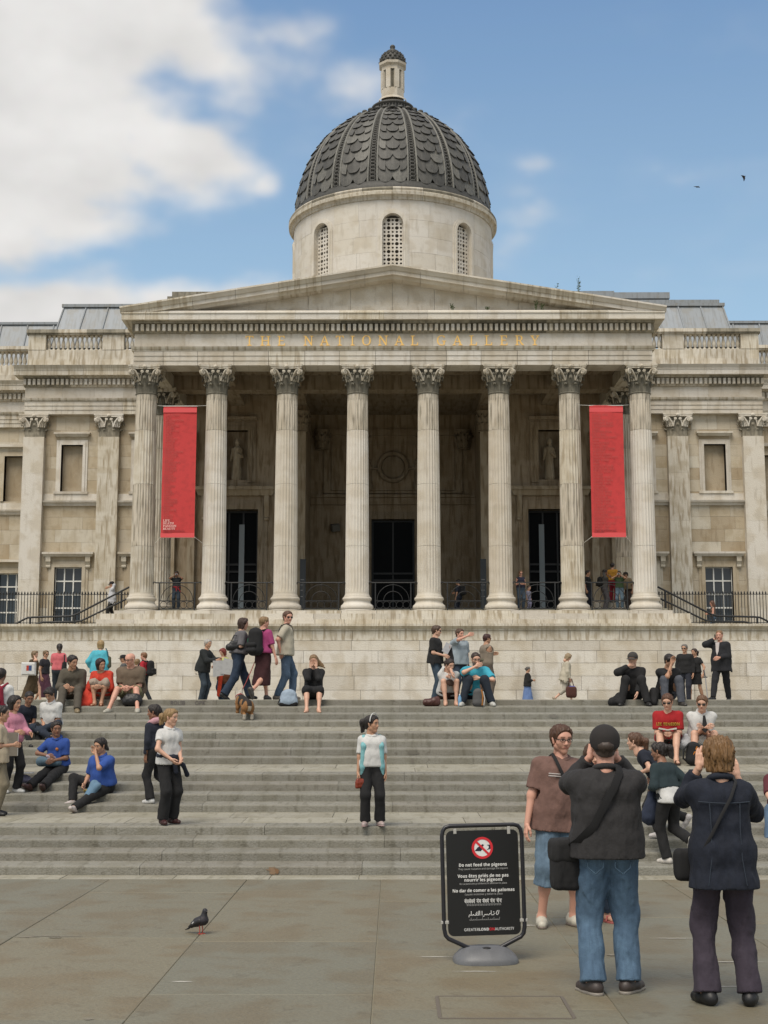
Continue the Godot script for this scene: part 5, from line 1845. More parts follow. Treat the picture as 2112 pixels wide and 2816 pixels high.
func build_sign() -> void:
	var o := thing("sign_board", "black sign on a grey base asking visitors not to feed pigeons, in tubular frame", "sign", Vector3(SX, 0, -SD), 0.07)
	var tilt := Basis(Vector3.BACK, 0.02)
	# measured on the board: 0.645 wide frame, 0.96 from floor to top
	var fr := [Vector3(-0.12, 0.10, 0), Vector3(-0.28, 0.175, 0)]
	fr.append_array([Vector3(-0.302, 0.2, 0), Vector3(-0.312, 0.25, 0), Vector3(-0.312, 0.945, 0), Vector3(-0.304, 0.985, 0), Vector3(-0.285, 1.01, 0), Vector3(-0.25, 1.02, 0)])
	var full := fr.duplicate()
	for i in range(fr.size() - 1, -1, -1): full.append(fr[i] * Vector3(-1, 1, 1))
	var b := MB.new()
	b.tube(full, 0.0165, 10)
	part(o, "frame", b.mesh(), surf(srgb(0.016, 0.016, 0.02), 0.35), Transform3D(tilt, Vector3.ZERO))
	b = MB.new()
	b.plate(rounded(0.281, 0.395, 0.045), -0.008, 0.008)
	var pt := Transform3D(tilt, tilt * Vector3(0, 0.588, 0.0))
	var pn := part(o, "panel", b.mesh(), surf(srgb(0.009, 0.009, 0.009), 0.42), pt)
	for q in [[-0.21, 0.392, 0.012, 0.02], [0.21, 0.392, 0.012, 0.03], [-0.305, -0.29, 0.03, 0.012], [0.305, -0.29, 0.03, 0.012]]:
		b = MB.new()
		b.cbox(Vector3(q[0] - q[2], q[1] - q[3], -0.014), Vector3(q[0] + q[2], q[1] + q[3], 0.014), 0.003)
		part(o, "clip", b.mesh(), surf(srgb(0.4, 0.39, 0.36), 0.4), pt)
	# base: water filled foot
	b = MB.new()
	var rows := []
	for j in 9:
		var t := j / 8.0
		var hh: float = [0.0, 0.025, 0.045, 0.062, 0.08, 0.096, 0.106, 0.112, 0.112][j]
		var row := PackedVector3Array()
		for i in 40:
			var a := TAU * i / 40
			var rx: float = lerpf(0.255, 0.10, pow(t, 1.5)) if j > 0 else 0.25
			var rz: float = lerpf(0.21, 0.05, pow(t, 1.7)) if j > 0 else 0.205
			var ca := cos(a)
			var sa := sin(a)
			var e := 0.7
			row.append(Vector3(signf(ca) * pow(absf(ca), e) * rx, hh, signf(sa) * pow(absf(sa), e) * rz))
		rows.append(row)
	var top := PackedVector3Array(); top.resize(40); top.fill(Vector3(0, 0.113, 0))
	rows.append(top)
	b.sheet(rows, true, true)
	part(o, "base", b.mesh(), M.grey)
	b = MB.new()
	b.lathe([Vector2(0.035, 0.07), Vector2(0.034, 0.112), Vector2(0.02, 0.116), Vector2(0, 0.116)], 14, Vector3(0.0, 0, 0.075))
	part(o, "filler_cap", b.mesh(), M.black)
	# printing
	var wh := surf(srgb(0.72, 0.72, 0.7), 0.6)
	var dim := surf(srgb(0.38, 0.38, 0.37), 0.6)
	var rd := surf(srgb(0.6, 0.02, 0.03), 0.6)
	var Z := 0.0095
	var pr := func(s: String, y: float, h: float, m: Material, bold: bool, x: float = 0.0) -> void:
		text_part(pn, "lettering", s, h, m, Vector3(x, y, Z), 0.001, bold, "Droid Sans")
	pr.call("Do not feed the pigeons", 0.135, 0.0235, wh, true)
	pr.call("They cause nuisance and damage the square", 0.105, 0.0138, dim, false)
	pr.call("Vous êtes priés de ne pas", 0.052, 0.0235, wh, true)
	pr.call("nourrir les pigeons", 0.022, 0.0235, wh, true)
	pr.call("Ils causent des problèmes et abîment la place", -0.006, 0.0130, dim, false)
	pr.call("No dar de comer a las palomas", -0.057, 0.0235, wh, true)
	pr.call("Causan molestias y dañan la plaza", -0.086, 0.0138, dim, false)
	# Hindi and Arabic lines, drawn as strokes
	var hi := []
	var x := 0.0
	for wd in [[5, 0.115], [2, 0.05], [3, 0.07], [2, 0.05], [2, 0.06]]:
		hi.append([[x, 1.0], [x + wd[1] * 30, 1.0]])
		for k in wd[0]:
			var u: float = x + wd[1] * 30 * (k + 0.75) / wd[0]
			hi.append([[u, 1.0], [u, 0.0]])
			hi.append([[u, 0.55], [u - 0.3, 0.7], [u - 0.45, 0.5], [u - 0.25, 0.25], [u, 0.4]])
			if k % 2 == 0: hi.append([[u, 1.0], [u + 0.06, 1.25], [u - 0.1, 1.3]])
		x += wd[1] * 30 + 0.5
	strokes(pn, "lettering", hi, 0.0042, wh, Vector3(-0.15, -0.150, Z), 0.3 / x)
	var sm := []
	for k in 22: sm.append([[k * 0.5, 0.5], [k * 0.5 + 0.34, 0.5], [k * 0.5 + 0.34, 0.0], [k * 0.5 + 0.1, 0.2]])
	strokes(pn, "lettering", sm, 0.002, dim, Vector3(-0.135, -0.172, Z), 0.0245)
	var ar := [[[9.4, 1.3], [9.2, 0.3], [8.8, 0.0], [8.4, 0.35], [8.9, 1.3]], [[7.9, 0.5], [7.7, 0.0], [6.9, 0.0], [6.9, 0.35], [6.4, 0.45], [6.2, 0.0], [5.8, 0.0], [5.6, 0.3], [5.3, 0.0], [4.9, 0.25], [4.7, 0.0], [4.6, -0.3], [4.3, -0.4]], [[6.9, 1.25], [6.9, 0.0]], [[7.6, 0.9], [7.75, 0.95]], [[4.0, 1.2], [4.0, 0.0]], [[3.3, 1.25], [3.3, 0.0]], [[3.0, 1.25], [2.9, 0.0], [2.4, 0.05], [2.0, 0.45], [2.5, 0.5]], [[2.4, 0.05], [1.5, 0.0], [1.2, 0.3], [1.0, 0.0], [0.6, 0.0], [0.6, 1.2]], [[0.4, 0.0], [0.1, 0.25], [-0.1, 0.0], [-0.15, -0.45]], [[2.2, 0.85], [2.5, 0.95]]]
	strokes(pn, "lettering", ar, 0.0044, wh, Vector3(-0.115, -0.243, Z), 0.0245)
	var sa := []
	for k in 16: sa.append([[k * 0.6, 0.3], [k * 0.6 + 0.15, 0.0], [k * 0.6 + 0.45, 0.05], [k * 0.6 + 0.55, 0.3 + 0.5 * (k % 3 == 0 as int)]])
	strokes(pn, "lettering", sa, 0.002, dim, Vector3(-0.115, -0.28, Z), 0.0245)
	var xx := -0.16
	for q in [["GREATER", false, wh], ["LOND", true, wh], ["ON", true, rd], ["AUTHORITY", false, wh]]:
		var fo := SystemFont.new()
		fo.font_names = PackedStringArray(["Droid Sans"])
		if q[1]: fo.font_weight = 700
		var ww: float = fo.get_string_size(q[0], HORIZONTAL_ALIGNMENT_LEFT, -1, 64).x * 0.0205 / 46.0
		pr.call(q[0], -0.349, 0.0205, q[2], q[1], xx + ww / 2)
		xx += ww
	# round emblem: white disc, red ring and bar, feeding hand and bird
	b = MB.new()
	var circ := PackedVector2Array()
	for i in 40: circ.append(Vector2(cos(TAU * i / 40), sin(TAU * i / 40)) * 0.078)
	b.plate(circ, 0.0, 0.001)
	part(pn, "emblem_disc", b.mesh(), wh, Transform3D(Basis(), Vector3(0, 0.262, 0.0082)))
	var ink := surf(srgb(0.012, 0.012, 0.03), 0.6)
	b = MB.new()
	b.plate(PackedVector2Array([Vector2(-0.06, -0.022), Vector2(-0.035, 0.006), Vector2(-0.012, 0.014), Vector2(-0.004, 0.026), Vector2(0.006, 0.028), Vector2(0.014, 0.02), Vector2(0.006, 0.014), Vector2(0.004, -0.004), Vector2(-0.012, -0.024), Vector2(-0.03, -0.024)]), 0.0, 0.001)
	b.plate(PackedVector2Array([Vector2(0.066, 0.024), Vector2(0.034, 0.022), Vector2(0.05, 0.014), Vector2(0.05, -0.002), Vector2(0.033, -0.016), Vector2(0.066, -0.008)]), 0.0, 0.001)
	part(pn, "emblem_bird", b.mesh(), ink, Transform3D(Basis(), Vector3(0, 0.262, 0.0096)))
	b = MB.new()
	for i in 40:
		var a0 := TAU * i / 40
		var a1 := TAU * (i + 1) / 40
		b.quad(Vector3(cos(a0) * 0.064, sin(a0) * 0.064, 0.0012), Vector3(cos(a1) * 0.064, sin(a1) * 0.064, 0.0012), Vector3(cos(a1) * 0.083, sin(a1) * 0.083, 0.0012), Vector3(cos(a0) * 0.083, sin(a0) * 0.083, 0.0012), Vector3(0, 0, 1))
	var t2 := Vector2(0.045, -0.045)
	var n2 := Vector2(0.006, 0.006)
	b.quad(Vector3(-t2.x - n2.x, -t2.y - n2.y, 0.0014), Vector3(t2.x - n2.x, t2.y - n2.y, 0.0014), Vector3(t2.x + n2.x, t2.y + n2.y, 0.0014), Vector3(-t2.x + n2.x, -t2.y + n2.y, 0.0014), Vector3(0, 0, 1))
	part(pn, "emblem_ring", b.mesh(), rd, Transform3D(Basis(), Vector3(0, 0.262, 0.0102)))

# ---------------------------------------------------------------- people
var heads := {}
var hairs := {}
var hands := {}
var skin_mat: StandardMaterial3D
var cloth_mats := {}

func cloth(c: Array, kind: String = "cloth", near: bool = false) -> Material:
	var key := "%s %s %s" % [str(c), kind, near]
	if not cloth_mats.has(key):
		var m := surf(srgb(c[0], c[1], c[2]), 0.9 if kind != "leather" else 0.5, T.denim if kind == "denim" else T.cloth, 1.9 if kind == "denim" else 1.3, T.weave if near else null, 0.35)
		cloth_mats[key] = m
	return cloth_mats[key]

func hair_mat(c: Array) -> Material:
	var key := "hair" + str(c)
	if not cloth_mats.has(key): cloth_mats[key] = surf(srgb(c[0], c[1], c[2]), 0.55, T.fur, 4.0, T.weave, 0.5)
	return cloth_mats[key]

func head_shape(cell: float) -> MB:
	var b := [[Vector3(0, 0.035, -0.035), Vector3(0, 0.04, 0.015), 0.080, 0.076], [Vector3(0, 0.02, 0.03), Vector3(0, -0.045, 0.038), 0.066, 0.050],
		[Vector3(0, 0.012, 0.084), Vector3(0, -0.026, 0.100), 0.009, 0.014, 0.012], [Vector3(-0.010, -0.033, 0.088), Vector3(0.010, -0.033, 0.088), 0.009, 0.009, 0.012],
		[Vector3(-0.018, -0.058, 0.078), Vector3(0.018, -0.058, 0.078), 0.010, 0.010, 0.012], [Vector3(0, -0.097, 0.062), Vector3(0, -0.092, 0.05), 0.020, 0.025],
		[Vector3(-0.034, 0.032, 0.072), Vector3(0.034, 0.032, 0.072), 0.013, 0.013], [Vector3(0, -0.06, -0.02), Vector3(0, -0.17, -0.04), 0.056, 0.056]]
	for s in [-1, 1]:
		b.append([Vector3(s * 0.046, -0.055, 0.0), Vector3(0, -0.092, 0.052), 0.028, 0.024])
		b.append([Vector3(s * 0.034, -0.02, 0.048), Vector3(s * 0.03, -0.03, 0.05), 0.032, 0.03])
		b.append([Vector3(s * 0.079, 0.012, -0.006), Vector3(s * 0.076, -0.030, 0.002), 0.014, 0.009, 0.008])
	return Field.new(b, cell, 0.02).net()

# 0 skin, 1 lips, 2 white of the eye, 3 iris, 4 brow, 5 beard area
func head_codes(m: MB) -> PackedInt32Array:
	var out := PackedInt32Array()
	for p in m.v:
		var k := 0
		var ax := absf(p.x)
		if p.z > 0.045:
			var ex := (ax - 0.031) / 0.016
			var ey := (p.y - 0.009) / 0.0075
			if ex * ex + ey * ey < 1.0:
				k = 3 if absf(ex) < 0.5 else 2
			elif ax > 0.012 and ax < 0.050 and p.y > 0.025 and p.y < 0.036: k = 4
			elif pow(p.x / 0.025, 2) + pow((p.y + 0.058) / 0.0085, 2) < 1.0: k = 1
		if k == 0 and p.y < -0.03 and p.y > -0.125 and p.z > -0.01 and (p.y < -0.066 or ax > 0.03): k = 5
		if k == 0 and p.y > -0.052 and p.y < -0.040 and p.z > 0.06: k = 5
		out.append(k)
	return out

func get_head(fine: bool) -> Array:
	if not heads.has(fine):
		var m := head_shape(0.0048 if fine else 0.0085)
		heads[fine] = [m, head_codes(m)]
	return heads[fine]

func get_hand(curl: float) -> MB:
	if not hands.has(curl):
		# left hand hanging: fingers along -y, palm towards -x, thumb towards +z
		var b := [[Vector3(0, 0.01, 0), Vector3(0, -0.02, 0), 0.025, 0.024], [Vector3(0, -0.02, 0.022), Vector3(0, -0.085, 0.028), 0.017, 0.013], [Vector3(0, -0.02, -0.018), Vector3(0, -0.08, -0.026), 0.016, 0.012], [Vector3(0, -0.03, 0.0), Vector3(0, -0.085, 0.002), 0.017, 0.013]]
		var L := [0.072, 0.08, 0.075, 0.058]
		for i in 4:
			var z: float = [0.031, 0.010, -0.011, -0.030][i]
			var p := Vector3(0, -0.086 + (0.006 if i == 3 else 0.0), z)
			var a := curl * 0.35
			for k in 3:
				a += curl * (0.9 if k > 0 else 0.5)
				var d := Vector3(-sin(a), -cos(a), 0.02 * (1 - i))
				var e: Vector3 = p + d * L[i] * [0.45, 0.32, 0.25][k]
				b.append([p, e, 0.0098 - 0.0009 * k, 0.0092 - 0.001 * k, 0.004])
				p = e
		var t := [Vector3(-0.004, -0.025, 0.026), Vector3(-0.018, -0.055, 0.050), Vector3(-0.026 - 0.012 * curl, -0.085, 0.054 - 0.015 * curl), Vector3(-0.03 - 0.02 * curl, -0.106, 0.05 - 0.025 * curl)]
		for k in 3: b.append([t[k], t[k + 1], 0.014 - 0.002 * k, 0.012 - 0.0015 * k, 0.006])
		hands[curl] = Field.new(b, 0.0052, 0.008).net()
	return hands[curl]

func get_hair(style: String, fine: bool) -> MB:
	var key := style + str(fine)
	if hairs.has(key): return hairs[key]
	var top := [Vector3(0, 0.042, -0.035), Vector3(0, 0.048, 0.018), 0.092, 0.086]
	var nape := [Vector3(0, 0.0, -0.045), Vector3(0, -0.05, -0.05), 0.08, 0.062]
	var b := [top]
	var face := [Vector3(0, 0.066, 0.076), Vector3(0, -0.42, 0.907).normalized(), 0.0]
	var cuts := [face]
	var ear := [Vector3(0, -0.024, 0.0), Vector3(0, -0.86, 0.51).normalized(), 0.0]
	var rough := 0.012
	match style:
		"short":
			b.append(nape)
			cuts.append(ear)
		"crop":
			b = [[top[0], top[1], 0.086, 0.081], [nape[0], nape[1], 0.074, 0.057]]
			cuts.append([Vector3(0, -0.015, 0.0), Vector3(0, -0.86, 0.51).normalized(), 0.0])
			rough = 0.003
		"fringe":
			b.append(nape)
			b.append([Vector3(-0.05, 0.055, 0.05), Vector3(0.05, 0.055, 0.05), 0.045, 0.045])
			cuts = [[Vector3(0, 0.038, 0.076), Vector3(0, -0.42, 0.907).normalized(), 0.0], [Vector3(0, -0.045, 0.0), Vector3(0, -0.9, 0.43).normalized(), 0.0]]
		"bob", "bobthick":
			b = [[top[0], top[1], 0.1, 0.092], [Vector3(0, 0.0, -0.055), Vector3(0, -0.085, -0.055), 0.088, 0.066]]
			if style == "bobthick": rough = 0.024
			for s in [-1, 1]: b.append([Vector3(s * 0.066, 0.02, -0.01), Vector3(s * 0.064, -0.085, -0.012), 0.044, 0.036])
			cuts = [[Vector3(0, 0.062, 0.076), Vector3(0, -0.30, 0.954).normalized(), 0.0], [Vector3(0, -0.115, 0.0), Vector3(0, -1, 0), 0.0]]
		"long":
			b.append([Vector3(0, 0.0, -0.05), Vector3(0, -0.12, -0.075), 0.085, 0.075])
			b.append([Vector3(0, -0.12, -0.075), Vector3(0, -0.27, -0.085), 0.075, 0.055])
			for s in [-1, 1]: b.append([Vector3(s * 0.066, 0.02, -0.015), Vector3(s * 0.07, -0.16, -0.03), 0.04, 0.03])
			cuts = [[Vector3(0, 0.062, 0.076), Vector3(0, -0.30, 0.954).normalized(), 0.0]]
		"pony", "ponyhigh":
			b.append([Vector3(0, 0.0, -0.045), Vector3(0, -0.03, -0.05), 0.08, 0.068])
			var y := 0.03 if style == "pony" else 0.055
			b.append([Vector3(0, y, -0.115), Vector3(0, y - 0.03, -0.165), 0.03, 0.045])
			b.append([Vector3(0, y - 0.03, -0.165), Vector3(0, y - 0.17, -0.165), 0.048, 0.026])
			cuts.append(ear)
		"ponyback":
			b.append([Vector3(0, 0.0, -0.045), Vector3(0, -0.03, -0.05), 0.08, 0.068])
			b.append([Vector3(0, 0.01, -0.115), Vector3(0, -0.08, -0.13), 0.03, 0.034])
			b.append([Vector3(0, -0.08, -0.13), Vector3(0, -0.34, -0.12), 0.034, 0.022])
			cuts.append(ear)
		"bun":
			b.append(nape)
			b.append([Vector3(0, 0.02, -0.115), Vector3(0, 0.02, -0.125), 0.045, 0.045])
			cuts.append(ear)
		"wind":
			b.append([Vector3(0, 0.0, -0.05), Vector3(0.05, -0.1, -0.06), 0.085, 0.06])
			b.append([Vector3(0.06, 0.0, -0.04), Vector3(0.2, -0.1, -0.03), 0.06, 0.02])
			b.append([Vector3(0.05, -0.06, -0.04), Vector3(0.24, -0.15, 0.0), 0.04, 0.012])
			cuts = [[Vector3(0, 0.062, 0.076), Vector3(0, -0.30, 0.954).normalized(), 0.0]]
		"capback":
			b = [[Vector3(0, -0.015, -0.045), Vector3(0, -0.05, -0.05), 0.08, 0.06], [Vector3(-0.012, -0.012, -0.105), Vector3(0.012, -0.012, -0.105), 0.03, 0.03]]
			cuts.append(ear)
			rough = 0.004
	var m := Field.new(b, 0.0065 if fine else 0.011, 0.03, rough * (1.0 if fine else 0.8), 3, cuts, 42.0).net()
	hairs[key] = m
	return m

func cap_mesh() -> MB:
	var m := Field.new([[Vector3(0, 0.036, -0.032), Vector3(0, 0.046, 0.014), 0.095, 0.089], [Vector3(0, 0.0, -0.036), Vector3(0, 0.036, -0.03), 0.089, 0.092]], 0.008, 0.02, 0.0, 1, [[Vector3(0, 0.006, 0), Vector3(0, -1, 0.42).normalized(), 0.0]]).net()
	var rows := []
	for j in 2:
		for i in 6:
			var r := 0.09 + 0.085 * i / 5.0
			var row := PackedVector3Array()
			for k in 13:
				var a := lerpf(-1.05, 1.05, k / 12.0)
				var rr := lerpf(0.09, r, cos(a * 1.3))
				row.append(Vector3(sin(a) * rr, 0.04 - 0.012 * i / 5.0 - 0.02 * sin(a) * sin(a) - (0.005 if j == 1 else 0.0), cos(a) * rr))
			rows.append(row)
		if j == 0: m.sheet(rows, false)
		else: m.sheet(rows.slice(6), false, true)
	return m

func two_bone(a: Vector3, t: Vector3, l1: float, l2: float, pole: Vector3) -> Array:
	var d := t - a
	var L := clampf(d.length(), absf(l1 - l2) + 0.01, (l1 + l2) * 0.999)
	var u := d.normalized()
	var x := (l1 * l1 - l2 * l2 + L * L) / (2.0 * L)
	var h := sqrt(maxf(0.0, l1 * l1 - x * x))
	var w := pole - u * pole.dot(u)
	w = w.normalized() if w.length_squared() > 1e-6 else Vector3(0, 0, 1)
	return [a + u * x + w * h, a + u * L]

func add_to(body: MB, col: PackedColorArray, m: MB, t: Transform3D, c: Color, mirror: bool = false) -> void:
	var k := body.v.size()
	for i in m.v.size():
		var p := m.v[i]
		var nn := m.n[i]
		if mirror:
			p.x = -p.x
			nn.x = -nn.x
		body.v.append(t * p)
		body.n.append((t.basis * nn).normalized())
		col.append(c)
	if mirror:
		for i in range(0, m.ix.size(), 3): body.ix.append_array(PackedInt32Array([m.ix[i] + k, m.ix[i + 2] + k, m.ix[i + 1] + k]))
	else:
		for i in m.ix: body.ix.append(i + k)

const SKIN := {"fair": [0.56, 0.33, 0.235], "pink": [0.56, 0.295, 0.215], "tan": [0.44, 0.245, 0.155], "brown": [0.24, 0.12, 0.072], "dark": [0.15, 0.075, 0.045]}

# q: at [x, y, d], yaw, h, and the rest as used below; returns the joints in world space
func person(q: Dictionary) -> Dictionary:
	var at: Array = q.at
	var d: float = at[2]
	var near := d < 14.0
	var cell := 0.0105 if near else (0.0155 if d < 24.0 else (0.021 if d < 48.0 else 0.028))
	var s: float = q.get("h", 1.7) / 1.75
	var bw: float = q.get("b", 1.0)
	var fem: bool = q.get("f", false)
	var o := thing("person", q.label, "person", Vector3(at[0], at[1], -d), deg_to_rad(q.get("yaw", 0.0)), q.get("group", ""))
	var sit: bool = q.has("sit")
	var P: Vector3 = Vector3(0, 0.115 if sit else 0.95, 0) + q.get("hip", Vector3.ZERO)
	var lean := deg_to_rad(q.get("lean", 8.0 if sit else 2.0))
	var B := Basis(Vector3.UP, deg_to_rad(q.get("tw", 0.0))) * Basis(Vector3.BACK, deg_to_rad(-q.get("roll", 0.0))) * Basis(Vector3.RIGHT, lean)
	var neck := P + B * Vector3(0, 0.53, 0.0)
	var Bh := Basis(Vector3.UP, deg_to_rad(q.get("tw", 0.0))) * Basis(Vector3.RIGHT, lean * 0.4) * Basis(Vector3.UP, deg_to_rad(q.get("hy", 0.0))) * Basis(Vector3.RIGHT, deg_to_rad(q.get("hp", 4.0))) * Basis(Vector3.BACK, deg_to_rad(q.get("hr", 0.0)))
	var hs: float = q.get("hs", 1.0) * (1.0 if q.get("h", 1.7) > 1.5 else 1.75 / (q.get("h", 1.7) + 0.17))
	var head := neck + Basis(Vector3.UP, deg_to_rad(q.get("tw", 0.0))) * Basis(Vector3.RIGHT, lean * 0.8) * Vector3(0, 0.125 * hs + 0.015, 0.02)
	var sw: float = (0.158 if fem else 0.178) * (0.6 + 0.4 * bw)
	var J := {}
	var top_c: Array = q.get("top", [0.5, 0.5, 0.5])
	var body := []
	var cl := 0.014 + (0.004 if cell > 0.018 else 0.0)
	# legs
	var hipw := 0.088
	var feet := []
	for i in 2:
		var sd := 1.0 if i == 0 else -1.0
		var hip := P + Vector3(sd * hipw, -0.02, 0)
		var f: Vector3
		var key: String = ["lf", "rf"][i]
		if q.has(key): f = q[key]
		elif sit: f = Vector3(sd * q.get("knees", 0.11), q.sit[0] / s + 0.075, q.sit[1] / s)
		else: f = Vector3(sd * 0.105, 0.075, 0.0)
		var pole: Vector3 = q.get(["lkp", "rkp"][i], Vector3(sd * 0.15, 0.9 if sit else 0.0, 1.0))
		var r := two_bone(hip, f, 0.445, 0.44, pole)
		var toe := q.get(["lt", "rt"][i], sd * 14.0) as float
		feet.append({"hip": hip, "knee": r[0], "ankle": r[1], "toe": Basis(Vector3.UP, deg_to_rad(toe)) * Basis(Vector3.RIGHT, deg_to_rad(q.get(["lp", "rp"][i], 0.0)))})
	# arms
	var arms := []
	for i in 2:
		var sd := 1.0 if i == 0 else -1.0
		var sh := P + B * Vector3(sd * sw, 0.445, -0.012)
		var spec = q.get(["lh", "rh"][i], "side")
		var t: Vector3
		var pole := B * Vector3(sd * 0.5, -0.35, -0.8)
		var kneem: Vector3 = (feet[0].knee + feet[1].knee) / 2.0
		if spec is Vector3: t = P + spec
		else:
			match spec:
				"face": t = head + Bh * Vector3(sd * 0.035, -0.10, 0.15)
				"eyes": t = head + Bh * Vector3(sd * 0.055, -0.09, 0.135)
				"brow": t = head + Bh * Vector3(sd * 0.07, 0.0, 0.14)
				"ear":
					t = head + Bh * Vector3(sd * 0.115, -0.085, 0.06)
					pole = B * Vector3(sd * 0.6, -0.6, 0.3)
				"cam":
					t = head + Bh * Vector3(sd * 0.085, -0.075, 0.155)
					pole = B * Vector3(sd * 0.9, -0.62, 0.1)
				"knee": t = feet[i].knee + Vector3(-sd * 0.03, 0.07, 0.03)
				"lap": t = kneem + Vector3(sd * 0.055, 0.03, -0.03)
				"shin": t = kneem + Vector3(sd * 0.075, -0.1, 0.095)
				"belly": t = P + B * Vector3(sd * 0.08, 0.19, 0.24)
				"fold": t = P + B * Vector3(-sd * 0.02, 0.27, 0.19)
				"foldknee": t = kneem + Vector3(-sd * 0.04, 0.1, 0.02)
				"pocket": t = P + B * Vector3(sd * 0.18, -0.04, 0.07)
				_: t = sh + B * Vector3(sd * (0.055 + 0.05 * (bw - 1.0)), -0.525, 0.05)
		if q.has(["lep", "rep"][i]): pole = q[["lep", "rep"][i]]
		var r := two_bone(sh, t, 0.285, 0.255, pole)
		arms.append({"sh": sh, "el": r[0], "wr": r[1]})
	# ---- body
	var ch := B * Vector3(1, 0, 0)
	body.append([P + B * Vector3(-sw * 0.8, 0.43, -0.01), P + B * Vector3(sw * 0.8, 0.43, -0.01), 0.055, 0.055])
	for e in [-1, 1]: body.append([neck - B.y * 0.05, P + B * Vector3(e * sw * 0.8, 0.445, -0.01), 0.05, 0.04])
	body.append([P + B * Vector3(0, 0.38, 0) - ch * 0.07 * bw, P + B * Vector3(0, 0.38, 0) + ch * 0.07 * bw, 0.095 * bw, 0.095 * bw])
	body.append([P + B * Vector3(0, 0.2, 0.005) - ch * 0.05 * bw, P + B * Vector3(0, 0.2, 0.005) + ch * 0.05 * bw, 0.095 * bw, 0.095 * bw])
	body.append([P - Vector3(0.06, 0, 0) * bw, P + Vector3(0.06, 0, 0) * bw, 0.1, 0.1])
	body.append([P + B * Vector3(0, 0.2, 0), P, 0.1 * bw, 0.1])
	body.append([neck - B.y * 0.07, neck + (head - neck) * 0.35, 0.06, 0.05])
	for i in 2:
		var f = feet[i]
		body.append([f.hip, f.knee, 0.078 * sqrt(bw), 0.052])
		body.append([f.knee, f.ankle, 0.052, 0.035])
		body.append([f.knee.lerp(f.ankle, 0.2) - f.toe.z * 0.012, f.knee.lerp(f.ankle, 0.42) - f.toe.z * 0.012, 0.052, 0.05])
		body.append([f.ankle + f.toe * Vector3(0, -0.035, -0.035), f.ankle + f.toe * Vector3(0, -0.045, 0.13), 0.033, 0.026])
		body.append([f.ankle, f.ankle + f.toe * Vector3(0, -0.035, 0.02), 0.036, 0.034])
		var a = arms[i]
		body.append([a.sh, a.el, 0.047 * sqrt(bw), 0.038])
		body.append([a.el, a.wr, 0.039, 0.026])
	var pool := {"s": s, "cell": cell / s}
	var bm := Field.new(body, cell / s, 0.035).net()
	var sk: Array = SKIN[q.get("skin", "fair")]
	var skc := Color(sk[0], sk[1], sk[2])
	var hc: Array = q.get("hairc", [0.05, 0.03, 0.02])
	var col := PackedColorArray()
	col.resize(bm.v.size())
	col.fill(skc)
	var hd := get_head(d < 26.0)
	var k0 := bm.v.size()
	var ht := Transform3D(Bh.scaled(Vector3(hs, hs, hs) * (0.96 if fem else 1.0)), head)
	add_to(bm, col, hd[0], ht, skc)
	var codes: PackedInt32Array = hd[1]
	for i in codes.size():
		match codes[i]:
			1: col[k0 + i] = skc.lerp(Color(0.32, 0.07, 0.06), 0.55)
			2: col[k0 + i] = Color(0.5, 0.47, 0.43)
			3: col[k0 + i] = Color(0.02, 0.015, 0.012)
			4: col[k0 + i] = skc.lerp(Color(hc[0], hc[1], hc[2]), 0.75)
			5:
				if q.get("beard", 0.0) > 0.0: col[k0 + i] = skc.lerp(Color(hc[0], hc[1], hc[2]), q.beard)
	for i in 2:
		var a = arms[i]
		var dirv: Vector3 = q.get(["lhd", "rhd"][i], (a.wr - a.el).normalized() + Vector3(0, -0.15, 0))
		dirv = dirv.normalized()
		var th: Vector3 = q.get(["lth", "rth"][i], Vector3(0, 0, 1) if absf(dirv.y) > 0.5 and dirv.y < 0 else Vector3(0, 1, 0))
		if dirv.y > 0.5: th = Vector3(-1.0 if i == 0 else 1.0, 0, -0.4)
		var Y := -dirv
		var Z := (th - Y * th.dot(Y)).normalized()
		var X := Y.cross(Z)
		add_to(bm, col, get_hand(q.get(["lcurl", "rcurl"][i], 0.35)), Transform3D(Basis(X, Y, Z), a.wr), skc, i == 1)
	scale_mb(bm, s)
	part(o, "body", bm.mesh(col), skin_mat)
	# ---- clothes
	var rough: float = (0.016 if near else 0.012) * q.get("crease", 1.0)
	var sd_: int = q.get("seed", int(absf(at[0] * 100.0)) % 97)
	if q.has("top"):
		var sl: float = q.get("sleeve", 0.5)
		var hem: float = q.get("hem", 0.02)
		var loose: float = q.get("loose", 0.0)
		var t := []
		t.append([P + B * Vector3(-sw * 0.8, 0.422, -0.012), P + B * Vector3(sw * 0.8, 0.422, -0.012), 0.062 + cl * 0.5, 0.062 + cl * 0.5])
		for e in [-1, 1]: t.append([neck - B.y * 0.06, P + B * Vector3(e * sw * 0.85, 0.438, -0.012), 0.05 + cl * 0.5, 0.044 + cl])
		t.append([P + B * Vector3(0, 0.37, 0.0) - ch * 0.078 * bw, P + B * Vector3(0, 0.37, 0.0) + ch * 0.078 * bw, 0.102 * bw + cl, 0.102 * bw + cl])
		var wst := 0.094 if fem else 0.1
		t.append([P + B * Vector3(0, 0.2, 0.005) - ch * 0.055 * bw, P + B * Vector3(0, 0.2, 0.005) + ch * 0.055 * bw, wst * bw + cl + loose, wst * bw + cl + loose])
		if fem and q.get("h", 1.7) > 1.5:
			for e in [-1, 1]: t.append([P + B * Vector3(e * 0.07, 0.335, 0.07), P + B * Vector3(e * 0.07, 0.33, 0.075), 0.055 + cl, 0.055 + cl])
		if q.get("belly", 0.0) > 0.0: t.append([P + B * Vector3(0, 0.2, 0.05), P + B * Vector3(0, 0.1, 0.06), 0.12 * bw * q.belly + cl, 0.12 * bw * q.belly + cl, 0.06])
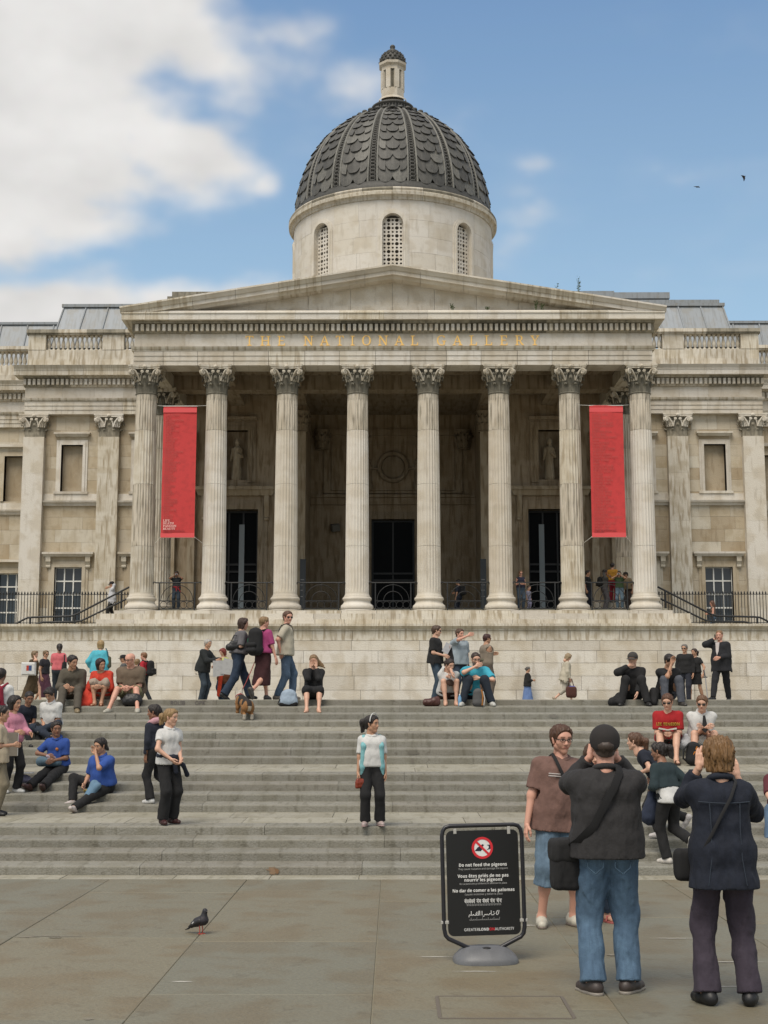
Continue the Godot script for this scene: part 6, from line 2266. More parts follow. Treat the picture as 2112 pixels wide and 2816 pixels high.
		var hr: float = 0.108 * (0.6 + 0.4 * bw) + cl + loose * 1.3
		t.append([P + B * Vector3(0, 0.06, 0.0) - ch * 0.07 * bw, P + B * Vector3(0, 0.06, 0.0) + ch * 0.07 * bw, hr, hr])
		for e in [-1, 1]:
			t.append([P + B * Vector3(e * 0.066 * bw, 0.36, 0), P + B * Vector3(e * 0.055 * bw, 0.2, 0.003), 0.098 * bw + cl, wst * bw + cl + loose * 0.8])
			t.append([P + B * Vector3(e * 0.055 * bw, 0.2, 0.003), P + B * Vector3(e * 0.07 * bw, 0.05, 0), wst * bw + cl + loose * 0.8, hr])
			if hem < -0.02: t.append([P + B * Vector3(e * 0.07 * bw, 0.05, 0), P + B * Vector3(e * 0.072 * bw, hem, 0), hr, hr + 0.014])
		if hem < -0.02: t.append([P + B * Vector3(0, hem + 0.0, 0.0) - ch * 0.07 * bw, P + B * Vector3(0, hem + 0.0, 0.0) + ch * 0.07 * bw, hr + 0.01, hr + 0.01])
		var cuts := [[neck + B * Vector3(0, -0.012, 0.02), (B * Vector3(0, 1, 0.25)).normalized(), 0.12], [P + B * Vector3(0, hem, 0), -B.y, 0.24 * maxf(1.0, bw)]]
		for i in 2:
			var a = arms[i]
			var ra := 0.054 * sqrt(bw) + cl + loose * 0.3
			if sl > 0.0:
				var u := minf(1.0, sl * 2.0)
				var e: Vector3 = a.sh.lerp(a.el, u)
				t.append([a.sh - B.y * 0.008, e + (e - a.sh).normalized() * 0.02, ra - 0.002, ra - 0.006 * u, 0.03])
				if sl > 0.5:
					var w: Vector3 = a.el.lerp(a.wr, minf(1.0, sl * 2.0 - 1.0))
					t.append([a.el, w, ra - 0.008, 0.036 + cl, 0.03])
					cuts.append([w, (a.wr - a.el).normalized(), 0.075])
				else:
					cuts.append([e, (a.el - a.sh).normalized(), 0.095])
			else:
				cuts.append([a.sh.lerp(a.el, 0.1) + ch * (0.01 if i == 0 else -0.01), (ch * (1.0 if i == 0 else -1.0) + (a.el - a.sh).normalized()).normalized(), 0.11])
		var m := Field.new(t, cell / s, 0.05, rough, sd_, cuts, 8.5).net()
		scale_mb(m, s)
		part(o, q.get("topname", "shirt"), m.mesh(), cloth(top_c, q.get("topkind", "cloth"), near))
	if q.has("legs"):
		var ln: float = q.get("len", 1.0)
		var fl: float = q.get("flare", 0.0)
		var t := []
		var wr: float = 0.104 * (0.55 + 0.45 * bw) + cl
		t.append([P - Vector3(0.068, 0.0, 0) * bw, P + Vector3(0.068, 0.0, 0) * bw, wr, wr])
		if q.get("hem", 0.02) >= 0.0: t.append([P + B * Vector3(-0.06, 0.06, 0) * bw, P + B * Vector3(0.06, 0.06, 0) * bw, wr * 0.94, wr * 0.94])
		var cuts := [[P + B * Vector3(0, 0.03 if q.get("hem", 0.02) < 0.0 else 0.10, 0), B.y, 0.3]]
		for i in 2:
			var f = feet[i]
			var u := minf(1.0, ln * 2.0)
			var kk: Vector3 = f.hip.lerp(f.knee, u)
			t.append([f.hip, kk, 0.088 * sqrt(bw) + cl, 0.062 * sqrt(bw) + cl + fl * 0.4])
			if ln > 0.5:
				var w: Vector3 = f.knee.lerp(f.ankle, minf(1.06, ln * 2.0 - 1.0))
				t.append([f.knee, w + (f.ankle - f.knee).normalized() * 0.03, 0.061 * sqrt(bw) + cl, 0.05 + cl + fl])
				cuts.append([w, (f.ankle - f.knee).normalized(), 0.13 + fl * 1.8])
			else: cuts.append([kk, (f.knee - f.hip).normalized(), 0.15 + fl])
		var m := Field.new(t, cell / s, 0.04, rough * 1.15, sd_ + 5, cuts, 8.0).net()
		scale_mb(m, s)
		part(o, q.get("legname", "trousers"), m.mesh(), cloth(q.legs, q.get("legkind", "cloth"), near))
	if q.has("skirt"):
		# hangs from the waist; sk = [length below the hip, hem radius]
		var L: float = q.sk[0]
		var R: float = q.sk[1]
		var t := []
		var cuts := [[P + B * Vector3(0, 0.12, 0), B.y, 0.3]]
		if sit:
			for i in 2:
				var f = feet[i]
				t.append([f.hip, f.hip.lerp(f.knee, minf(1.0, L)), 0.11, R])
			t.append([(feet[0].hip + feet[1].hip) / 2.0, (feet[0].knee + feet[1].knee) / 2.0 * 0.8 + P * 0.2, 0.12, R])
			t.append([P + B * Vector3(0, 0.06, 0), P, 0.12, 0.14])
		else:
			var c: Vector3 = (feet[0].ankle + feet[1].ankle) / 2.0
			c = Vector3(c.x * 0.5, P.y - L, c.z * 0.5) + q.get("swing", Vector3.ZERO)
			t.append([P + Vector3(-0.05, 0.05, 0), P + Vector3(0.05, 0.05, 0), 0.105, 0.105])
			t.append([P, P + Vector3(0, -0.1, 0), 0.13, 0.15])
			t.append([P + Vector3(0, -0.1, 0) - Vector3(0.03, 0, 0), c, 0.15, R])
			for i in 2: t.append([feet[i].hip, feet[i].knee.lerp(c, 0.25), 0.1, 0.11])
			cuts.append([c + Vector3(0, 0.01, 0), Vector3(0, -1, 0), 0.0])
		var m := Field.new(t, cell / s, 0.05, rough * 1.8, sd_ + 9, cuts, 7.0).net()
		scale_mb(m, s)
		part(o, "skirt", m.mesh(), cloth(q.skirt, "cloth", near))
	if q.has("shoes"):
		for i in 2:
			var f = feet[i]
			var sc := cell / s * 0.75
			var m := Field.new([[f.ankle + f.toe * Vector3(0, -0.032, -0.045), f.ankle + f.toe * Vector3(0, -0.038, 0.06), 0.043, 0.045], [f.ankle + f.toe * Vector3(0, -0.038, 0.06), f.ankle + f.toe * Vector3(0, -0.046, 0.145), 0.046, 0.036], [f.ankle + f.toe * Vector3(0, -0.02, -0.02), f.ankle + f.toe * Vector3(0, 0.015, -0.012), 0.045, 0.045]], sc, 0.03, 0.0, 1, [[f.ankle + f.toe * Vector3(0, -0.074, 0), f.toe * Vector3(0, -1, 0), 0.0], [f.ankle + f.toe * Vector3(0, 0.03, 0), f.toe * Vector3(0, 1, 0), 0.0]]).net()
			scale_mb(m, s)
			part(o, "shoe", m.mesh(), cloth(q.shoes, "leather"))
			if q.has("sole"):
				m = Field.new([[f.ankle + f.toe * Vector3(0, -0.066, -0.045), f.ankle + f.toe * Vector3(0, -0.066, 0.05), 0.046, 0.047], [f.ankle + f.toe * Vector3(0, -0.066, 0.05), f.ankle + f.toe * Vector3(0, -0.066, 0.148), 0.048, 0.039]], sc, 0.02, 0.0, 1, [[f.ankle + f.toe * Vector3(0, -0.079, 0), f.toe * Vector3(0, -1, 0), 0.0], [f.ankle + f.toe * Vector3(0, -0.055, 0), f.toe * Vector3(0, 1, 0), 0.0]]).net()
				scale_mb(m, s)
				part(o, "sole", m.mesh(), cloth(q.sole, "leather"))
	# ---- hair, cap, glasses
	var hst: String = q.get("hair", "short")
	var htr := Transform3D(ht.basis.scaled(Vector3(s, s, s)), head * s)
	htr = Transform3D(Basis().scaled(Vector3(s, s, s)) * ht.basis, head * s)
	if hst != "bald":
		part(o, "hair", get_hair(hst, d < 26.0).mesh(), hair_mat(hc), htr)
	if q.has("hood"):
		var hb := []
		for i in 12:
			var a0 := TAU * i / 12
			var a1 := TAU * (i + 1) / 12
			hb.append([(neck + B * Vector3(sin(a0) * 0.1, -0.03 - 0.04 * cos(a0), cos(a0) * 0.1 - 0.02)) * s, (neck + B * Vector3(sin(a1) * 0.1, -0.03 - 0.04 * cos(a1), cos(a1) * 0.1 - 0.02)) * s, 0.036, 0.036])
		part(o, "hood", Field.new(hb, 0.014, 0.03, 0.008, 2).net().mesh(), cloth(q.hood))
	if q.has("collar"):
		var hb := []
		for i in 14:
			var a0 := TAU * i / 14 + 0.2
			var a1 := TAU * (i + 1) / 14 - 0.05
			if i != 13: hb.append([(neck + B * Vector3(sin(a0) * 0.072, -0.012 - 0.022 * cos(a0), cos(a0) * 0.068 - 0.006)) * s, (neck + B * Vector3(sin(a1) * 0.072, -0.012 - 0.022 * cos(a1), cos(a1) * 0.068 - 0.006)) * s, 0.02, 0.02])
		part(o, "collar", Field.new(hb, 0.009, 0.02).net().mesh(), cloth(q.collar))
	if q.has("cap"):
		var cm := cap_mesh()
		part(o, "cap", cm.mesh(), cloth(q.cap), htr)
	if q.has("glasses"):
		var g := MB.new()
		for e in [-1, 1]:
			if q.glasses == "sun":
				g.cbox(Vector3(e * 0.034 - 0.026, -0.012, 0.084), Vector3(e * 0.034 + 0.026, 0.022, 0.096), 0.005)
			else:
				var pts := []
				for i in 13: pts.append(Vector3(e * 0.033 + cos(TAU * i / 12) * 0.024, 0.006 + sin(TAU * i / 12) * 0.015, 0.098))
				g.tube(pts, 0.0026, 4)
			g.tube([Vector3(e * 0.058, 0.012, 0.092), Vector3(e * 0.082, 0.012, 0.0)], 0.003, 4)
		g.tube([Vector3(-0.012, 0.01, 0.1), Vector3(0.012, 0.01, 0.1)], 0.0028, 4)
		part(o, "sunglasses" if q.glasses == "sun" else "glasses", g.mesh(), M.black, htr)
	# joints in world space for bags and things held
	var W := o.transform
	J.node = o
	J.s = s
	J.head = W * (head * s)
	J.neck = W * (neck * s)
	J.pelvis = W * (P * s)
	J.B = W.basis * B
	J.Bh = W.basis * Bh
	for i in 2:
		J[["lw", "rw"][i]] = W * (arms[i].wr * s)
		J[["le", "re"][i]] = W * (arms[i].el * s)
		J[["ls", "rs"][i]] = W * (arms[i].sh * s)
		J[["lk", "rk"][i]] = W * (feet[i].knee * s)
		J[["la", "ra"][i]] = W * (feet[i].ankle * s)
	J.chest = W * ((P + B * Vector3(0, 0.33, 0)) * s)
	return J

func scale_mb(m: MB, s: float) -> void:
	for i in m.v.size(): m.v[i] *= s

# soft solid thing (bag, bundle) with parts: [[name, bones, material]]
func soft(called: String, label: String, category: String, at: Vector3, turn: float, pieces: Array, cell: float = 0.014, group: String = "") -> Node3D:
	var o := thing(called, label, category, at, turn, group)
	for q in pieces:
		if q[1] is MB: part(o, q[0], q[1].mesh(), q[2])
		else: part(o, q[0], Field.new(q[1], cell, q[3] if q.size() > 3 else 0.03, q[4] if q.size() > 4 else 0.006, 4).net().mesh(), q[2])
	return o

func box_bones(w: float, h: float, dp: float, r: float) -> Array:
	var out := []
	var n := maxi(2, ceili((h - 2 * r) / (1.1 * r)) + 1)
	var k := maxi(2, ceili((dp - 2 * r) / (1.1 * r)) + 1)
	for i in n:
		for j in k:
			var y := lerpf(r, h - r, float(i) / (n - 1))
			var z := lerpf(-dp / 2 + r, dp / 2 - r, float(j) / (k - 1))
			out.append([Vector3(-w / 2 + r, y, z), Vector3(w / 2 - r, y, z), r, r])
	return out

func pack_bones(w: float, h: float, dp: float) -> Array:
	var r := dp * 0.5
	var out := []
	for x in [-1.0, 1.0]:
		out.append([Vector3(x * (w / 2 - r), r, 0), Vector3(x * (w / 2 - r) * 0.9, h - r * 1.1, 0), r, r * 0.9])
	out.append([Vector3(0, r, 0.01), Vector3(0, h - r, 0), r * 1.05, r])
	out.append([Vector3(-w / 2 + r, r * 0.9, 0.02), Vector3(w / 2 - r, r * 0.9, 0.02), r * 0.95, r * 0.95])
	return out

# backpack worn on the back of a person with joints J
func worn_pack(J: Dictionary, label: String, c: Array, w: float, h: float, dp: float, strap: Array, extra: Array = []) -> void:
	var base: Vector3 = J.chest - J.B.y * (h * 0.62) - J.B.z * (0.115 + dp * 0.5)
	var o := thing("backpack", label, "backpack", base)
	o.basis = J.B
	part(o, "bag", Field.new(pack_bones(w, h, dp), 0.018, 0.04, 0.008, 3).net().mesh(), cloth(c))
	var p := Field.new([[Vector3(-w * 0.25, h * 0.16, -dp * 0.5), Vector3(w * 0.25, h * 0.16, -dp * 0.5), 0.05, 0.05], [Vector3(-w * 0.25, h * 0.36, -dp * 0.5), Vector3(w * 0.25, h * 0.36, -dp * 0.5), 0.05, 0.05]], 0.018, 0.04, 0.005, 3).net()
	part(o, "pocket", p.mesh(), cloth(c))
	for e in [-1, 1]:
		var sh: Vector3 = o.transform.affine_inverse() * (J.ls if e > 0 else J.rs)
		var b := MB.new()
		var zf := dp * 0.5 + 0.25
		b.tube([Vector3(e * w * 0.3, h * 0.9, dp * 0.4), Vector3(sh.x * 0.75, sh.y + 0.075, sh.z), Vector3(sh.x * 0.72, sh.y - 0.05, sh.z + 0.135), Vector3(sh.x * 0.75, sh.y - 0.22, sh.z + 0.13), Vector3(e * w * 0.42, h * 0.2, dp * 0.4)], 0.02, 6)
		part(o, "strap", b.mesh(), cloth(strap))
	for q in extra: part(o, q[0], q[1].mesh(), q[2])

const BLK := [0.012, 0.012, 0.013]
const NAVY := [0.012, 0.016, 0.03]
const WHT := [0.72, 0.72, 0.7]
const JEAN := [0.03, 0.055, 0.09]
const JEANL := [0.13, 0.21, 0.3]
const DKB := [0.018, 0.011, 0.008]
const BRN := [0.09, 0.045, 0.02]
const BLO := [0.36, 0.23, 0.1]
const GRY := [0.36, 0.34, 0.31]
const TY := 2.117

func ribbon(pts: Array, side: Array, w: float, th: float = 0.004) -> MB:
	# flat strap through pts, lying across the given sideways directions
	var b := MB.new()
	var r1 := []
	var n := pts.size()
	for i in n:
		var t: Vector3 = (pts[mini(i + 1, n - 1)] - pts[maxi(i - 1, 0)]).normalized()
		var s: Vector3 = side[i] if side.size() == n else side[0]
		s = (s - t * s.dot(t)).normalized()
		var u := s.cross(t).normalized()
		r1.append(PackedVector3Array([pts[i] + s * w / 2 + u * th, pts[i] - s * w / 2 + u * th, pts[i] - s * w / 2 - u * th, pts[i] + s * w / 2 - u * th]))
	b.sheet(r1, true)
	return b

# strap from one shoulder across the torso to the other hip, in the frame of the torso
func cross_strap(J: Dictionary, parent: Node3D, to_left: bool, w: float, m: Material, front: float, back: float, half: float) -> void:
	var e := 1.0 if to_left else -1.0
	var s: float = J.s
	for z in [front, -back]:
		var pts := []
		var sd := []
		for q in [[-0.085, 0.545, 0.0], [-0.085, 0.50, 0.72], [-0.04, 0.40, 1.0], [0.03, 0.28, 1.03], [0.10, 0.15, 1.0], [half * 0.8, 0.05, 0.8], [half, 0.0, 0.1]]:
			pts.append(parent.transform.affine_inverse() * (J.pelvis + J.B * (Vector3(q[0] * e, q[1], q[2] * z) * s)))
			sd.append(parent.transform.basis.inverse() * (J.B * Vector3(0.85, 0.5 * e, 0)))
		part(parent, "strap", ribbon(pts, sd, w).mesh(), m)

func build_people() -> void:
	skin_mat = surf(Color(1, 1, 1), 0.55)
	skin_mat.vertex_color_use_as_albedo = true
	step_people()
	print("steps ", Time.get_ticks_msec())
	terrace_people()
	print("terrace ", Time.get_ticks_msec())
	front_people()
	print("front ", Time.get_ticks_msec())
	portico_people()

func step_people() -> void:
	var J: Dictionary
	J = person({"label": "child in white shirt with red backpack at the left edge, seen from behind", "at": [-6.15, 1.0, 21.6], "yaw": 175, "h": 1.57, "skin": "brown", "hair": "crop", "hairc": DKB, "top": WHT, "sleeve": 0.4, "hem": -0.1, "legs": BLK, "shoes": BLK, "lh": "belly", "rh": "belly"})
	worn_pack(J, "red backpack on the white shirted child at the left edge", [0.3, 0.015, 0.04], 0.28, 0.4, 0.15, [0.3, 0.015, 0.04])
	person({"label": "child in cream shirt and khaki trousers at the left edge, foremost of the group", "at": [-5.40, 0.49, 19.0], "yaw": 100, "h": 1.47, "skin": "tan", "hair": "short", "hairc": DKB, "top": [0.55, 0.46, 0.33], "sleeve": 0.42, "hem": -0.1, "loose": 0.03, "legs": [0.26, 0.22, 0.15], "shoes": BLK, "rh": "belly", "lh": "belly"})
	J = person({"label": "girl in pink hooded jacket holding out one hand on the steps", "at": [-5.50, 0.735, 20.05], "yaw": 55, "h": 1.36, "f": true, "skin": "tan", "hair": "bob", "hairc": DKB, "top": [0.62, 0.26, 0.35], "topname": "jacket", "sleeve": 0.95, "hem": -0.02, "loose": 0.02, "legs": BLK, "flare": 0.02, "shoes": WHT, "rh": Vector3(-0.16, 0.17, 0.3), "lh": Vector3(0.12, 0.14, 0.36), "lcurl": 0.15, "hy": 10, "hp": 6, "lf": Vector3(0.1, 0.075, 0.06), "rf": Vector3(-0.1, 0.075, -0.06)})
	var fd := thing("folder", "grey cardboard folder held by the girl in pink", "folder", J.rw + Vector3(-0.08, -0.34, 0.1), 0.2)
	var b := MB.new()
	b.cbox(Vector3(-0.13, 0.0, -0.012), Vector3(0.13, 0.33, 0.012), 0.004)
	part(fd, "cover", b.mesh(), cloth([0.24, 0.21, 0.17]))
	b = MB.new()
	b.box(Vector3(-0.125, 0.005, -0.006), Vector3(0.137, 0.322, 0.006))
	part(fd, "papers", b.mesh(), cloth(WHT))
	person({"label": "boy in dark waistcoat sitting sideways behind the girl in pink", "at": [-6.36, 1.537, 23.8], "yaw": 40, "h": 1.36, "sit": [-0.25, 0.5], "skin": "brown", "hair": "crop", "hairc": DKB, "top": NAVY, "sleeve": 0.4, "legs": BLK, "shoes": BLK, "lh": "lap", "rh": "lap", "lean": 24, "hy": -10, "hp": 10})
	person({"collar": WHT, "label": "boy in white polo shirt looking down, sitting cross-legged on the steps", "at": [-5.85, 1.537, 23.8], "yaw": -10, "h": 1.46, "sit": [-0.02, 0.3], "skin": "tan", "hair": "fringe", "hairc": DKB, "top": WHT, "sleeve": 0.45, "loose": 0.02, "legs": [0.02, 0.03, 0.05], "shoes": BLK, "lf": Vector3(-0.12, 0.05, 0.34), "rf": Vector3(0.16, -0.08, 0.42), "lkp": Vector3(1, 0.35, 0.6), "rkp": Vector3(-1, 0.35, 0.6), "lh": Vector3(0.04, -0.0, 0.26), "rh": Vector3(-0.06, 0.0, 0.26), "lean": 14, "hp": 28, "hy": -5})
	J = person({"collar": [0.028, 0.085, 0.36], "label": "girl in blue polo shirt with a crest, nursing a pale blue bag on her lap", "at": [-5.0, 0.982, 20.8], "yaw": -12, "h": 1.46, "f": true, "sit": [-0.24, 0.76], "knees": 0.13, "skin": "brown", "hair": "bun", "hairc": DKB, "top": [0.028, 0.085, 0.36], "sleeve": 0.42, "loose": 0.015, "legs": BLK, "flare": 0.02, "shoes": [0.06, 0.025, 0.02], "rh": Vector3(-0.10, 0.20, 0.25), "rep": Vector3(-1, -0.1, -0.2), "lh": Vector3(0.06, 0.12, 0.3), "hy": 38, "hp": 4, "lean": 10, "lp": -25, "rp": -25})
	crest(J, 0.055, 0.34)
	soft("cushion_bag", "pale blue soft bag on the lap of the seated girl in blue", "bag", J.pelvis + Vector3(-0.1, 0.02, 0.16), 0.15, [["bag", [[Vector3(-0.12, 0.06, 0), Vector3(0.12, 0.05, 0), 0.075, 0.065], [Vector3(-0.1, 0.06, 0.05), Vector3(0.1, 0.05, 0.05), 0.06, 0.05]], cloth([0.13, 0.21, 0.27])]])
	soft("snack_packet", "crumpled foil packet held by the girl with the blue bag", "packet", J.rw + Vector3(0.06, -0.03, 0.02), 0.3, [["wrapper", [[Vector3(-0.05, 0.02, 0), Vector3(0.05, 0.0, 0), 0.025, 0.02], [Vector3(-0.04, -0.02, 0), Vector3(0.05, -0.02, 0), 0.022, 0.02]], cloth([0.5, 0.42, 0.5], "leather"), 0.02, 0.006]], 0.009)
	J = person({"collar": [0.035, 0.1, 0.4], "label": "girl in blue polo eating, hand at mouth, pale jacket on her knee", "at": [-4.16, 0.735, 20.05], "yaw": -22, "h": 1.5, "b": 1.12, "f": true, "sit": [-0.235, 0.8], "knees": 0.1, "skin": "tan", "hair": "ponyback", "hairc": DKB, "top": [0.035, 0.1, 0.4], "sleeve": 0.45, "loose": 0.02, "legs": BLK, "shoes": [0.62, 0.55, 0.52], "lh": "face", "lep": Vector3(0.3, -1, 0.5), "rh": Vector3(-0.2, 0.04, 0.26), "rf": Vector3(-0.32, -0.12, 0.42), "rkp": Vector3(-1, 0.4, 0.6), "lf": Vector3(0.0, -0.2, 0.86), "hy": -12, "lean": 10, "hp": 8, "lp": -20})
	crest(J, 0.055, 0.34)
	soft("folded_jacket", "pale blue jacket lying over the knee of the girl eating", "jacket", J.pelvis + Vector3(-0.08, -0.18, 0.3), -0.4, [["cloth", [[Vector3(-0.02, 0.22, -0.04), Vector3(0.0, 0.06, 0.1), 0.06, 0.06], [Vector3(0.06, 0.2, -0.02), Vector3(-0.08, -0.02, 0.12), 0.05, 0.05]], cloth([0.14, 0.25, 0.36]), 0.04, 0.012]])
	soft("snack_bar", "small yellow snack in the lowered hand of the seated girl in blue", "snack", J.rw + Vector3(0.03, -0.09, 0.04), 0.2, [["wrapper", [[Vector3(-0.02, 0.0, 0), Vector3(0.04, 0.01, 0), 0.016, 0.014]], cloth([0.55, 0.42, 0.08]), 0.01, 0.003]], 0.006)
	# papers and plastic bag on the step
	var pb := soft("carrier_bag", "crumpled plastic bag with white papers on top, lying on a step", "bag", Vector3(-5.4, 0.862, -20.36), 0.1, [["bag", [[Vector3(-0.07, 0.04, 0.0), Vector3(0.16, 0.03, 0.03), 0.045, 0.035], [Vector3(-0.05, 0.08, 0), Vector3(0.05, 0.07, 0.0), 0.05, 0.05]], cloth([0.22, 0.21, 0.3]), 0.03, 0.02]])
	b = MB.new()
	b.box(Vector3(-0.13, 0.135, -0.07), Vector3(0.14, 0.15, 0.09))
	part(pb, "papers", b.mesh(), cloth(WHT))
	person({"label": "girl in navy jacket with pink hood climbing, half hidden by the blonde girl", "at": [-3.36, 0.61, 19.72], "yaw": -130, "h": 1.36, "f": true, "skin": "brown", "hair": "ponyback", "hairc": DKB, "top": NAVY, "topname": "jacket", "sleeve": 0.97, "hem": 0.0, "legs": BLK, "flare": 0.02, "shoes": WHT, "hood": [0.6, 0.33, 0.37], "rf": Vector3(-0.1, 0.30, -0.3), "rp": 50, "rh": "side", "lh": "side", "hy": 40, "lean": 6})
	J = person({"collar": WHT, "label": "blonde girl in white polo shirt and black trousers, jacket tied at her waist", "at": [-2.86, 0.484, 17.75], "yaw": 42, "h": 1.43, "f": true, "skin": "fair", "hair": "pony", "hairc": BLO, "top": WHT, "sleeve": 0.26, "hem": -0.04, "legs": BLK, "flare": 0.03, "shoes": [0.05, 0.012, 0.012], "rh": Vector3(-0.12, 0.05, 0.24), "rep": Vector3(-1, -0.4, -0.2), "lh": Vector3(0.05, 0.05, 0.26), "hy": 22, "lf": Vector3(0.1, 0.075, -0.03), "rf": Vector3(-0.11, 0.075, 0.03), "wrap": NAVY})
	tied(J, NAVY)
	J = person({"collar": WHT, "label": "girl in white polo and pale blue cardigan standing alone mid-steps", "at": [-0.27, 0.478, 17.58], "yaw": 6, "h": 1.34, "f": true, "b": 1.08, "skin": "tan", "hair": "ponyhigh", "hairc": DKB, "top": WHT, "sleeve": 0.42, "hem": 0.0, "loose": 0.01, "legs": BLK, "flare": 0.03, "shoes": [0.5, 0.4, 0.38], "sole": [0.6, 0.42, 0.42], "hy": 52, "hp": 0, "rh": Vector3(-0.24, -0.16, 0.06), "lh": Vector3(0.23, -0.15, 0.03), "lf": Vector3(0.13, 0.075, -0.02), "rf": Vector3(-0.11, 0.075, 0.02)})
	cardigan(J, [0.25, 0.55, 0.58])
	soft("crisp_packet", "red and yellow crisp packet in the hand of the girl in the middle", "packet", J.rw + Vector3(0.03, -0.13, 0.05), 0.3, [["wrapper", [[Vector3(-0.035, 0.04, 0), Vector3(0.05, 0.04, 0), 0.018, 0.018], [Vector3(-0.04, 0.0, 0), Vector3(0.05, 0.01, 0), 0.028, 0.028], [Vector3(-0.045, -0.045, 0), Vector3(0.04, -0.035, 0), 0.024, 0.024]], surf(srgb(0.42, 0.06, 0.02), 0.35, T.soot, 7.0), 0.03, 0.006]], 0.008)
	# on the right
	J = person({"label": "man in red T-shirt and sunglasses reading a book on the steps", "at": [4.57, 1.284, 23.12], "yaw": -12, "h": 1.78, "sit": [-0.235, 0.66], "knees": 0.12, "skin": "fair", "hair": "short", "hairc": [0.13, 0.055, 0.025], "glasses": "sun", "top": [0.42, 0.012, 0.016], "sleeve": 0.42, "loose": 0.02, "legs": [0.05, 0.045, 0.04], "legname": "shorts", "len": 0.36, "flare": 0.03, "lh": "lap", "rh": "lap", "hy": -8, "hp": 10, "lean": 18})
	chest_text(J, "LIC TENSION", [0.6, 0.4, 0.06], 0.045)
	sandals(J, [0.06, 0.03, 0.018])
	var bk := thing("open_book", "open book on the knees of the man in red", "book", (J.lk + J.rk) / 2 + Vector3(0, 0.075, -0.02), -0.2)
	for e in [-1, 1]:
		b = MB.new()
		b.hexa([Vector3(0, 0.0, -0.1), Vector3(e * 0.15, 0.02, -0.1), Vector3(e * 0.15, 0.02, 0.1), Vector3(0, 0.0, 0.1), Vector3(0, 0.018, -0.1), Vector3(e * 0.14, 0.045, -0.1), Vector3(e * 0.14, 0.045, 0.1), Vector3(0, 0.018, 0.1)])
		part(bk, "pages", b.mesh(), cloth([0.62, 0.6, 0.54]))
	J = person({"collar": WHT, "label": "man in white shirt and loosened black tie, arms folded on his knees", "at": [5.10, 1.284, 23.12], "yaw": -4, "h": 1.78, "sit": [-0.235, 0.6], "knees": 0.2, "skin": "fair", "hair": "short", "hairc": [0.18, 0.09, 0.04], "glasses": "sun", "top": WHT, "sleeve": 0.45, "loose": 0.03, "legs": WHT, "legname": "shorts", "len": 0.3, "flare": 0.03, "shoes": [0.55, 0.53, 0.5], "lh": "foldknee", "rh": "foldknee", "hy": -14, "hp": 6, "lean": 24})
	b = MB.new()
	b.plate(PackedVector2Array([Vector2(-0.018, 0.0), Vector2(0.018, 0.0), Vector2(0.05, -0.24), Vector2(0.0, -0.29), Vector2(-0.05, -0.24)]), 0.0, 0.01)
	part(J.node, "tie", b.mesh(), cloth(BLK), Transform3D(Basis(Vector3.RIGHT, -0.25), J.node.transform.affine_inverse() * (J.neck + Vector3(0, -0.07, 0.16))))
	var bp := soft("backpack", "black backpack with orange print standing before the man in white", "backpack", Vector3(4.80, 1.053, -22.3), 0.2, [["bag", pack_bones(0.26, 0.36, 0.16), cloth(BLK), 0.04, 0.008]])
	text_part(bp, "print", "BE", 0.1, cloth([0.6, 0.2, 0.02]), Vector3(0.03, 0.2, 0.088), 0.004, true, "Droid Sans").rotation.z = 1.1
	b = MB.new()
	b.tube([Vector3(-0.12, 0.05, 0.0), Vector3(-0.2, 0.1, 0.05), Vector3(-0.19, 0.24, 0.05), Vector3(-0.08, 0.33, 0.02)], 0.016, 6)
	part(bp, "strap", b.mesh(), cloth(BLK))
	soft("plastic_bag", "translucent white plastic bag beside the man in white shirt", "bag", Vector3(4.84, 1.27, -22.95), 0.0, [["bag", [[Vector3(-0.05, 0.07, 0), Vector3(0.05, 0.06, 0), 0.09, 0.08], [Vector3(0, 0.1, 0), Vector3(-0.02, 0.22, 0), 0.08, 0.05]], cloth([0.5, 0.52, 0.55]), 0.03, 0.022]])
	J = person({"label": "person in maroon striped shirt and pale jeans sitting at the right edge", "at": [5.0, 0.485, 17.95], "yaw": -20, "h": 1.72, "sit": [-0.24, 0.68], "knees": 0.14, "skin": "fair", "hair": "short", "hairc": BRN, "top": [0.13, 0.025, 0.035], "sleeve": 0.45, "loose": 0.02, "legs": JEANL, "legkind": "denim", "shoes": [0.2, 0.14, 0.08], "rh": "knee", "lh": "lap", "lean": 6})
	J = person({"label": "girl in dark green jacket with white shirt tail running up the steps", "at": [3.28, 0.112, 16.68], "yaw": -150, "h": 1.42, "f": true, "skin": "brown", "hair": "ponyhigh", "hairc": DKB, "top": [0.018, 0.036, 0.042], "topname": "jacket", "sleeve": 0.95, "hem": 0.12, "loose": 0.02, "legs": BLK, "flare": 0.015, "shoes": [0.66, 0.62, 0.56], "lf": Vector3(0.05, 0.075, 0.02), "rf": Vector3(-0.1, 0.36, -0.33), "rp": 60, "lean": 16, "lh": Vector3(0.14, 0.12, 0.25), "rh": Vector3(-0.22, 0.05, 0.1), "hy": 35, "tail": WHT})
	shirt_tail(J, WHT)
	soft("drawstring_bag", "navy bag with long pale cord swinging from the running girl", "bag", J.lw + Vector3(-0.02, -0.42, -0.02), 0.0, [["bag", [[Vector3(0, 0.08, 0), Vector3(0.05, 0.36, 0), 0.09, 0.05], [Vector3(0.03, 0.1, 0), Vector3(0.04, 0.2, 0.02), 0.1, 0.09]], cloth([0.02, 0.03, 0.06]), 0.04, 0.015], ["cord", cord_loop(), cloth([0.5, 0.48, 0.42])]])
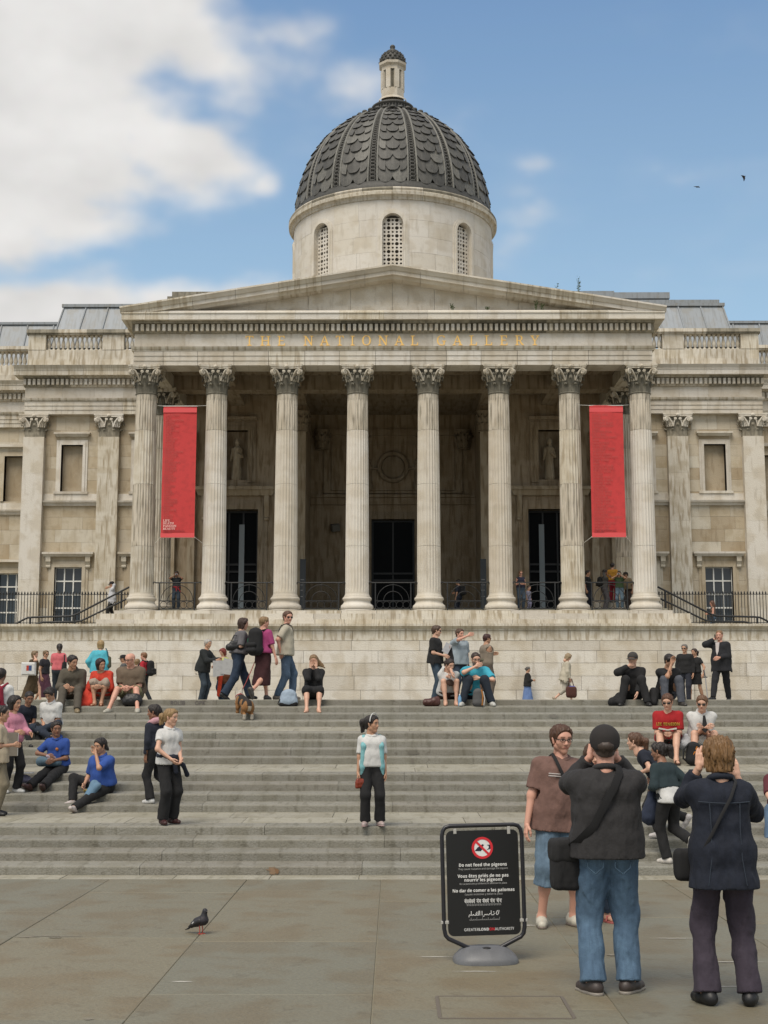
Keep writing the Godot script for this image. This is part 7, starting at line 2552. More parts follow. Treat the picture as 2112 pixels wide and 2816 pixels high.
	J = person({"label": "brown haired girl in navy waistcoat running up just ahead, bent forward", "at": [3.30, 0.362, 17.32], "yaw": -112, "h": 1.38, "f": true, "skin": "fair", "hair": "pony", "hairc": [0.13, 0.06, 0.03], "top": NAVY, "sleeve": 0.3, "hem": 0.08, "legs": BLK, "flare": 0.01, "shoes": [0.66, 0.62, 0.6], "lean": 34, "hip": Vector3(0, -0.05, 0), "lf": Vector3(0.08, 0.075, 0.0), "rf": Vector3(-0.08, 0.3, -0.38), "rp": 55, "lh": Vector3(0.15, 0.08, 0.3), "rh": Vector3(-0.18, 0.02, 0.15), "hp": -12})
	shirt_tail(J, [0.4, 0.4, 0.42])

func crest(J: Dictionary, x: float, y: float) -> void:
	var b := MB.new()
	b.lathe([Vector2(0, 0.012), Vector2(0.02, 0.01), Vector2(0.026, 0.0), Vector2(0.0, 0.0)], 12)
	b.turn(0, Transform3D(Basis(Vector3.RIGHT, PI / 2), Vector3.ZERO))
	var inv: Transform3D = J.node.transform.affine_inverse()
	part(J.node, "crest", b.mesh(), cloth([0.55, 0.2, 0.06]), Transform3D(inv.basis * J.B, inv * (J.pelvis + J.B * (Vector3(x, y, 0.138) * J.s))))

func chest_text(J: Dictionary, s: String, c: Array, h: float) -> void:
	var inv: Transform3D = J.node.transform.affine_inverse()
	var o := text_part(J.node, "print", s, h, cloth(c), Vector3.ZERO, 0.02, true, "Droid Sans")
	o.transform = Transform3D(inv.basis * J.B, inv * (J.pelvis + J.B * (Vector3(0.0, 0.335, 0.128) * J.s)))

func tied(J: Dictionary, c: Array) -> void:
	var n: Node3D = J.node
	var pts := []
	var inv := n.transform.affine_inverse()
	for i in 17:
		var a := TAU * i / 16
		pts.append(inv * (J.pelvis + J.B * (Vector3(sin(a) * 0.165, 0.09 - 0.02 * cos(a), cos(a) * 0.125) * J.s)))
	var bones := []
	for i in 16: bones.append([pts[i], pts[i + 1], 0.035, 0.035])
	bones.append([pts[0], pts[0] + Vector3(0.12, -0.1, 0.05), 0.03, 0.025])
	bones.append([pts[0] + Vector3(0.12, -0.1, 0.05), pts[0] + Vector3(0.2, -0.22, 0.02), 0.025, 0.03])
	bones.append([pts[0], pts[0] + Vector3(0.03, -0.18, 0.03), 0.03, 0.03])
	part(n, "tied_jacket", Field.new(bones, 0.014, 0.02, 0.008, 2).net().mesh(), cloth(c))

func shirt_tail(J: Dictionary, c: Array) -> void:
	var n: Node3D = J.node
	var inv := n.transform.affine_inverse()
	var a: Vector3 = inv * (J.pelvis + J.B * (Vector3(0, 0.10, -0.01) * J.s))
	var e: Vector3 = inv * (J.pelvis + J.B * (Vector3(0, -0.06, -0.02) * J.s))
	var x: Vector3 = inv.basis * J.B.x * 0.055 * J.s
	part(n, "shirt_tail", Field.new([[a - x, a + x, 0.105, 0.105], [e - x, e + x, 0.122, 0.122]], 0.0145, 0.05, 0.01, 2, [[e - Vector3(0, 0.02, 0), Vector3(0, -1, 0), 0.0]]).net().mesh(), cloth(c))

func sandals(J: Dictionary, c: Array) -> void:
	var n: Node3D = J.node
	var inv := n.transform.affine_inverse()
	for k in ["la", "ra"]:
		var a: Vector3 = inv * J[k]
		var s: float = J.s
		var b := MB.new()
		var pl := PackedVector2Array()
		for i in 16:
			var t := TAU * i / 16
			pl.append(Vector2(cos(t) * 0.045 * s, 0.05 * s + sin(t) * 0.135 * s))
		b.plate(pl, 0.0, 0.014)
		b.turn(0, Transform3D(Basis(Vector3.RIGHT, PI / 2), Vector3.ZERO))
		var ang := 0.24 if k == "la" else -0.24
		part(n, "sandal", b.mesh(), cloth(c), Transform3D(Basis(Vector3.UP, ang), a + Vector3(0, -0.062 * s, 0)))
		b = MB.new()
		b.tube([Vector3(-0.045, -0.065, 0.08) * s, Vector3(-0.03, -0.018, 0.07) * s, Vector3(0.03, -0.018, 0.07) * s, Vector3(0.045, -0.065, 0.08) * s], 0.009, 5)
		part(n, "sandal_strap", b.mesh(), cloth(c), Transform3D(Basis(Vector3.UP, ang), a))

func cardigan(J: Dictionary, c: Array) -> void:
	var n: Node3D = J.node
	var inv := n.transform.affine_inverse()
	var q := func(v: Vector3) -> Vector3: return inv * (J.pelvis + J.B * (v * J.s))
	var bones := [[q.call(Vector3(-0.13, 0.455, -0.05)), q.call(Vector3(0.13, 0.455, -0.05)), 0.05, 0.05], [q.call(Vector3(-0.1, 0.42, -0.1)), q.call(Vector3(0.1, 0.42, -0.1)), 0.04, 0.04], [q.call(Vector3(-0.1, 0.1, -0.12)), q.call(Vector3(0.1, 0.1, -0.12)), 0.04, 0.04]]
	for e in [-1, 1]:
		bones.append([q.call(Vector3(e * 0.14, 0.465, 0.02)), q.call(Vector3(e * 0.145, 0.34, 0.1)), 0.034, 0.034])
		bones.append([q.call(Vector3(e * 0.145, 0.34, 0.1)), q.call(Vector3(e * 0.16, 0.0, 0.09)), 0.034, 0.032])
		bones.append([q.call(Vector3(e * 0.16, 0.0, 0.09)), q.call(Vector3(e * 0.17, -0.12, 0.07)), 0.032, 0.022])
	part(n, "cardigan", Field.new(bones, 0.013, 0.03, 0.008, 2).net().mesh(), cloth(c))
	var b := MB.new()
	var pts := []
	for i in 11:
		var a := PI * i / 10
		pts.append(Vector3(cos(a) * 0.094, 0.035 + sin(a) * 0.105, 0.028))
	b.tube(pts, 0.007, 5)
	part(n, "hair_band", b.mesh(), cloth(WHT), Transform3D(inv.basis * J.Bh, inv * J.head))

func cord_loop() -> MB:
	var b := MB.new()
	for e in [0.0, 0.05]:
		var pts := []
		for i in 13:
			var t := i / 12.0
			pts.append(Vector3(0.07 + e + 0.06 * sin(t * PI), 0.42 - 0.62 * sin(t * PI) * (1.0 if e == 0.0 else 0.85), 0.02))
		b.tube(pts, 0.006, 5)
	return b

func terrace_people() -> void:
	var J: Dictionary
	J = person({"label": "woman in long brown dress walking with phone at her ear", "at": [-11.13, TY, 42.67], "yaw": 75, "h": 1.63, "f": true, "skin": "fair", "hair": "bob", "hairc": [0.24, 0.16, 0.08], "top": [0.085, 0.055, 0.025], "sleeve": 0.3, "skirt": [0.085, 0.055, 0.025], "sk": [0.78, 0.2], "swing": Vector3(0, 0, -0.2), "rh": "ear", "lh": "side", "shoes": BLK, "lf": Vector3(0.08, 0.09, 0.25), "rf": Vector3(-0.08, 0.12, -0.28)})
	var bg := thing("shopping_bag", "white shopping bag with red and blue print on the shoulder of the brown dressed woman", "bag", J.pelvis + Vector3(-0.08, -0.02, 0.26), 0.1)
	var b := MB.new()
	b.cbox(Vector3(-0.22, 0, -0.06), Vector3(0.22, 0.4, 0.06), 0.04)
	part(bg, "bag", b.mesh(), cloth(WHT))
	b = MB.new()
	b.box(Vector3(-0.06, 0.14, 0.06), Vector3(0.01, 0.3, 0.064))
	part(bg, "print", b.mesh(), cloth([0.5, 0.06, 0.03]))
	b = MB.new()
	b.box(Vector3(0.011, 0.14, 0.06), Vector3(0.1, 0.3, 0.064))
	part(bg, "print", b.mesh(), cloth([0.05, 0.1, 0.25]))
	person({"label": "woman in sunglasses and purple skirt walking beside the brown dressed woman", "at": [-11.0, TY, 43.5], "yaw": 70, "h": 1.68, "f": true, "skin": "tan", "hair": "short", "hairc": [0.2, 0.13, 0.06], "glasses": "sun", "top": [0.02, 0.018, 0.025], "sleeve": 0.3, "skirt": [0.1, 0.035, 0.06], "sk": [0.75, 0.22], "swing": Vector3(0, 0, 0.12), "shoes": BLK, "lf": Vector3(0.08, 0.09, 0.25), "rf": Vector3(-0.08, 0.12, -0.28), "hy": -20})
	J = person({"label": "woman in pink T-shirt with long black ponytail, seen from behind by the wall", "at": [-9.27, TY, 38.2], "yaw": 178, "h": 1.64, "f": true, "skin": "brown", "hair": "ponyback", "hairc": DKB, "top": [0.66, 0.15, 0.17], "sleeve": 0.4, "hem": 0.0, "legs": [0.02, 0.03, 0.04], "shoes": BLK, "lh": "belly", "hy": 15})
	soft("shoulder_bag", "black shoulder bag on the woman in pink T-shirt", "bag", J.rs + Vector3(0.02, -0.42, 0.06), 0.2, [["bag", [[Vector3(-0.03, 0.05, 0), Vector3(0.0, 0.2, 0), 0.06, 0.05], [Vector3(0.02, 0.05, 0), Vector3(0.02, 0.2, 0), 0.06, 0.05]], cloth(BLK)], ["strap", tube_mb([Vector3(0, 0.2, 0.05), Vector3(0.0, 0.42, 0.02), Vector3(-0.02, 0.48, -0.06), Vector3(-0.01, 0.3, -0.12)], 0.014), cloth(BLK)]], 0.018)
	person({"collar": [0.105, 0.09, 0.066], "label": "dark haired man in brown-grey shirt sitting on the top step, looking right", "at": [-6.22, TY, 26.95], "yaw": 5, "h": 1.76, "sit": [-0.266, 0.68], "knees": 0.16, "skin": "tan", "hair": "short", "hairc": DKB, "top": [0.105, 0.09, 0.066], "sleeve": 0.95, "loose": 0.02, "legs": [0.1, 0.086, 0.066], "shoes": [0.28, 0.22, 0.13], "lh": "lap", "rh": "knee", "lean": 26, "hy": 42, "hp": 8})
	J = person({"label": "blonde woman in bright cyan jacket seen from behind against the wall", "at": [-7.86, TY, 36.9], "yaw": 172, "h": 1.66, "f": true, "b": 1.1, "skin": "fair", "hair": "bob", "hairc": [0.42, 0.29, 0.13], "glasses": "sun", "top": [0.09, 0.48, 0.6], "topname": "jacket", "sleeve": 0.9, "hem": -0.12, "loose": 0.03, "legs": [0.03, 0.03, 0.035], "shoes": BLK, "hy": 40, "lh": Vector3(0.28, 0.0, 0.05)})
	soft("shoulder_bag", "olive shoulder bag hanging on the woman in cyan", "bag", J.pelvis + Vector3(0.26, 0.02, 0.04), 0.0, [["bag", [[Vector3(0, 0.06, 0), Vector3(0.01, 0.26, 0), 0.07, 0.05]], cloth([0.09, 0.09, 0.05])], ["strap", tube_mb([Vector3(0, 0.26, 0.03), Vector3(-0.05, 0.46, 0.04), Vector3(-0.1, 0.52, -0.04)], 0.014), cloth([0.02, 0.1, 0.13])]], 0.018)
	J = person({"label": "woman wrapped in red-orange shawl hugging her knees on the top step", "at": [-5.64, TY, 26.95], "yaw": -4, "h": 1.62, "f": true, "sit": [-0.136, 0.38], "knees": 0.07, "skin": "tan", "hair": "bob", "hairc": [0.03, 0.012, 0.01], "top": [0.68, 0.06, 0.03], "topname": "shawl", "sleeve": 0.62, "loose": 0.035, "skirt": [0.42, 0.34, 0.27], "sk": [0.98, 0.09], "lh": "shin", "rh": "shin", "hy": 48, "lean": 24, "crease": 1.5})
	var inv: Transform3D = J.node.transform.affine_inverse()
	part(J.node, "shawl_end", Field.new([[inv * (J.rs + Vector3(0.02, -0.05, 0)), inv * (J.pelvis + Vector3(-0.26, 0.06, 0.1)), 0.09, 0.1], [inv * (J.pelvis + Vector3(-0.26, 0.06, 0.1)), inv * (J.pelvis + Vector3(-0.34, -0.2, 0.3)), 0.1, 0.1], [inv * (J.pelvis + Vector3(-0.2, 0.0, 0.15)), inv * (J.pelvis + Vector3(-0.2, -0.2, 0.3)), 0.09, 0.09]], 0.018, 0.05, 0.02, 3, [[Vector3(0, -0.13, 0), Vector3(0, -1, 0), 0.0]]).net().mesh(), cloth([0.66, 0.055, 0.028]))
	sandals(J, [0.2, 0.06, 0.02])
	person({"label": "bald heavy man in brown T-shirt and khaki shorts on the top step, hands clasped", "at": [-5.08, TY, 26.95], "yaw": -4, "h": 1.8, "b": 1.28, "sit": [-0.266, 0.66], "knees": 0.27, "skin": "pink", "hair": "bald", "glasses": "thin", "top": [0.17, 0.125, 0.085], "sleeve": 0.42, "loose": 0.03, "belly": 0.9, "legs": [0.17, 0.16, 0.085], "legname": "shorts", "len": 0.42, "flare": 0.04, "shoes": [0.52, 0.5, 0.42], "lh": "lap", "rh": "lap", "hy": -26, "hp": 8, "lean": 20})
	soft("handbag", "shiny black handbag between the feet of the bald man", "bag", Vector3(-4.98, 1.985, -26.42), 0.0, [["bag", [[Vector3(-0.1, 0.1, 0), Vector3(0.1, 0.1, 0), 0.1, 0.1], [Vector3(-0.07, 0.17, 0), Vector3(0.07, 0.17, 0), 0.08, 0.08]], cloth(BLK, "leather"), 0.04, 0.02]], 0.018)
	person({"label": "boy in black cap walking left behind the bald man", "at": [-8.02, TY, 41.1], "yaw": -75, "h": 1.42, "skin": "tan", "hair": "capback", "hairc": DKB, "cap": BLK, "top": [0.1, 0.1, 0.1], "sleeve": 0.45, "legs": NAVY, "shoes": BLK})
	person({"label": "small light haired child behind the bald man's shoulder", "at": [-7.49, TY, 40.3], "yaw": 160, "h": 1.25, "skin": "fair", "hair": "short", "hairc": [0.32, 0.2, 0.09], "top": [0.4, 0.55, 0.6], "sleeve": 0.45, "legs": NAVY, "shoes": BLK})
	J = person({"label": "ginger boy in red shirt with black backpack, right of the bald man", "at": [-7.01, TY, 38.9], "yaw": -105, "h": 1.4, "skin": "pink", "hair": "crop", "hairc": [0.26, 0.12, 0.05], "top": [0.5, 0.02, 0.035], "sleeve": 0.5, "legs": [0.02, 0.025, 0.03], "shoes": BLK, "lf": Vector3(0.08, 0.08, 0.2), "rf": Vector3(-0.08, 0.1, -0.22)})
	worn_pack(J, "black backpack on the boy in red shirt", BLK, 0.28, 0.42, 0.17, BLK)
	J = person({"label": "grey haired man in black jumper handing over a newspaper by the wall", "at": [-5.2, TY, 37.7], "yaw": 68, "h": 1.74, "skin": "tan", "hair": "short", "hairc": [0.5, 0.48, 0.45], "top": [0.016, 0.02, 0.021], "sleeve": 0.97, "hem": -0.1, "loose": 0.025, "legs": [0.045, 0.065, 0.08], "legkind": "denim", "shoes": BLK, "rh": Vector3(-0.08, 0.2, 0.46), "lh": Vector3(0.08, 0.24, 0.48), "lean": 12, "hy": -18})
	var np := thing("newspaper", "grey-white newspapers held between the black jumper man and the red haired woman", "newspaper", J.rw + Vector3(0.08, -0.44, 0.06), 0.15)
	for q in [[0.0, 0.0, 0.1], [0.19, 0.05, -0.15]]:
		b = MB.new()
		b.plate(PackedVector2Array([Vector2(-0.15, 0), Vector2(0.15, 0.02), Vector2(0.17, 0.42), Vector2(-0.12, 0.44)]), -0.008, 0.008)
		part(np, "sheet", b.mesh(), cloth([0.48, 0.48, 0.48]), Transform3D(Basis(Vector3.BACK, q[2]), Vector3(q[0], q[1], q[0] * 0.1)))
	J = person({"label": "red haired woman in yellow-green top taking a newspaper", "at": [-4.72, TY, 38.4], "yaw": -45, "h": 1.5, "f": true, "skin": "fair", "hair": "bob", "hairc": [0.24, 0.035, 0.02], "top": [0.5, 0.55, 0.2], "sleeve": 0.5, "loose": 0.03, "legs": JEAN, "legkind": "denim", "shoes": BLK, "rh": Vector3(-0.1, 0.2, 0.35), "lh": Vector3(0.1, 0.18, 0.3), "hp": 20})
	soft("satchel", "brown and orange satchel on the red haired woman", "bag", J.pelvis + Vector3(0.02, -0.3, 0.28), 0.0, [["bag", [[Vector3(-0.06, 0.16, 0), Vector3(0.1, 0.22, 0), 0.11, 0.11], [Vector3(0.05, 0.1, 0), Vector3(0.05, 0.3, 0), 0.1, 0.09]], cloth([0.16, 0.05, 0.02])], ["scarf", [[Vector3(-0.04, 0.2, 0.1), Vector3(-0.1, -0.3, 0.08), 0.06, 0.05]], cloth([0.6, 0.06, 0.02])]], 0.02)
	J = person({"label": "woman in grey poncho top and jeans walking right with black handbag", "at": [-3.18, TY, 28.3], "yaw": 112, "h": 1.69, "f": true, "b": 1.05, "skin": "fair", "hair": "bobthick", "hairc": [0.06, 0.03, 0.02], "top": [0.135, 0.13, 0.14], "sleeve": 0.5, "hem": 0.02, "loose": 0.035, "legs": [0.028, 0.05, 0.085], "legkind": "denim", "flare": 0.03, "shoes": BLK, "lf": Vector3(0.08, 0.09, 0.3), "rf": Vector3(-0.08, 0.12, -0.32), "rp": 30, "lean": 8, "lh": "belly", "rh": Vector3(-0.12, 0.22, 0.2), "hy": -18})
	soft("handbag", "black leather handbag on the arm of the woman in grey", "bag", J.pelvis + Vector3(-0.05, 0.1, 0.17), 0.2, [["bag", [[Vector3(-0.12, 0.05, 0), Vector3(0.12, 0.08, 0), 0.075, 0.07], [Vector3(-0.05, 0.13, 0), Vector3(0.1, 0.15, 0), 0.06, 0.05]], cloth(BLK, "leather")], ["handle", tube_mb([Vector3(-0.08, 0.16, 0), Vector3(-0.02, 0.3, -0.02), Vector3(0.06, 0.3, -0.04), Vector3(0.1, 0.18, 0)], 0.012), cloth(BLK, "leather")]], 0.016)
	J = person({"label": "woman in magenta top and long maroon skirt walking the dog", "at": [-2.66, TY, 28.1], "yaw": 140, "h": 1.7, "f": true, "b": 1.12, "skin": "pink", "hair": "short", "hairc": [0.3, 0.19, 0.09], "top": [0.4, 0.055, 0.19], "sleeve": 0.45, "hem": 0.02, "loose": 0.02, "skirt": [0.05, 0.012, 0.014], "sk": [0.66, 0.2], "shoes": [0.09, 0.08, 0.07], "sole": [0.05, 0.045, 0.04], "lf": Vector3(0.09, 0.08, 0.22), "rf": Vector3(-0.09, 0.2, -0.38), "rp": 65, "lh": "side", "rh": Vector3(-0.3, -0.1, 0.1), "hy": -30})
	DOGHAND = J.lw
	var gp := MB.new()
	gp.tube([Vector3(0.16, 0.1, 0), Vector3(0.16, 0.34, 0)], 0.045, 8)
	worn_pack(J, "large black backpack with green bottle on the woman in maroon skirt", BLK, 0.36, 0.56, 0.22, BLK, [["bottle", gp, cloth([0.03, 0.35, 0.18])]])
	J = person({"label": "tall man in cream T-shirt, jeans and sunglasses glancing back", "at": [-2.24, TY, 28.66], "yaw": 96, "h": 1.85, "b": 1.05, "skin": "pink", "hair": "short", "hairc": [0.13, 0.06, 0.03], "glasses": "sun", "top": [0.5, 0.46, 0.36], "sleeve": 0.42, "hem": -0.08, "loose": 0.02, "legs": [0.11, 0.17, 0.24], "legkind": "denim", "shoes": [0.2, 0.17, 0.14], "hy": -62, "lf": Vector3(0.09, 0.08, 0.14), "rf": Vector3(-0.09, 0.08, -0.16), "lh": "side", "rh": Vector3(-0.2, -0.02, -0.1)})
	cross_strap(J, J.node, true, 0.04, cloth(BLK), 0.14, 0.15, 0.18)
	J = person({"label": "barefoot woman in black covering her face with both hands on the top step", "at": [-1.55, TY, 26.95], "yaw": 2, "h": 1.68, "f": true, "sit": [-0.266, 0.62], "knees": 0.12, "skin": "fair", "hair": "wind", "hairc": [0.3, 0.19, 0.09], "top": BLK, "sleeve": 0.92, "skirt": BLK, "sk": [0.98, 0.1], "lh": "eyes", "rh": "eyes", "lhd": Vector3(-0.1, 1, 0.05), "rhd": Vector3(0.1, 1, 0.05), "lcurl": 0.12, "rcurl": 0.12, "lep": Vector3(0.2, -1, 0.4), "rep": Vector3(-0.2, -1, 0.4), "lean": 8, "hp": 12})
	# group at the wall and the seated pair
	J = person({"label": "man in black shirt and sunglasses holding jacket and magazine", "at": [0.99, TY, 32.46], "yaw": 70, "h": 1.78, "skin": "fair", "hair": "short", "hairc": [0.08, 0.04, 0.02], "glasses": "sun", "top": [0.014, 0.014, 0.015], "sleeve": 0.42, "hem": -0.08, "loose": 0.02, "legs": [0.055, 0.09, 0.12], "legkind": "denim", "shoes": BLK, "rh": Vector3(-0.1, 0.1, 0.24), "lh": Vector3(0.08, 0.26, 0.26), "hy": 12})
	soft("jacket", "black jacket hung over the arm of the man in black shirt", "jacket", J.lw + Vector3(0.06, -0.42, 0.0), 0.3, [["cloth", [[Vector3(0, 0.4, 0), Vector3(0.03, 0.02, 0.02), 0.07, 0.09], [Vector3(-0.05, 0.4, 0.02), Vector3(-0.04, 0.1, 0.02), 0.05, 0.06]], cloth(BLK), 0.04, 0.015]], 0.018)
	var mg := thing("magazine", "white magazine in the hand of the man in black shirt", "magazine", J.lw + Vector3(-0.06, -0.1, 0.16), 0.3)
	b = MB.new()
	b.box(Vector3(-0.08, 0, -0.006), Vector3(0.08, 0.24, 0.006))
	part(mg, "cover", b.mesh(), cloth([0.55, 0.55, 0.58]), Transform3D(Basis(Vector3.BACK, -0.5), Vector3.ZERO))
	person({"label": "man in pale blue T-shirt shading his eyes with a raised arm", "at": [1.60, TY, 33.44], "yaw": 30, "h": 1.76, "b": 1.08, "skin": "pink", "hair": "short", "hairc": [0.1, 0.05, 0.025], "top": [0.36, 0.43, 0.48], "sleeve": 0.4, "hem": -0.06, "loose": 0.02, "legs": [0.035, 0.055, 0.085], "legkind": "denim", "shoes": BLK, "rh": Vector3(0.05, 0.62, 0.32), "rhd": Vector3(0.9, 0.3, 0.3), "rep": Vector3(-1, -0.3, 0.2), "rcurl": 0.1, "hy": 10})
	J = person({"label": "woman in sleeveless taupe top with folded arms, turned away", "at": [2.24, TY, 33.28], "yaw": 118, "h": 1.63, "f": true, "b": 1.15, "skin": "tan", "hair": "short", "hairc": [0.06, 0.018, 0.014], "glasses": "sun", "top": [0.26, 0.215, 0.165], "sleeve": 0.0, "hem": -0.02, "legs": [0.14, 0.11, 0.085], "flare": 0.03, "shoes": BLK, "lh": "fold", "rh": "fold", "hy": -15})
	tied(J, [0.13, 0.12, 0.08])
	person({"label": "woman in white T-shirt crouched on the top step with chin on hands", "at": [1.05, TY, 26.95], "yaw": 8, "h": 1.66, "f": true, "sit": [-0.136, 0.4], "knees": 0.11, "skin": "fair", "hair": "pony", "hairc": [0.035, 0.018, 0.012], "top": WHT, "sleeve": 0.3, "loose": 0.02, "skirt": [0.06, 0.03, 0.02], "sk": [0.62, 0.1], "lh": "foldknee", "rh": "face", "lean": 30, "hy": 20, "hp": 8})
	J = person({"label": "bearded man in turquoise T-shirt and glasses seated, hand at his mouth", "at": [1.60, TY, 26.95], "yaw": 0, "h": 1.82, "b": 1.12, "sit": [-0.136, 0.44], "knees": 0.27, "skin": "fair", "hair": "crop", "hairc": [0.05, 0.028, 0.018], "beard": 0.6, "glasses": "thin", "top": [0.055, 0.42, 0.56], "sleeve": 0.42, "loose": 0.03, "legs": [0.018, 0.028, 0.042], "legkind": "denim", "shoes": [0.6, 0.6, 0.56], "rh": "face", "rep": Vector3(-1, -0.5, 0.2), "lh": "lap", "lep": Vector3(1, -0.1, 0), "lean": 20, "hy": 10, "hp": 6})
	soft("rucksack", "grey rucksack with orange and white edging between the bearded man's feet", "backpack", Vector3(1.62, 1.985, -26.4), 0.0, [["bag", pack_bones(0.22, 0.34, 0.14), cloth([0.1, 0.1, 0.1])], ["trim", tube_mb([Vector3(0.07, 0.02, 0.075), Vector3(0.085, 0.2, 0.07), Vector3(0.06, 0.31, 0.05)], 0.018), cloth([0.4, 0.17, 0.04])], ["trim", tube_mb([Vector3(0.1, 0.02, 0.06), Vector3(0.12, 0.15, 0.055), Vector3(0.09, 0.28, 0.04)], 0.012), cloth(WHT)]], 0.016)
	soft("handbag", "brown slouchy handbag beside the woman in white T-shirt", "bag", Vector3(0.72, 1.985, -26.44), 0.1, [["bag", [[Vector3(-0.09, 0.07, 0), Vector3(0.1, 0.08, 0), 0.07, 0.08], [Vector3(0.02, 0.1, 0), Vector3(0.12, 0.14, 0), 0.06, 0.05]], cloth([0.08, 0.025, 0.018], "leather"), 0.04, 0.02]], 0.016)
	var bt := thing("water_bottle", "clear blue water bottle standing between the seated pair", "bottle", Vector3(1.27, 1.985, -26.45))
	b = MB.new()
	b.lathe([Vector2(0, 0.002), Vector2(0.034, 0.004), Vector2(0.036, 0.05), Vector2(0.033, 0.07), Vector2(0.036, 0.09), Vector2(0.036, 0.16), Vector2(0.015, 0.21), Vector2(0.013, 0.22)], 16)
	part(bt, "bottle", b.mesh(), surf(srgb(0.16, 0.32, 0.5), 0.1))
	b = MB.new()
	b.lathe([Vector2(0.015, 0.215), Vector2(0.015, 0.235), Vector2(0, 0.237)], 12)
	part(bt, "bottle_cap", b.mesh(), cloth(WHT))
	# along the wall on the right
	person({"label": "small far woman in black jacket and blue skirt walking along the wall", "at": [5.43, TY, 56.0], "yaw": 88, "h": 1.56, "f": true, "b": 1.1, "skin": "tan", "hair": "bun", "hairc": [0.12, 0.11, 0.1], "top": BLK, "topname": "jacket", "sleeve": 0.97, "hem": -0.1, "loose": 0.02, "skirt": [0.15, 0.24, 0.48], "sk": [0.74, 0.26], "shoes": BLK, "lh": "belly", "rh": "belly"})
	J = person({"label": "elderly woman in cream jacket walking right with bowed head", "at": [5.50, TY, 44.3], "yaw": 95, "h": 1.62, "f": true, "skin": "fair", "hair": "bob", "hairc": [0.4, 0.3, 0.18], "top": [0.56, 0.51, 0.4], "topname": "jacket", "sleeve": 0.97, "hem": -0.16, "loose": 0.03, "legs": [0.5, 0.46, 0.38], "len": 0.75, "shoes": [0.4, 0.32, 0.24], "lf": Vector3(0.08, 0.09, 0.24), "rf": Vector3(-0.08, 0.2, -0.38), "rp": 50, "lean": 10, "hp": 32, "rh": Vector3(-0.2, -0.08, 0.12)})
	soft("tote_bag", "brown tote bag with blue lining carried by the elderly woman", "bag", J.rw + Vector3(0.04, -0.6, 0.04), 0.1, [["bag", box_bones(0.3, 0.34, 0.13, 0.05), cloth([0.085, 0.028, 0.02]), 0.06], ["lining", [[Vector3(-0.05, 0.32, 0.0), Vector3(0.1, 0.33, 0), 0.045, 0.04]], cloth([0.12, 0.15, 0.5])], ["handle", tube_mb([Vector3(-0.08, 0.36, 0), Vector3(-0.06, 0.55, 0), Vector3(0.02, 0.6, 0), Vector3(0.08, 0.36, 0)], 0.014), cloth([0.06, 0.02, 0.015])]], 0.022)
	person({"label": "man in black with grey cap smoking on the top step", "at": [4.66, TY, 26.98], "yaw": -6, "h": 1.8, "sit": [-0.136, 0.42], "knees": 0.24, "skin": "fair", "hair": "capback", "hairc": BRN, "cap": [0.055, 0.05, 0.046], "top": BLK, "sleeve": 0.95, "loose": 0.02, "legs": [0.014, 0.014, 0.015], "shoes": [0.02, 0.019, 0.018], "rh": "face", "rep": Vector3(-1, -0.6, 0.1), "lh": Vector3(0.05, -0.02, 0.42), "lean": 16, "hy": -18, "hp": 6})
	soft("coat", "black coat spread on the step beside the man with grey cap", "coat", Vector3(4.28, 2.0, -26.6), 0.2, [["cloth", [[Vector3(-0.08, 0.06, 0.0), Vector3(0.12, 0.12, -0.1), 0.09, 0.1], [Vector3(0.05, 0.05, 0.08), Vector3(0.1, 0.18, -0.1), 0.07, 0.08]], cloth(BLK), 0.05, 0.02]], 0.018)
	person({"label": "man in black T-shirt and grey jeans with one hand on his forehead", "at": [5.32, TY, 26.98], "yaw": 6, "h": 1.76, "sit": [-0.136, 0.4], "knees": 0.16, "skin": "tan", "hair": "fringe", "hairc": DKB, "top": BLK, "sleeve": 0.42, "loose": 0.02, "legs": [0.13, 0.135, 0.15], "legkind": "denim", "shoes": [0.05, 0.045, 0.04], "rh": "brow", "rhd": Vector3(0.2, 1, 0), "rep": Vector3(-0.2, -1, 0.3), "lh": "foldknee", "lean": 22, "hy": 22, "hp": 14})
	soft("coat", "dark coat lying beside the man with hand on forehead", "coat", Vector3(5.02, 2.0, -26.62), 0.0, [["cloth", [[Vector3(-0.02, 0.06, 0.0), Vector3(0.02, 0.25, -0.15), 0.07, 0.1]], cloth(BLK), 0.05, 0.015]], 0.018)
	person({"label": "grey haired man in black shirt and sunglasses walking towards the viewer", "at": [8.72, TY, 41.3], "yaw": -20, "h": 1.76, "skin": "tan", "hair": "short", "hairc": [0.22, 0.2, 0.18], "glasses": "sun", "top": BLK, "sleeve": 0.95, "hem": -0.06, "legs": [0.015, 0.018, 0.03], "shoes": BLK, "lf": Vector3(0.1, 0.08, 0.2), "rf": Vector3(-0.1, 0.1, -0.2), "hy": -10})
	J = person({"label": "woman in short black dress with white belt leaning on a crutch", "at": [9.05, TY, 41.4], "yaw": -50, "h": 1.64, "f": true, "skin": "tan", "hair": "pony", "hairc": [0.05, 0.022, 0.014], "top": BLK, "sleeve": 0.28, "skirt": BLK, "sk": [0.36, 0.14], "shoes": [0.3, 0.2, 0.12], "lf": Vector3(0.08, 0.09, -0.26), "rf": Vector3(-0.08, 0.09, 0.2), "lh": Vector3(0.34, -0.02, 0.06), "rh": "belly", "lp": 30})
	var n: Node3D = J.node
	b = MB.new()
	b.lathe([Vector2(0.135, -0.025), Vector2(0.137, 0.025)], 20)
	b.turn(0, Transform3D(Basis().scaled(Vector3(1, 1, 0.85)), n.transform.affine_inverse() * (J.pelvis + Vector3(0, 0.13, 0))))
	part(n, "belt", b.mesh(), cloth(WHT))
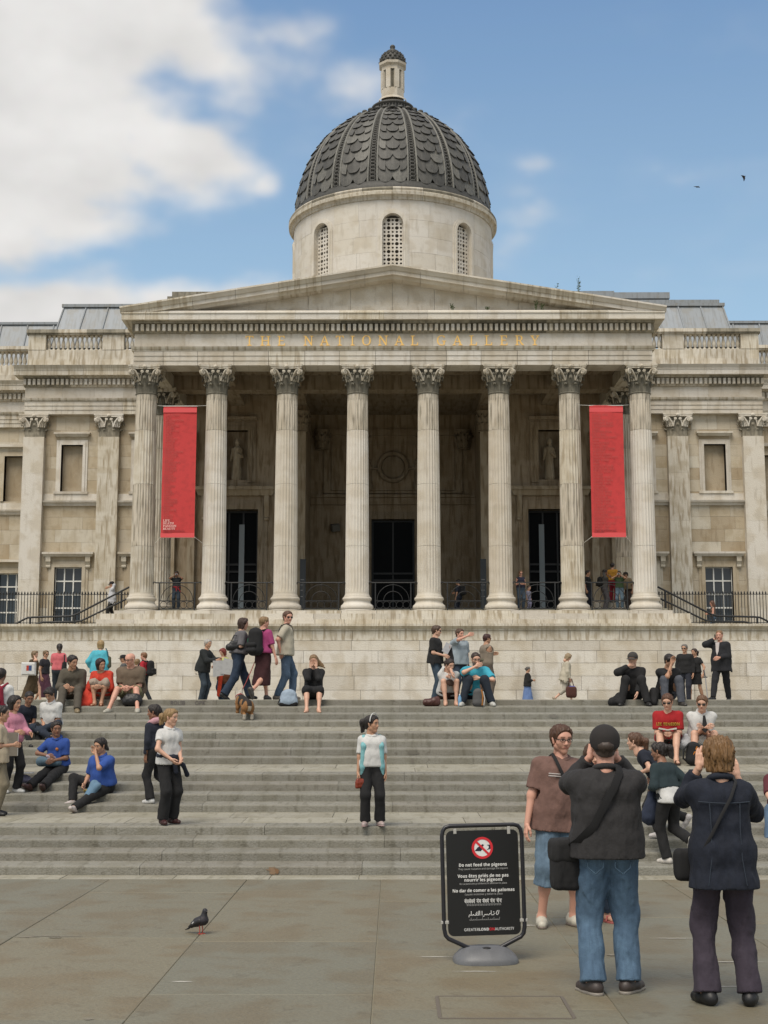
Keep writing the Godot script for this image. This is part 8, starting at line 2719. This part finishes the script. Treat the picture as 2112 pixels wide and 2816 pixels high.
	var cr := thing("crutch", "thin grey crutch in the hand of the woman in black dress", "crutch", Vector3(J.lw.x + 0.05, TY, J.lw.z + 0.03))
	b = MB.new()
	b.tube([Vector3(0.06, 0, 0), Vector3(0, J.lw.y - TY - 0.08, 0)], 0.016, 6)
	part(cr, "shaft", b.mesh(), cloth([0.4, 0.4, 0.42]))
	b = MB.new()
	b.tube([Vector3(-0.06, J.lw.y - TY - 0.1, 0), Vector3(0.06, J.lw.y - TY - 0.1, 0)], 0.02, 6)
	b.tube([Vector3(0, J.lw.y - TY - 0.1, 0), Vector3(-0.04, J.lw.y - TY + 0.12, 0)], 0.02, 6)
	part(cr, "grip", b.mesh(), cloth([0.12, 0.12, 0.13]))
	soft("shoulder_bag", "white bag at the side of the woman in black dress", "bag", J.pelvis + Vector3(-0.24, -0.22, 0.06), 0.3, [["bag", [[Vector3(0, 0.06, 0), Vector3(0.02, 0.26, 0), 0.06, 0.05]], cloth([0.5, 0.46, 0.36])]], 0.02)
	J = person({"label": "man in dark suit and open white collar striding left, phone at his ear", "at": [8.46, TY, 35.66], "yaw": -42, "h": 1.85, "b": 1.08, "skin": "pink", "hair": "crop", "hairc": [0.3, 0.17, 0.08], "top": [0.013, 0.014, 0.018], "topname": "jacket", "sleeve": 0.96, "hem": -0.2, "loose": 0.03, "legs": [0.013, 0.014, 0.018], "shoes": BLK, "rh": "ear", "lh": Vector3(0.1, 0.12, 0.26), "lf": Vector3(-0.02, 0.09, -0.36), "rf": Vector3(-0.06, 0.08, 0.36), "lp": 25, "hy": 16})
	b = MB.new()
	b.plate(PackedVector2Array([Vector2(-0.055, 0.0), Vector2(0.055, 0.0), Vector2(0.035, -0.24), Vector2(0.0, -0.34), Vector2(-0.035, -0.24)]), 0.0, 0.02)
	n = J.node
	var inv2 := n.transform.affine_inverse()
	part(n, "shirt_front", b.mesh(), cloth([0.68, 0.62, 0.6]), Transform3D(Basis(Vector3.RIGHT, -0.12), inv2 * (J.neck + J.B * Vector3(0, -0.03, 0.125))))
	var ph := thing("phone", "dark mobile phone held by the man in suit", "phone", J.rw + J.Bh * Vector3(0.02, 0.06, 0.0))
	b = MB.new()
	b.cbox(Vector3(-0.012, -0.05, -0.025), Vector3(0.012, 0.06, 0.025), 0.005)
	part(ph, "case", b.mesh(), M.black)

var DOGHAND := Vector3.ZERO

func tube_mb(pts: Array, r: float) -> MB:
	var b := MB.new()
	b.tube(pts, r, 6)
	return b

func camera_thing(J: Dictionary, label: String, c: Array) -> void:
	var o := thing("camera", label, "camera", J.head + J.Bh * Vector3(0, -0.045, 0.165))
	o.basis = J.Bh
	var b := MB.new()
	b.cbox(Vector3(-0.055, 0, -0.016), Vector3(0.055, 0.066, 0.016), 0.006)
	part(o, "case", b.mesh(), cloth(c, "leather"))
	b = MB.new()
	b.lathe([Vector2(0.026, 0), Vector2(0.024, 0.03), Vector2(0.0, 0.03)], 14)
	b.turn(0, Transform3D(Basis(Vector3.RIGHT, PI / 2), Vector3(0, 0.033, 0.015)))
	part(o, "lens", b.mesh(), M.black)

func front_people() -> void:
	var J: Dictionary
	var b: MB
	# man facing the viewer
	J = person({"collar": [0.2, 0.112, 0.09], "label": "man in mauve-brown T-shirt, denim shorts and glasses facing the viewer", "at": [1.49, 0, 12.72], "yaw": 10, "h": 1.77, "b": 1.2, "skin": "pink", "hair": "short", "hairc": [0.1, 0.042, 0.018], "glasses": "thin", "beard": 0.22, "top": [0.2, 0.112, 0.09], "sleeve": 0.4, "hem": -0.13, "loose": 0.015, "belly": 0.72, "legs": [0.18, 0.265, 0.33], "legkind": "denim", "legname": "shorts", "len": 0.66, "flare": 0.055, "shoes": [0.62, 0.58, 0.48], "sole": [0.2, 0.16, 0.13], "roll": 4, "rh": Vector3(-0.3, -0.06, 0.06), "lh": Vector3(0.25, -0.04, 0.1), "lf": Vector3(0.12, 0.075, 0.02), "rf": Vector3(-0.17, 0.075, 0.02), "hy": 8, "hp": 5, "hs": 1.03})
	var bag := soft("shoulder_bag", "black shoulder bag at the hip of the man in shorts", "bag", J.pelvis + J.B * Vector3(0.27, -0.16, 0.0), 0.2, [["bag", box_bones(0.26, 0.26, 0.12, 0.03), cloth(BLK), 0.03, 0.006]], 0.014)
	cross_strap(J, bag, true, 0.028, cloth(BLK), 0.165, 0.17, 0.24)
	for y in [0.375, 0.355]:
		var pts := []
		for i in 11:
			var x := lerpf(-0.145, 0.145, i / 10.0)
			pts.append(J.node.transform.affine_inverse() * (J.pelvis + J.B * (Vector3(x, y, 0.147 - 1.9 * maxf(0.0, absf(x) - 0.085) * absf(x)) * J.s)))
		part(J.node, "chest_stripe", ribbon(pts, [Vector3(0, 1, 0)], 0.011, 0.004).mesh(), cloth([0.55, 0.5, 0.48]))
	# someone hidden behind the photographer, only sandalled feet show
	J = person({"label": "person in pink flip-flops almost hidden behind the photographer in the cap", "at": [1.85, 0, 12.95], "yaw": 6, "h": 1.6, "f": true, "skin": "fair", "hair": "bob", "hairc": BRN, "top": [0.4, 0.16, 0.15], "sleeve": 0.4, "legs": JEAN, "legkind": "denim", "len": 0.97})
	sandals(J, [0.5, 0.14, 0.13])
	# photographer with the cap
	J = person({"collar": [0.03, 0.0285, 0.0295], "label": "heavy man in charcoal shirt, blue jeans and cap photographing, seen from behind", "at": [1.475, 0, 9.72], "yaw": 176, "h": 1.79, "b": 1.22, "skin": "pink", "hair": "capback", "hairc": [0.06, 0.04, 0.03], "cap": [0.026, 0.022, 0.021], "top": [0.03, 0.0285, 0.0295], "sleeve": 0.93, "hem": -0.07, "loose": 0.012, "belly": 0.9, "legs": [0.135, 0.225, 0.315], "legkind": "denim", "flare": 0.022, "shoes": [0.06, 0.045, 0.04], "sole": [0.3, 0.27, 0.23], "lh": "cam", "rh": "cam", "lhd": Vector3(-0.3, 0.9, 0.2), "rhd": Vector3(0.3, 0.9, 0.2), "lep": Vector3(0.75, -1, 0.15), "rep": Vector3(-0.75, -1, 0.15), "lf": Vector3(0.115, 0.075, -0.03), "rf": Vector3(-0.125, 0.075, 0.03), "lt": 30, "rt": -35, "hp": 2, "hs": 1.05, "lean": 0, "seed": 21})
	camera_thing(J, "small silver camera held up by the man in the cap", [0.35, 0.35, 0.36])
	bag = soft("camera_bag", "black camera bag hanging at the left hip of the man in jeans", "bag", J.pelvis + J.B * Vector3(0.25, -0.30, 0.06), 0.25, [["bag", box_bones(0.27, 0.34, 0.15, 0.036), cloth(BLK), 0.02, 0.01], ["flap", box_bones(0.28, 0.16, 0.165, 0.03), cloth([0.017, 0.017, 0.018]), 0.02, 0.008]], 0.012)
	bag.get_node("flap").position.y = 0.19
	cross_strap(J, bag, true, 0.052, cloth([0.008, 0.008, 0.009]), 0.2, 0.172, 0.245)
	jeans_detail(J, 0.158)
	# woman in denim jacket
	J = person({"collar": [0.011, 0.016, 0.03], "label": "woman in dark denim jacket and purple-grey trousers photographing, seen from behind", "at": [2.185, 0, 9.36], "yaw": 178, "h": 1.73, "f": true, "b": 1.0, "skin": "fair", "hair": "bobthick", "hairc": [0.25, 0.135, 0.05], "top": [0.011, 0.016, 0.03], "topname": "denim_jacket", "topkind": "denim", "sleeve": 0.9, "hem": -0.2, "loose": 0.012, "legs": [0.05, 0.038, 0.056], "flare": 0.022, "shoes": BLK, "lh": "cam", "rh": Vector3(-0.16, 0.52, 0.22), "lhd": Vector3(-0.2, 1, 0.1), "rhd": Vector3(0.2, 1, 0.1), "lep": Vector3(0.42, -1, -0.05), "rep": Vector3(-0.42, -1, -0.05), "lf": Vector3(0.13, 0.075, 0.0), "rf": Vector3(-0.145, 0.075, -0.01), "lt": 22, "rt": -16, "hy": 8, "hp": 2, "lean": 1, "seed": 33})
	camera_thing(J, "dark camera held up by the woman in denim jacket", [0.05, 0.05, 0.05])
	bag = soft("shoulder_bag", "small dark bag at the left hip of the woman in denim", "bag", J.pelvis + J.B * Vector3(0.19, -0.16, 0.13), 0.1, [["bag", box_bones(0.2, 0.2, 0.09, 0.025), cloth(BLK)]], 0.014)
	cross_strap(J, bag, true, 0.02, cloth([0.02, 0.02, 0.022]), 0.165, 0.15, 0.19)
	# stitched seams of the jacket back
	var n: Node3D = J.node
	var inv := n.transform.affine_inverse()
	var seam := cloth([0.03, 0.042, 0.062])
	for q in [[[-0.17, 0.37, -0.112], [-0.1, 0.365, -0.136], [0.0, 0.36, -0.14], [0.1, 0.365, -0.136], [0.17, 0.37, -0.112]], [[-0.1, 0.36, -0.138], [-0.095, 0.2, -0.142], [-0.1, 0.0, -0.148], [-0.125, -0.17, -0.148]], [[0.1, 0.36, -0.138], [0.095, 0.2, -0.142], [0.1, 0.0, -0.148], [0.125, -0.17, -0.148]]]:
		var pts := []
		for p in q: pts.append(inv * (J.pelvis + J.B * (Vector3(p[0], p[1], p[2]) * J.s)))
		b = MB.new()
		b.tube(pts, 0.004, 5)
		part(n, "seam", b.mesh(), seam)

func jeans_detail(J: Dictionary, z: float) -> void:
	var n: Node3D = J.node
	var inv := n.transform.affine_inverse()
	var stitch := cloth([0.06, 0.11, 0.17])
	for e in [-1, 1]:
		var pts := []
		for q in [[0.045, -0.03], [0.165, -0.03], [0.165, -0.14], [0.105, -0.185], [0.045, -0.14], [0.045, -0.03]]:
			var x: float = q[0] * 0.86
			pts.append(inv * (J.pelvis + J.B * (Vector3(e * x, q[1] + 0.02, -z + 0.55 * x * x * 2.0 + 0.008) * J.s)))
		var b := MB.new()
		b.tube(pts, 0.0045, 4)
		part(n, "back_pocket", b.mesh(), stitch)

func portico_people() -> void:
	var J: Dictionary
	var F := 6.2
	J = person({"label": "person with red cardigan at the waist photographing from the portico", "at": [-9.3, F, 58.75], "yaw": 3, "h": 1.64, "f": true, "skin": "brown", "hair": "bob", "hairc": DKB, "top": [0.02, 0.025, 0.03], "sleeve": 0.3, "legs": [0.05, 0.075, 0.1], "legkind": "denim", "shoes": BLK, "lh": "cam", "rh": "cam", "lhd": Vector3(-0.3, 0.9, 0.1), "rhd": Vector3(0.3, 0.9, 0.1)})
	tied(J, [0.35, 0.02, 0.03])
	camera_thing(J, "small silver camera raised by the person on the portico", [0.5, 0.5, 0.52])
	J = person({"label": "man in dark blue with shoulder bag walking inside the middle of the portico", "at": [3.05, F, 63.6], "yaw": -120, "h": 1.74, "skin": "tan", "hair": "short", "hairc": DKB, "top": [0.02, 0.024, 0.04], "sleeve": 0.45, "legs": [0.02, 0.026, 0.045], "shoes": BLK, "rh": "belly"})
	worn_pack(J, "dark backpack on the man inside the portico", BLK, 0.32, 0.45, 0.2, BLK)
	person({"label": "woman in navy vest top and jeans leaning beside the sixth column", "at": [5.47, F, 58.75], "yaw": 12, "h": 1.66, "f": true, "b": 1.05, "skin": "pink", "hair": "pony", "hairc": [0.25, 0.13, 0.06], "glasses": "sun", "top": [0.02, 0.022, 0.05], "sleeve": 0.0, "legs": [0.08, 0.12, 0.16], "legkind": "denim", "shoes": BLK, "lh": "belly", "rh": "belly"})
	person({"label": "child in pale top crouching behind the railing by the woman in vest top", "at": [5.86, F, 59.3], "yaw": 40, "h": 1.0, "skin": "fair", "hair": "short", "hairc": BRN, "top": [0.3, 0.3, 0.4], "sleeve": 0.45, "legs": [0.3, 0.3, 0.45], "shoes": BLK})
	person({"label": "dark haired youth in black emerging behind the seventh column", "at": [8.42, F, 59.4], "yaw": 60, "h": 1.74, "skin": "tan", "hair": "short", "hairc": DKB, "top": BLK, "sleeve": 0.45, "legs": NAVY, "shoes": BLK})
	J = person({"label": "man in dark striped T-shirt with black bag on the portico", "at": [9.2, F, 59.7], "yaw": 100, "h": 1.8, "skin": "brown", "hair": "short", "hairc": DKB, "top": [0.1, 0.095, 0.085], "sleeve": 0.45, "legs": [0.14, 0.13, 0.14], "shoes": [0.2, 0.12, 0.1], "rh": "face"})
	worn_pack(J, "black bag on the back of the man in striped T-shirt", BLK, 0.34, 0.44, 0.2, BLK)
	person({"label": "tall man in yellow shirt and red trousers behind the group on the portico", "at": [9.66, 6.58, 60.3], "yaw": 150, "h": 1.78, "skin": "tan", "hair": "short", "hairc": DKB, "top": [0.55, 0.27, 0.03], "sleeve": 0.45, "legs": [0.28, 0.01, 0.03], "shoes": BLK})
	J = person({"label": "woman in green patterned top and pale jeans taking a picture on the portico", "at": [9.72, F, 58.85], "yaw": -15, "h": 1.66, "f": true, "skin": "tan", "hair": "long", "hairc": DKB, "top": [0.05, 0.09, 0.035], "sleeve": 0.25, "legs": [0.17, 0.25, 0.3], "legkind": "denim", "shoes": WHT, "lh": "cam", "rh": "cam", "lhd": Vector3(-0.3, 0.9, 0.1), "rhd": Vector3(0.3, 0.9, 0.1)})
	camera_thing(J, "white camera held by the woman in green top", WHT)
	person({"label": "person in beige top and dark cap beside the last column on the portico", "at": [10.25, F, 59.6], "yaw": -60, "h": 1.7, "b": 1.2, "skin": "tan", "hair": "capback", "hairc": DKB, "cap": [0.03, 0.025, 0.02], "top": [0.3, 0.23, 0.14], "sleeve": 0.45, "loose": 0.03, "legs": [0.05, 0.035, 0.03], "shoes": BLK, "lean": 14})
	person({"label": "man in white shirt and black cap on the left side stair, hand at his face", "at": [-12.16, 5.74, 59.3], "yaw": -80, "h": 1.72, "skin": "tan", "hair": "capback", "hairc": DKB, "cap": BLK, "top": [0.62, 0.63, 0.66], "sleeve": 0.9, "hem": -0.12, "loose": 0.03, "legs": [0.02, 0.02, 0.018], "shoes": BLK, "rh": "face", "lh": "face", "hp": 10, "lf": Vector3(0.08, 0.08, 0.15), "rf": Vector3(-0.08, 0.08, -0.12)})
	person({"label": "long haired woman with bare shoulders going down the right side stair", "at": [13.87, 5.02, 59.6], "yaw": -100, "h": 1.62, "f": true, "skin": "pink", "hair": "long", "hairc": [0.14, 0.06, 0.03], "top": [0.12, 0.09, 0.07], "sleeve": 0.0, "legs": [0.06, 0.1, 0.15], "shoes": BLK, "rh": "belly", "lh": "belly"})
	# stone step under the man in yellow
	var st := thing("inner_step", "low stone step inside the right end of the portico", "step", Vector3(9.66, 6.2, -60.4))
	var b := MB.new()
	b.cbox(Vector3(-0.9, 0, -0.5), Vector3(0.9, 0.375, 0.5), 0.02)
	part(st, "block", b.mesh(), M.stained[2])

# ---------------------------------------------------------------- dog, birds, plants
func build_small() -> void:
	# corgi climbing the steps, seen from behind
	var o := thing("dog", "small tricolour corgi climbing the top steps on a red lead", "dog", Vector3(-2.78, 1.745, -25.95), 3.6)
	var c := 0.011
	# forward is +z; hind feet on the lower step, front feet one step up
	var tan := cloth([0.4, 0.2, 0.07])
	var fb := [[Vector3(0, 0.26, -0.16), Vector3(0, 0.36, 0.2), 0.105, 0.1], [Vector3(0, 0.24, -0.18), Vector3(0, 0.22, -0.12), 0.1, 0.1], [Vector3(0, 0.34, 0.2), Vector3(0, 0.44, 0.32), 0.085, 0.065], [Vector3(0, 0.47, 0.34), Vector3(0, 0.475, 0.37), 0.07, 0.06], [Vector3(0, 0.46, 0.38), Vector3(0, 0.44, 0.47), 0.04, 0.025]]
	for s in [-1, 1]:
		fb.append([Vector3(s * 0.07, 0.2, -0.17), Vector3(s * 0.075, 0.13, -0.12), 0.06, 0.04])
		fb.append([Vector3(s * 0.075, 0.13, -0.12), Vector3(s * 0.075, 0.08, -0.2), 0.035, 0.024])
		fb.append([Vector3(s * 0.075, 0.08, -0.2), Vector3(s * 0.075, 0.02, -0.19), 0.024, 0.022])
		fb.append([Vector3(s * 0.075, 0.015, -0.19), Vector3(s * 0.075, 0.012, -0.155), 0.024, 0.02])
		fb.append([Vector3(s * 0.06, 0.3, 0.22), Vector3(s * 0.065, 0.22, 0.2), 0.05, 0.036])
		fb.append([Vector3(s * 0.065, 0.22, 0.2), Vector3(s * 0.065, 0.13, 0.22), 0.03, 0.023])
		fb.append([Vector3(s * 0.065, 0.128, 0.22), Vector3(s * 0.065, 0.125, 0.25), 0.024, 0.02])
		fb.append([Vector3(s * 0.045, 0.52, 0.33), Vector3(s * 0.06, 0.6, 0.32), 0.03, 0.01])
	var m := Field.new(fb, c, 0.04, 0.006, 2, [], 30.0).net()
	var col := PackedColorArray()
	for p in m.v:
		var k := Color(0.36, 0.18, 0.065)
		if p.y > 0.27 and p.z > -0.2 and p.z < 0.24 and absf(p.x) < 0.095 + 0.03 * sin(p.z * 30): k = Color(0.016, 0.012, 0.01)
		if p.z > 0.22 and p.z < 0.33 and p.y > 0.3: k = Color(0.62, 0.58, 0.5)
		if p.y < 0.09 and p.z < 0.0: k = Color(0.6, 0.56, 0.48)
		if p.z < -0.22 and absf(p.x) < 0.035: k = Color(0.6, 0.52, 0.4)
		if p.z < -0.16 and p.y > 0.24 and absf(p.x) < 0.05: k = Color(0.03, 0.02, 0.016)
		col.append(k)
	var fm := surf(Color(1, 1, 1), 0.85, T.fur, 5.0)
	fm.vertex_color_use_as_albedo = true
	part(o, "body", m.mesh(col), fm)
	var b := MB.new()
	b.lathe([Vector2(0.088, -0.01), Vector2(0.092, 0.0), Vector2(0.088, 0.012)], 16)
	b.turn(0, Transform3D(Basis(Vector3.RIGHT, 0.85), Vector3(0, 0.41, 0.28)))
	part(o, "collar", b.mesh(), cloth([0.3, 0.02, 0.02]))
	var neck: Vector3 = o.transform * Vector3(0, 0.48, 0.25)
	var ld := thing("dog_lead", "thin red dog lead rising from the corgi to its walker", "lead", neck)
	b = MB.new()
	var e := DOGHAND - neck
	b.tube([Vector3.ZERO, e * 0.33 + Vector3(0, -0.03, 0), e * 0.66 + Vector3(0, -0.02, 0), e], 0.009, 5)
	part(ld, "cord", b.mesh(), cloth([0.3, 0.05, 0.04]))
	# pale blue backpack on the step
	var bp := soft("backpack", "pale blue backpack with black base resting on the second step", "backpack", Vector3(-2.0, 1.983, -26.5), 0.05, [["bag", pack_bones(0.34, 0.33, 0.2), cloth([0.36, 0.45, 0.55]), 0.05, 0.012], ["base", [[Vector3(-0.09, 0.055, 0.03), Vector3(0.09, 0.055, 0.03), 0.085, 0.085]], cloth(BLK), 0.03, 0.006]], 0.014)
	b = MB.new()
	b.tube([Vector3(-0.17, 0.02, 0.08), Vector3(-0.2, 0.06, 0.1), Vector3(-0.16, 0.14, 0.06)], 0.012, 5)
	part(bp, "strap", b.mesh(), cloth(BLK))
	pigeon()
	# two birds in flight
	for q in [[27.82, 49.25, 120.0, 0.0], [29.4, 46.2, 110.0, 1.0]]:
		var f := thing("flying_bird", "dark bird high in the blue sky at right, " + ("wings level, the lower of two" if q[3] == 0.0 else "wings lowered, the higher of two"), "bird", Vector3(q[0], q[1], -q[2]), 0.4 + q[3] * 0.6)
		b = MB.new()
		b.lathe([Vector2(0, -0.16), Vector2(0.05, -0.1), Vector2(0.06, 0.0), Vector2(0.04, 0.1), Vector2(0.03, 0.16), Vector2(0, 0.18)], 8)
		b.turn(0, Transform3D(Basis(Vector3.RIGHT, PI / 2), Vector3.ZERO))
		part(f, "body", b.mesh(), surf(srgb(0.05, 0.05, 0.06), 0.8))
		for s in [-1, 1]:
			b = MB.new()
			var dy := 0.02 if q[3] == 0.0 else (-0.28 if s > 0 else 0.02)
			b.hexa([Vector3(0, -0.008, -0.1), Vector3(s * 0.16, dy * 0.4 - 0.008, -0.1), Vector3(s * 0.16, dy * 0.4 - 0.008, 0.08), Vector3(0, -0.008, 0.1), Vector3(0, 0.01, -0.1), Vector3(s * 0.16, dy * 0.4 + 0.006, -0.1), Vector3(s * 0.16, dy * 0.4 + 0.006, 0.08), Vector3(0, 0.01, 0.1)])
			b.hexa([Vector3(s * 0.16, dy * 0.4 - 0.006, -0.1), Vector3(s * 0.34, dy - 0.003, -0.12), Vector3(s * 0.34, dy - 0.003, -0.08), Vector3(s * 0.16, dy * 0.4 - 0.006, 0.08), Vector3(s * 0.16, dy * 0.4 + 0.006, -0.1), Vector3(s * 0.34, dy + 0.003, -0.12), Vector3(s * 0.34, dy + 0.003, -0.08), Vector3(s * 0.16, dy * 0.4 + 0.006, 0.08)])
			part(f, "wing", b.mesh(), surf(srgb(0.07, 0.07, 0.09), 0.8))
	# weeds growing on the cornice
	var green := surf(srgb(0.06, 0.085, 0.03), 0.8)
	var wl := ["below the right slope of the pediment, largest tuft", "on the ledge right of the frieze's middle", "on the ledge between the other two tufts", "standing up from the right end of the roof slope", "on the roof slope left of the tallest weed"]
	var k := 0
	for q in [[6.25, 18.92, 57.15, 0.42, 9, 0.22], [2.55, 18.92, 57.1, 0.26, 5, 0.04], [4.05, 18.92, 57.1, 0.16, 4, 0.05], [8.0, 19.66, 57.3, 0.95, 4, 0.05], [7.1, 19.78, 57.4, 0.5, 2, 0.02]]:
		var w := thing("weed", "green weed " + wl[k], "plant", Vector3(q[0], q[1], -q[2]), 0.0, "weeds on the cornice")
		k += 1
		for i in q[4]:
			var x := rng.randf_range(-q[5], q[5])
			var h: float = q[3] * rng.randf_range(0.5, 1.0)
			b = MB.new()
			b.tube([Vector3(x, -0.02, 0), Vector3(x + rng.randf_range(-0.03, 0.03), h * 0.5, rng.randf_range(-0.03, 0.03)), Vector3(x + rng.randf_range(-0.09, 0.09), h, rng.randf_range(-0.05, 0.05))], 0.012, 4, 0.004)
			part(w, "stem", b.mesh(), green)
			b = MB.new()
			for j in 6:
				var t := rng.randf_range(0.3, 1.0)
				var p := Vector3(x, h * t, 0)
				var dv := Vector3(rng.randf_range(-0.1, 0.1), rng.randf_range(0.0, 0.08), rng.randf_range(-0.05, 0.08))
				b.quad(p, p + dv * 0.5 + Vector3(0, 0.02, 0.01), p + dv, p + dv * 0.5 - Vector3(0, 0.02, 0.01))
			part(w, "leaves", b.mesh(), green)

func pigeon() -> void:
	var o := thing("pigeon", "dark grey pigeon with white wing flecks standing on the paving", "pigeon", Vector3(-1.66, 0.0, -12.2), 0.95)
	o.scale = Vector3.ONE * 0.76
	# body faces +z
	var fb := [[Vector3(0, 0.155, 0.035), Vector3(0, 0.13, -0.05), 0.058, 0.05], [Vector3(0, 0.16, 0.05), Vector3(0, 0.225, 0.055), 0.045, 0.026], [Vector3(0, 0.225, 0.055), Vector3(0, 0.262, 0.06), 0.024, 0.022], [Vector3(0, 0.12, -0.06), Vector3(0, 0.07, -0.14), 0.04, 0.018], [Vector3(0, 0.262, 0.07), Vector3(0, 0.258, 0.078), 0.018, 0.014]]
	var m := Field.new(fb, 0.006, 0.03, 0.002, 2, [], 40.0).net()
	var col := PackedColorArray()
	for p in m.v: col.append(Color(0.03, 0.03, 0.036) if p.y > 0.2 else Color(0.028, 0.027, 0.032))
	var fm := surf(Color(1, 1, 1), 0.6, T.fur, 9.0)
	fm.vertex_color_use_as_albedo = true
	part(o, "body", m.mesh(col), fm)
	for s in [-1, 1]:
		var w := Field.new([[Vector3(s * 0.045, 0.155, 0.03), Vector3(s * 0.045, 0.115, -0.07), 0.03, 0.026], [Vector3(s * 0.045, 0.115, -0.07), Vector3(s * 0.02, 0.065, -0.17), 0.024, 0.006]], 0.006, 0.02).net()
		part(o, "wing", w.mesh(), surf(srgb(0.035, 0.034, 0.04), 0.6, T.fur, 9.0))
		var fl := MB.new()
		fl.lathe([Vector2(0, -0.028), Vector2(0.008, -0.015), Vector2(0.009, 0.01), Vector2(0, 0.025)], 6)
		fl.turn(0, Transform3D(Basis(Vector3.RIGHT, 0.9), Vector3(s * 0.068, 0.125, -0.055)))
		part(o, "white_fleck", fl.mesh(), cloth(WHT))
		var lg := MB.new()
		lg.tube([Vector3(s * 0.022, 0.1, 0.0), Vector3(s * 0.024, 0.05, 0.012), Vector3(s * 0.024, 0.008, 0.005)], 0.0065, 5)
		for t in [[-0.02, 0.03], [0.0, 0.04], [0.02, 0.03], [0.0, -0.02]]:
			lg.tube([Vector3(s * 0.024, 0.008, 0.005), Vector3(s * 0.024 + t[0], 0.004, 0.005 + t[1])], 0.004, 4)
		part(o, "leg", lg.mesh(), surf(srgb(0.4, 0.07, 0.05), 0.6))
		var ey := MB.new()
		ey.lathe([Vector2(0, -0.004), Vector2(0.004, 0), Vector2(0, 0.004)], 6, Vector3(s * 0.019, 0.268, 0.068))
		part(o, "eye", ey.mesh(), surf(srgb(0.4, 0.12, 0.02), 0.3))
	var tl := MB.new()
	tl.hexa([Vector3(-0.018, 0.075, -0.12), Vector3(0.018, 0.075, -0.12), Vector3(0.03, 0.028, -0.215), Vector3(-0.03, 0.028, -0.215), Vector3(-0.018, 0.087, -0.12), Vector3(0.018, 0.087, -0.12), Vector3(0.03, 0.034, -0.215), Vector3(-0.03, 0.034, -0.215)])
	part(o, "tail", tl.mesh(), surf(srgb(0.022, 0.022, 0.026), 0.7))
	var bk := MB.new()
	bk.lathe([Vector2(0.008, 0), Vector2(0.006, 0.01), Vector2(0.0, 0.026)], 6)
	bk.turn(0, Transform3D(Basis(Vector3.RIGHT, PI / 2 + 0.25), Vector3(0, 0.258, 0.086)))
	part(o, "beak", bk.mesh(), surf(srgb(0.06, 0.055, 0.05), 0.5))
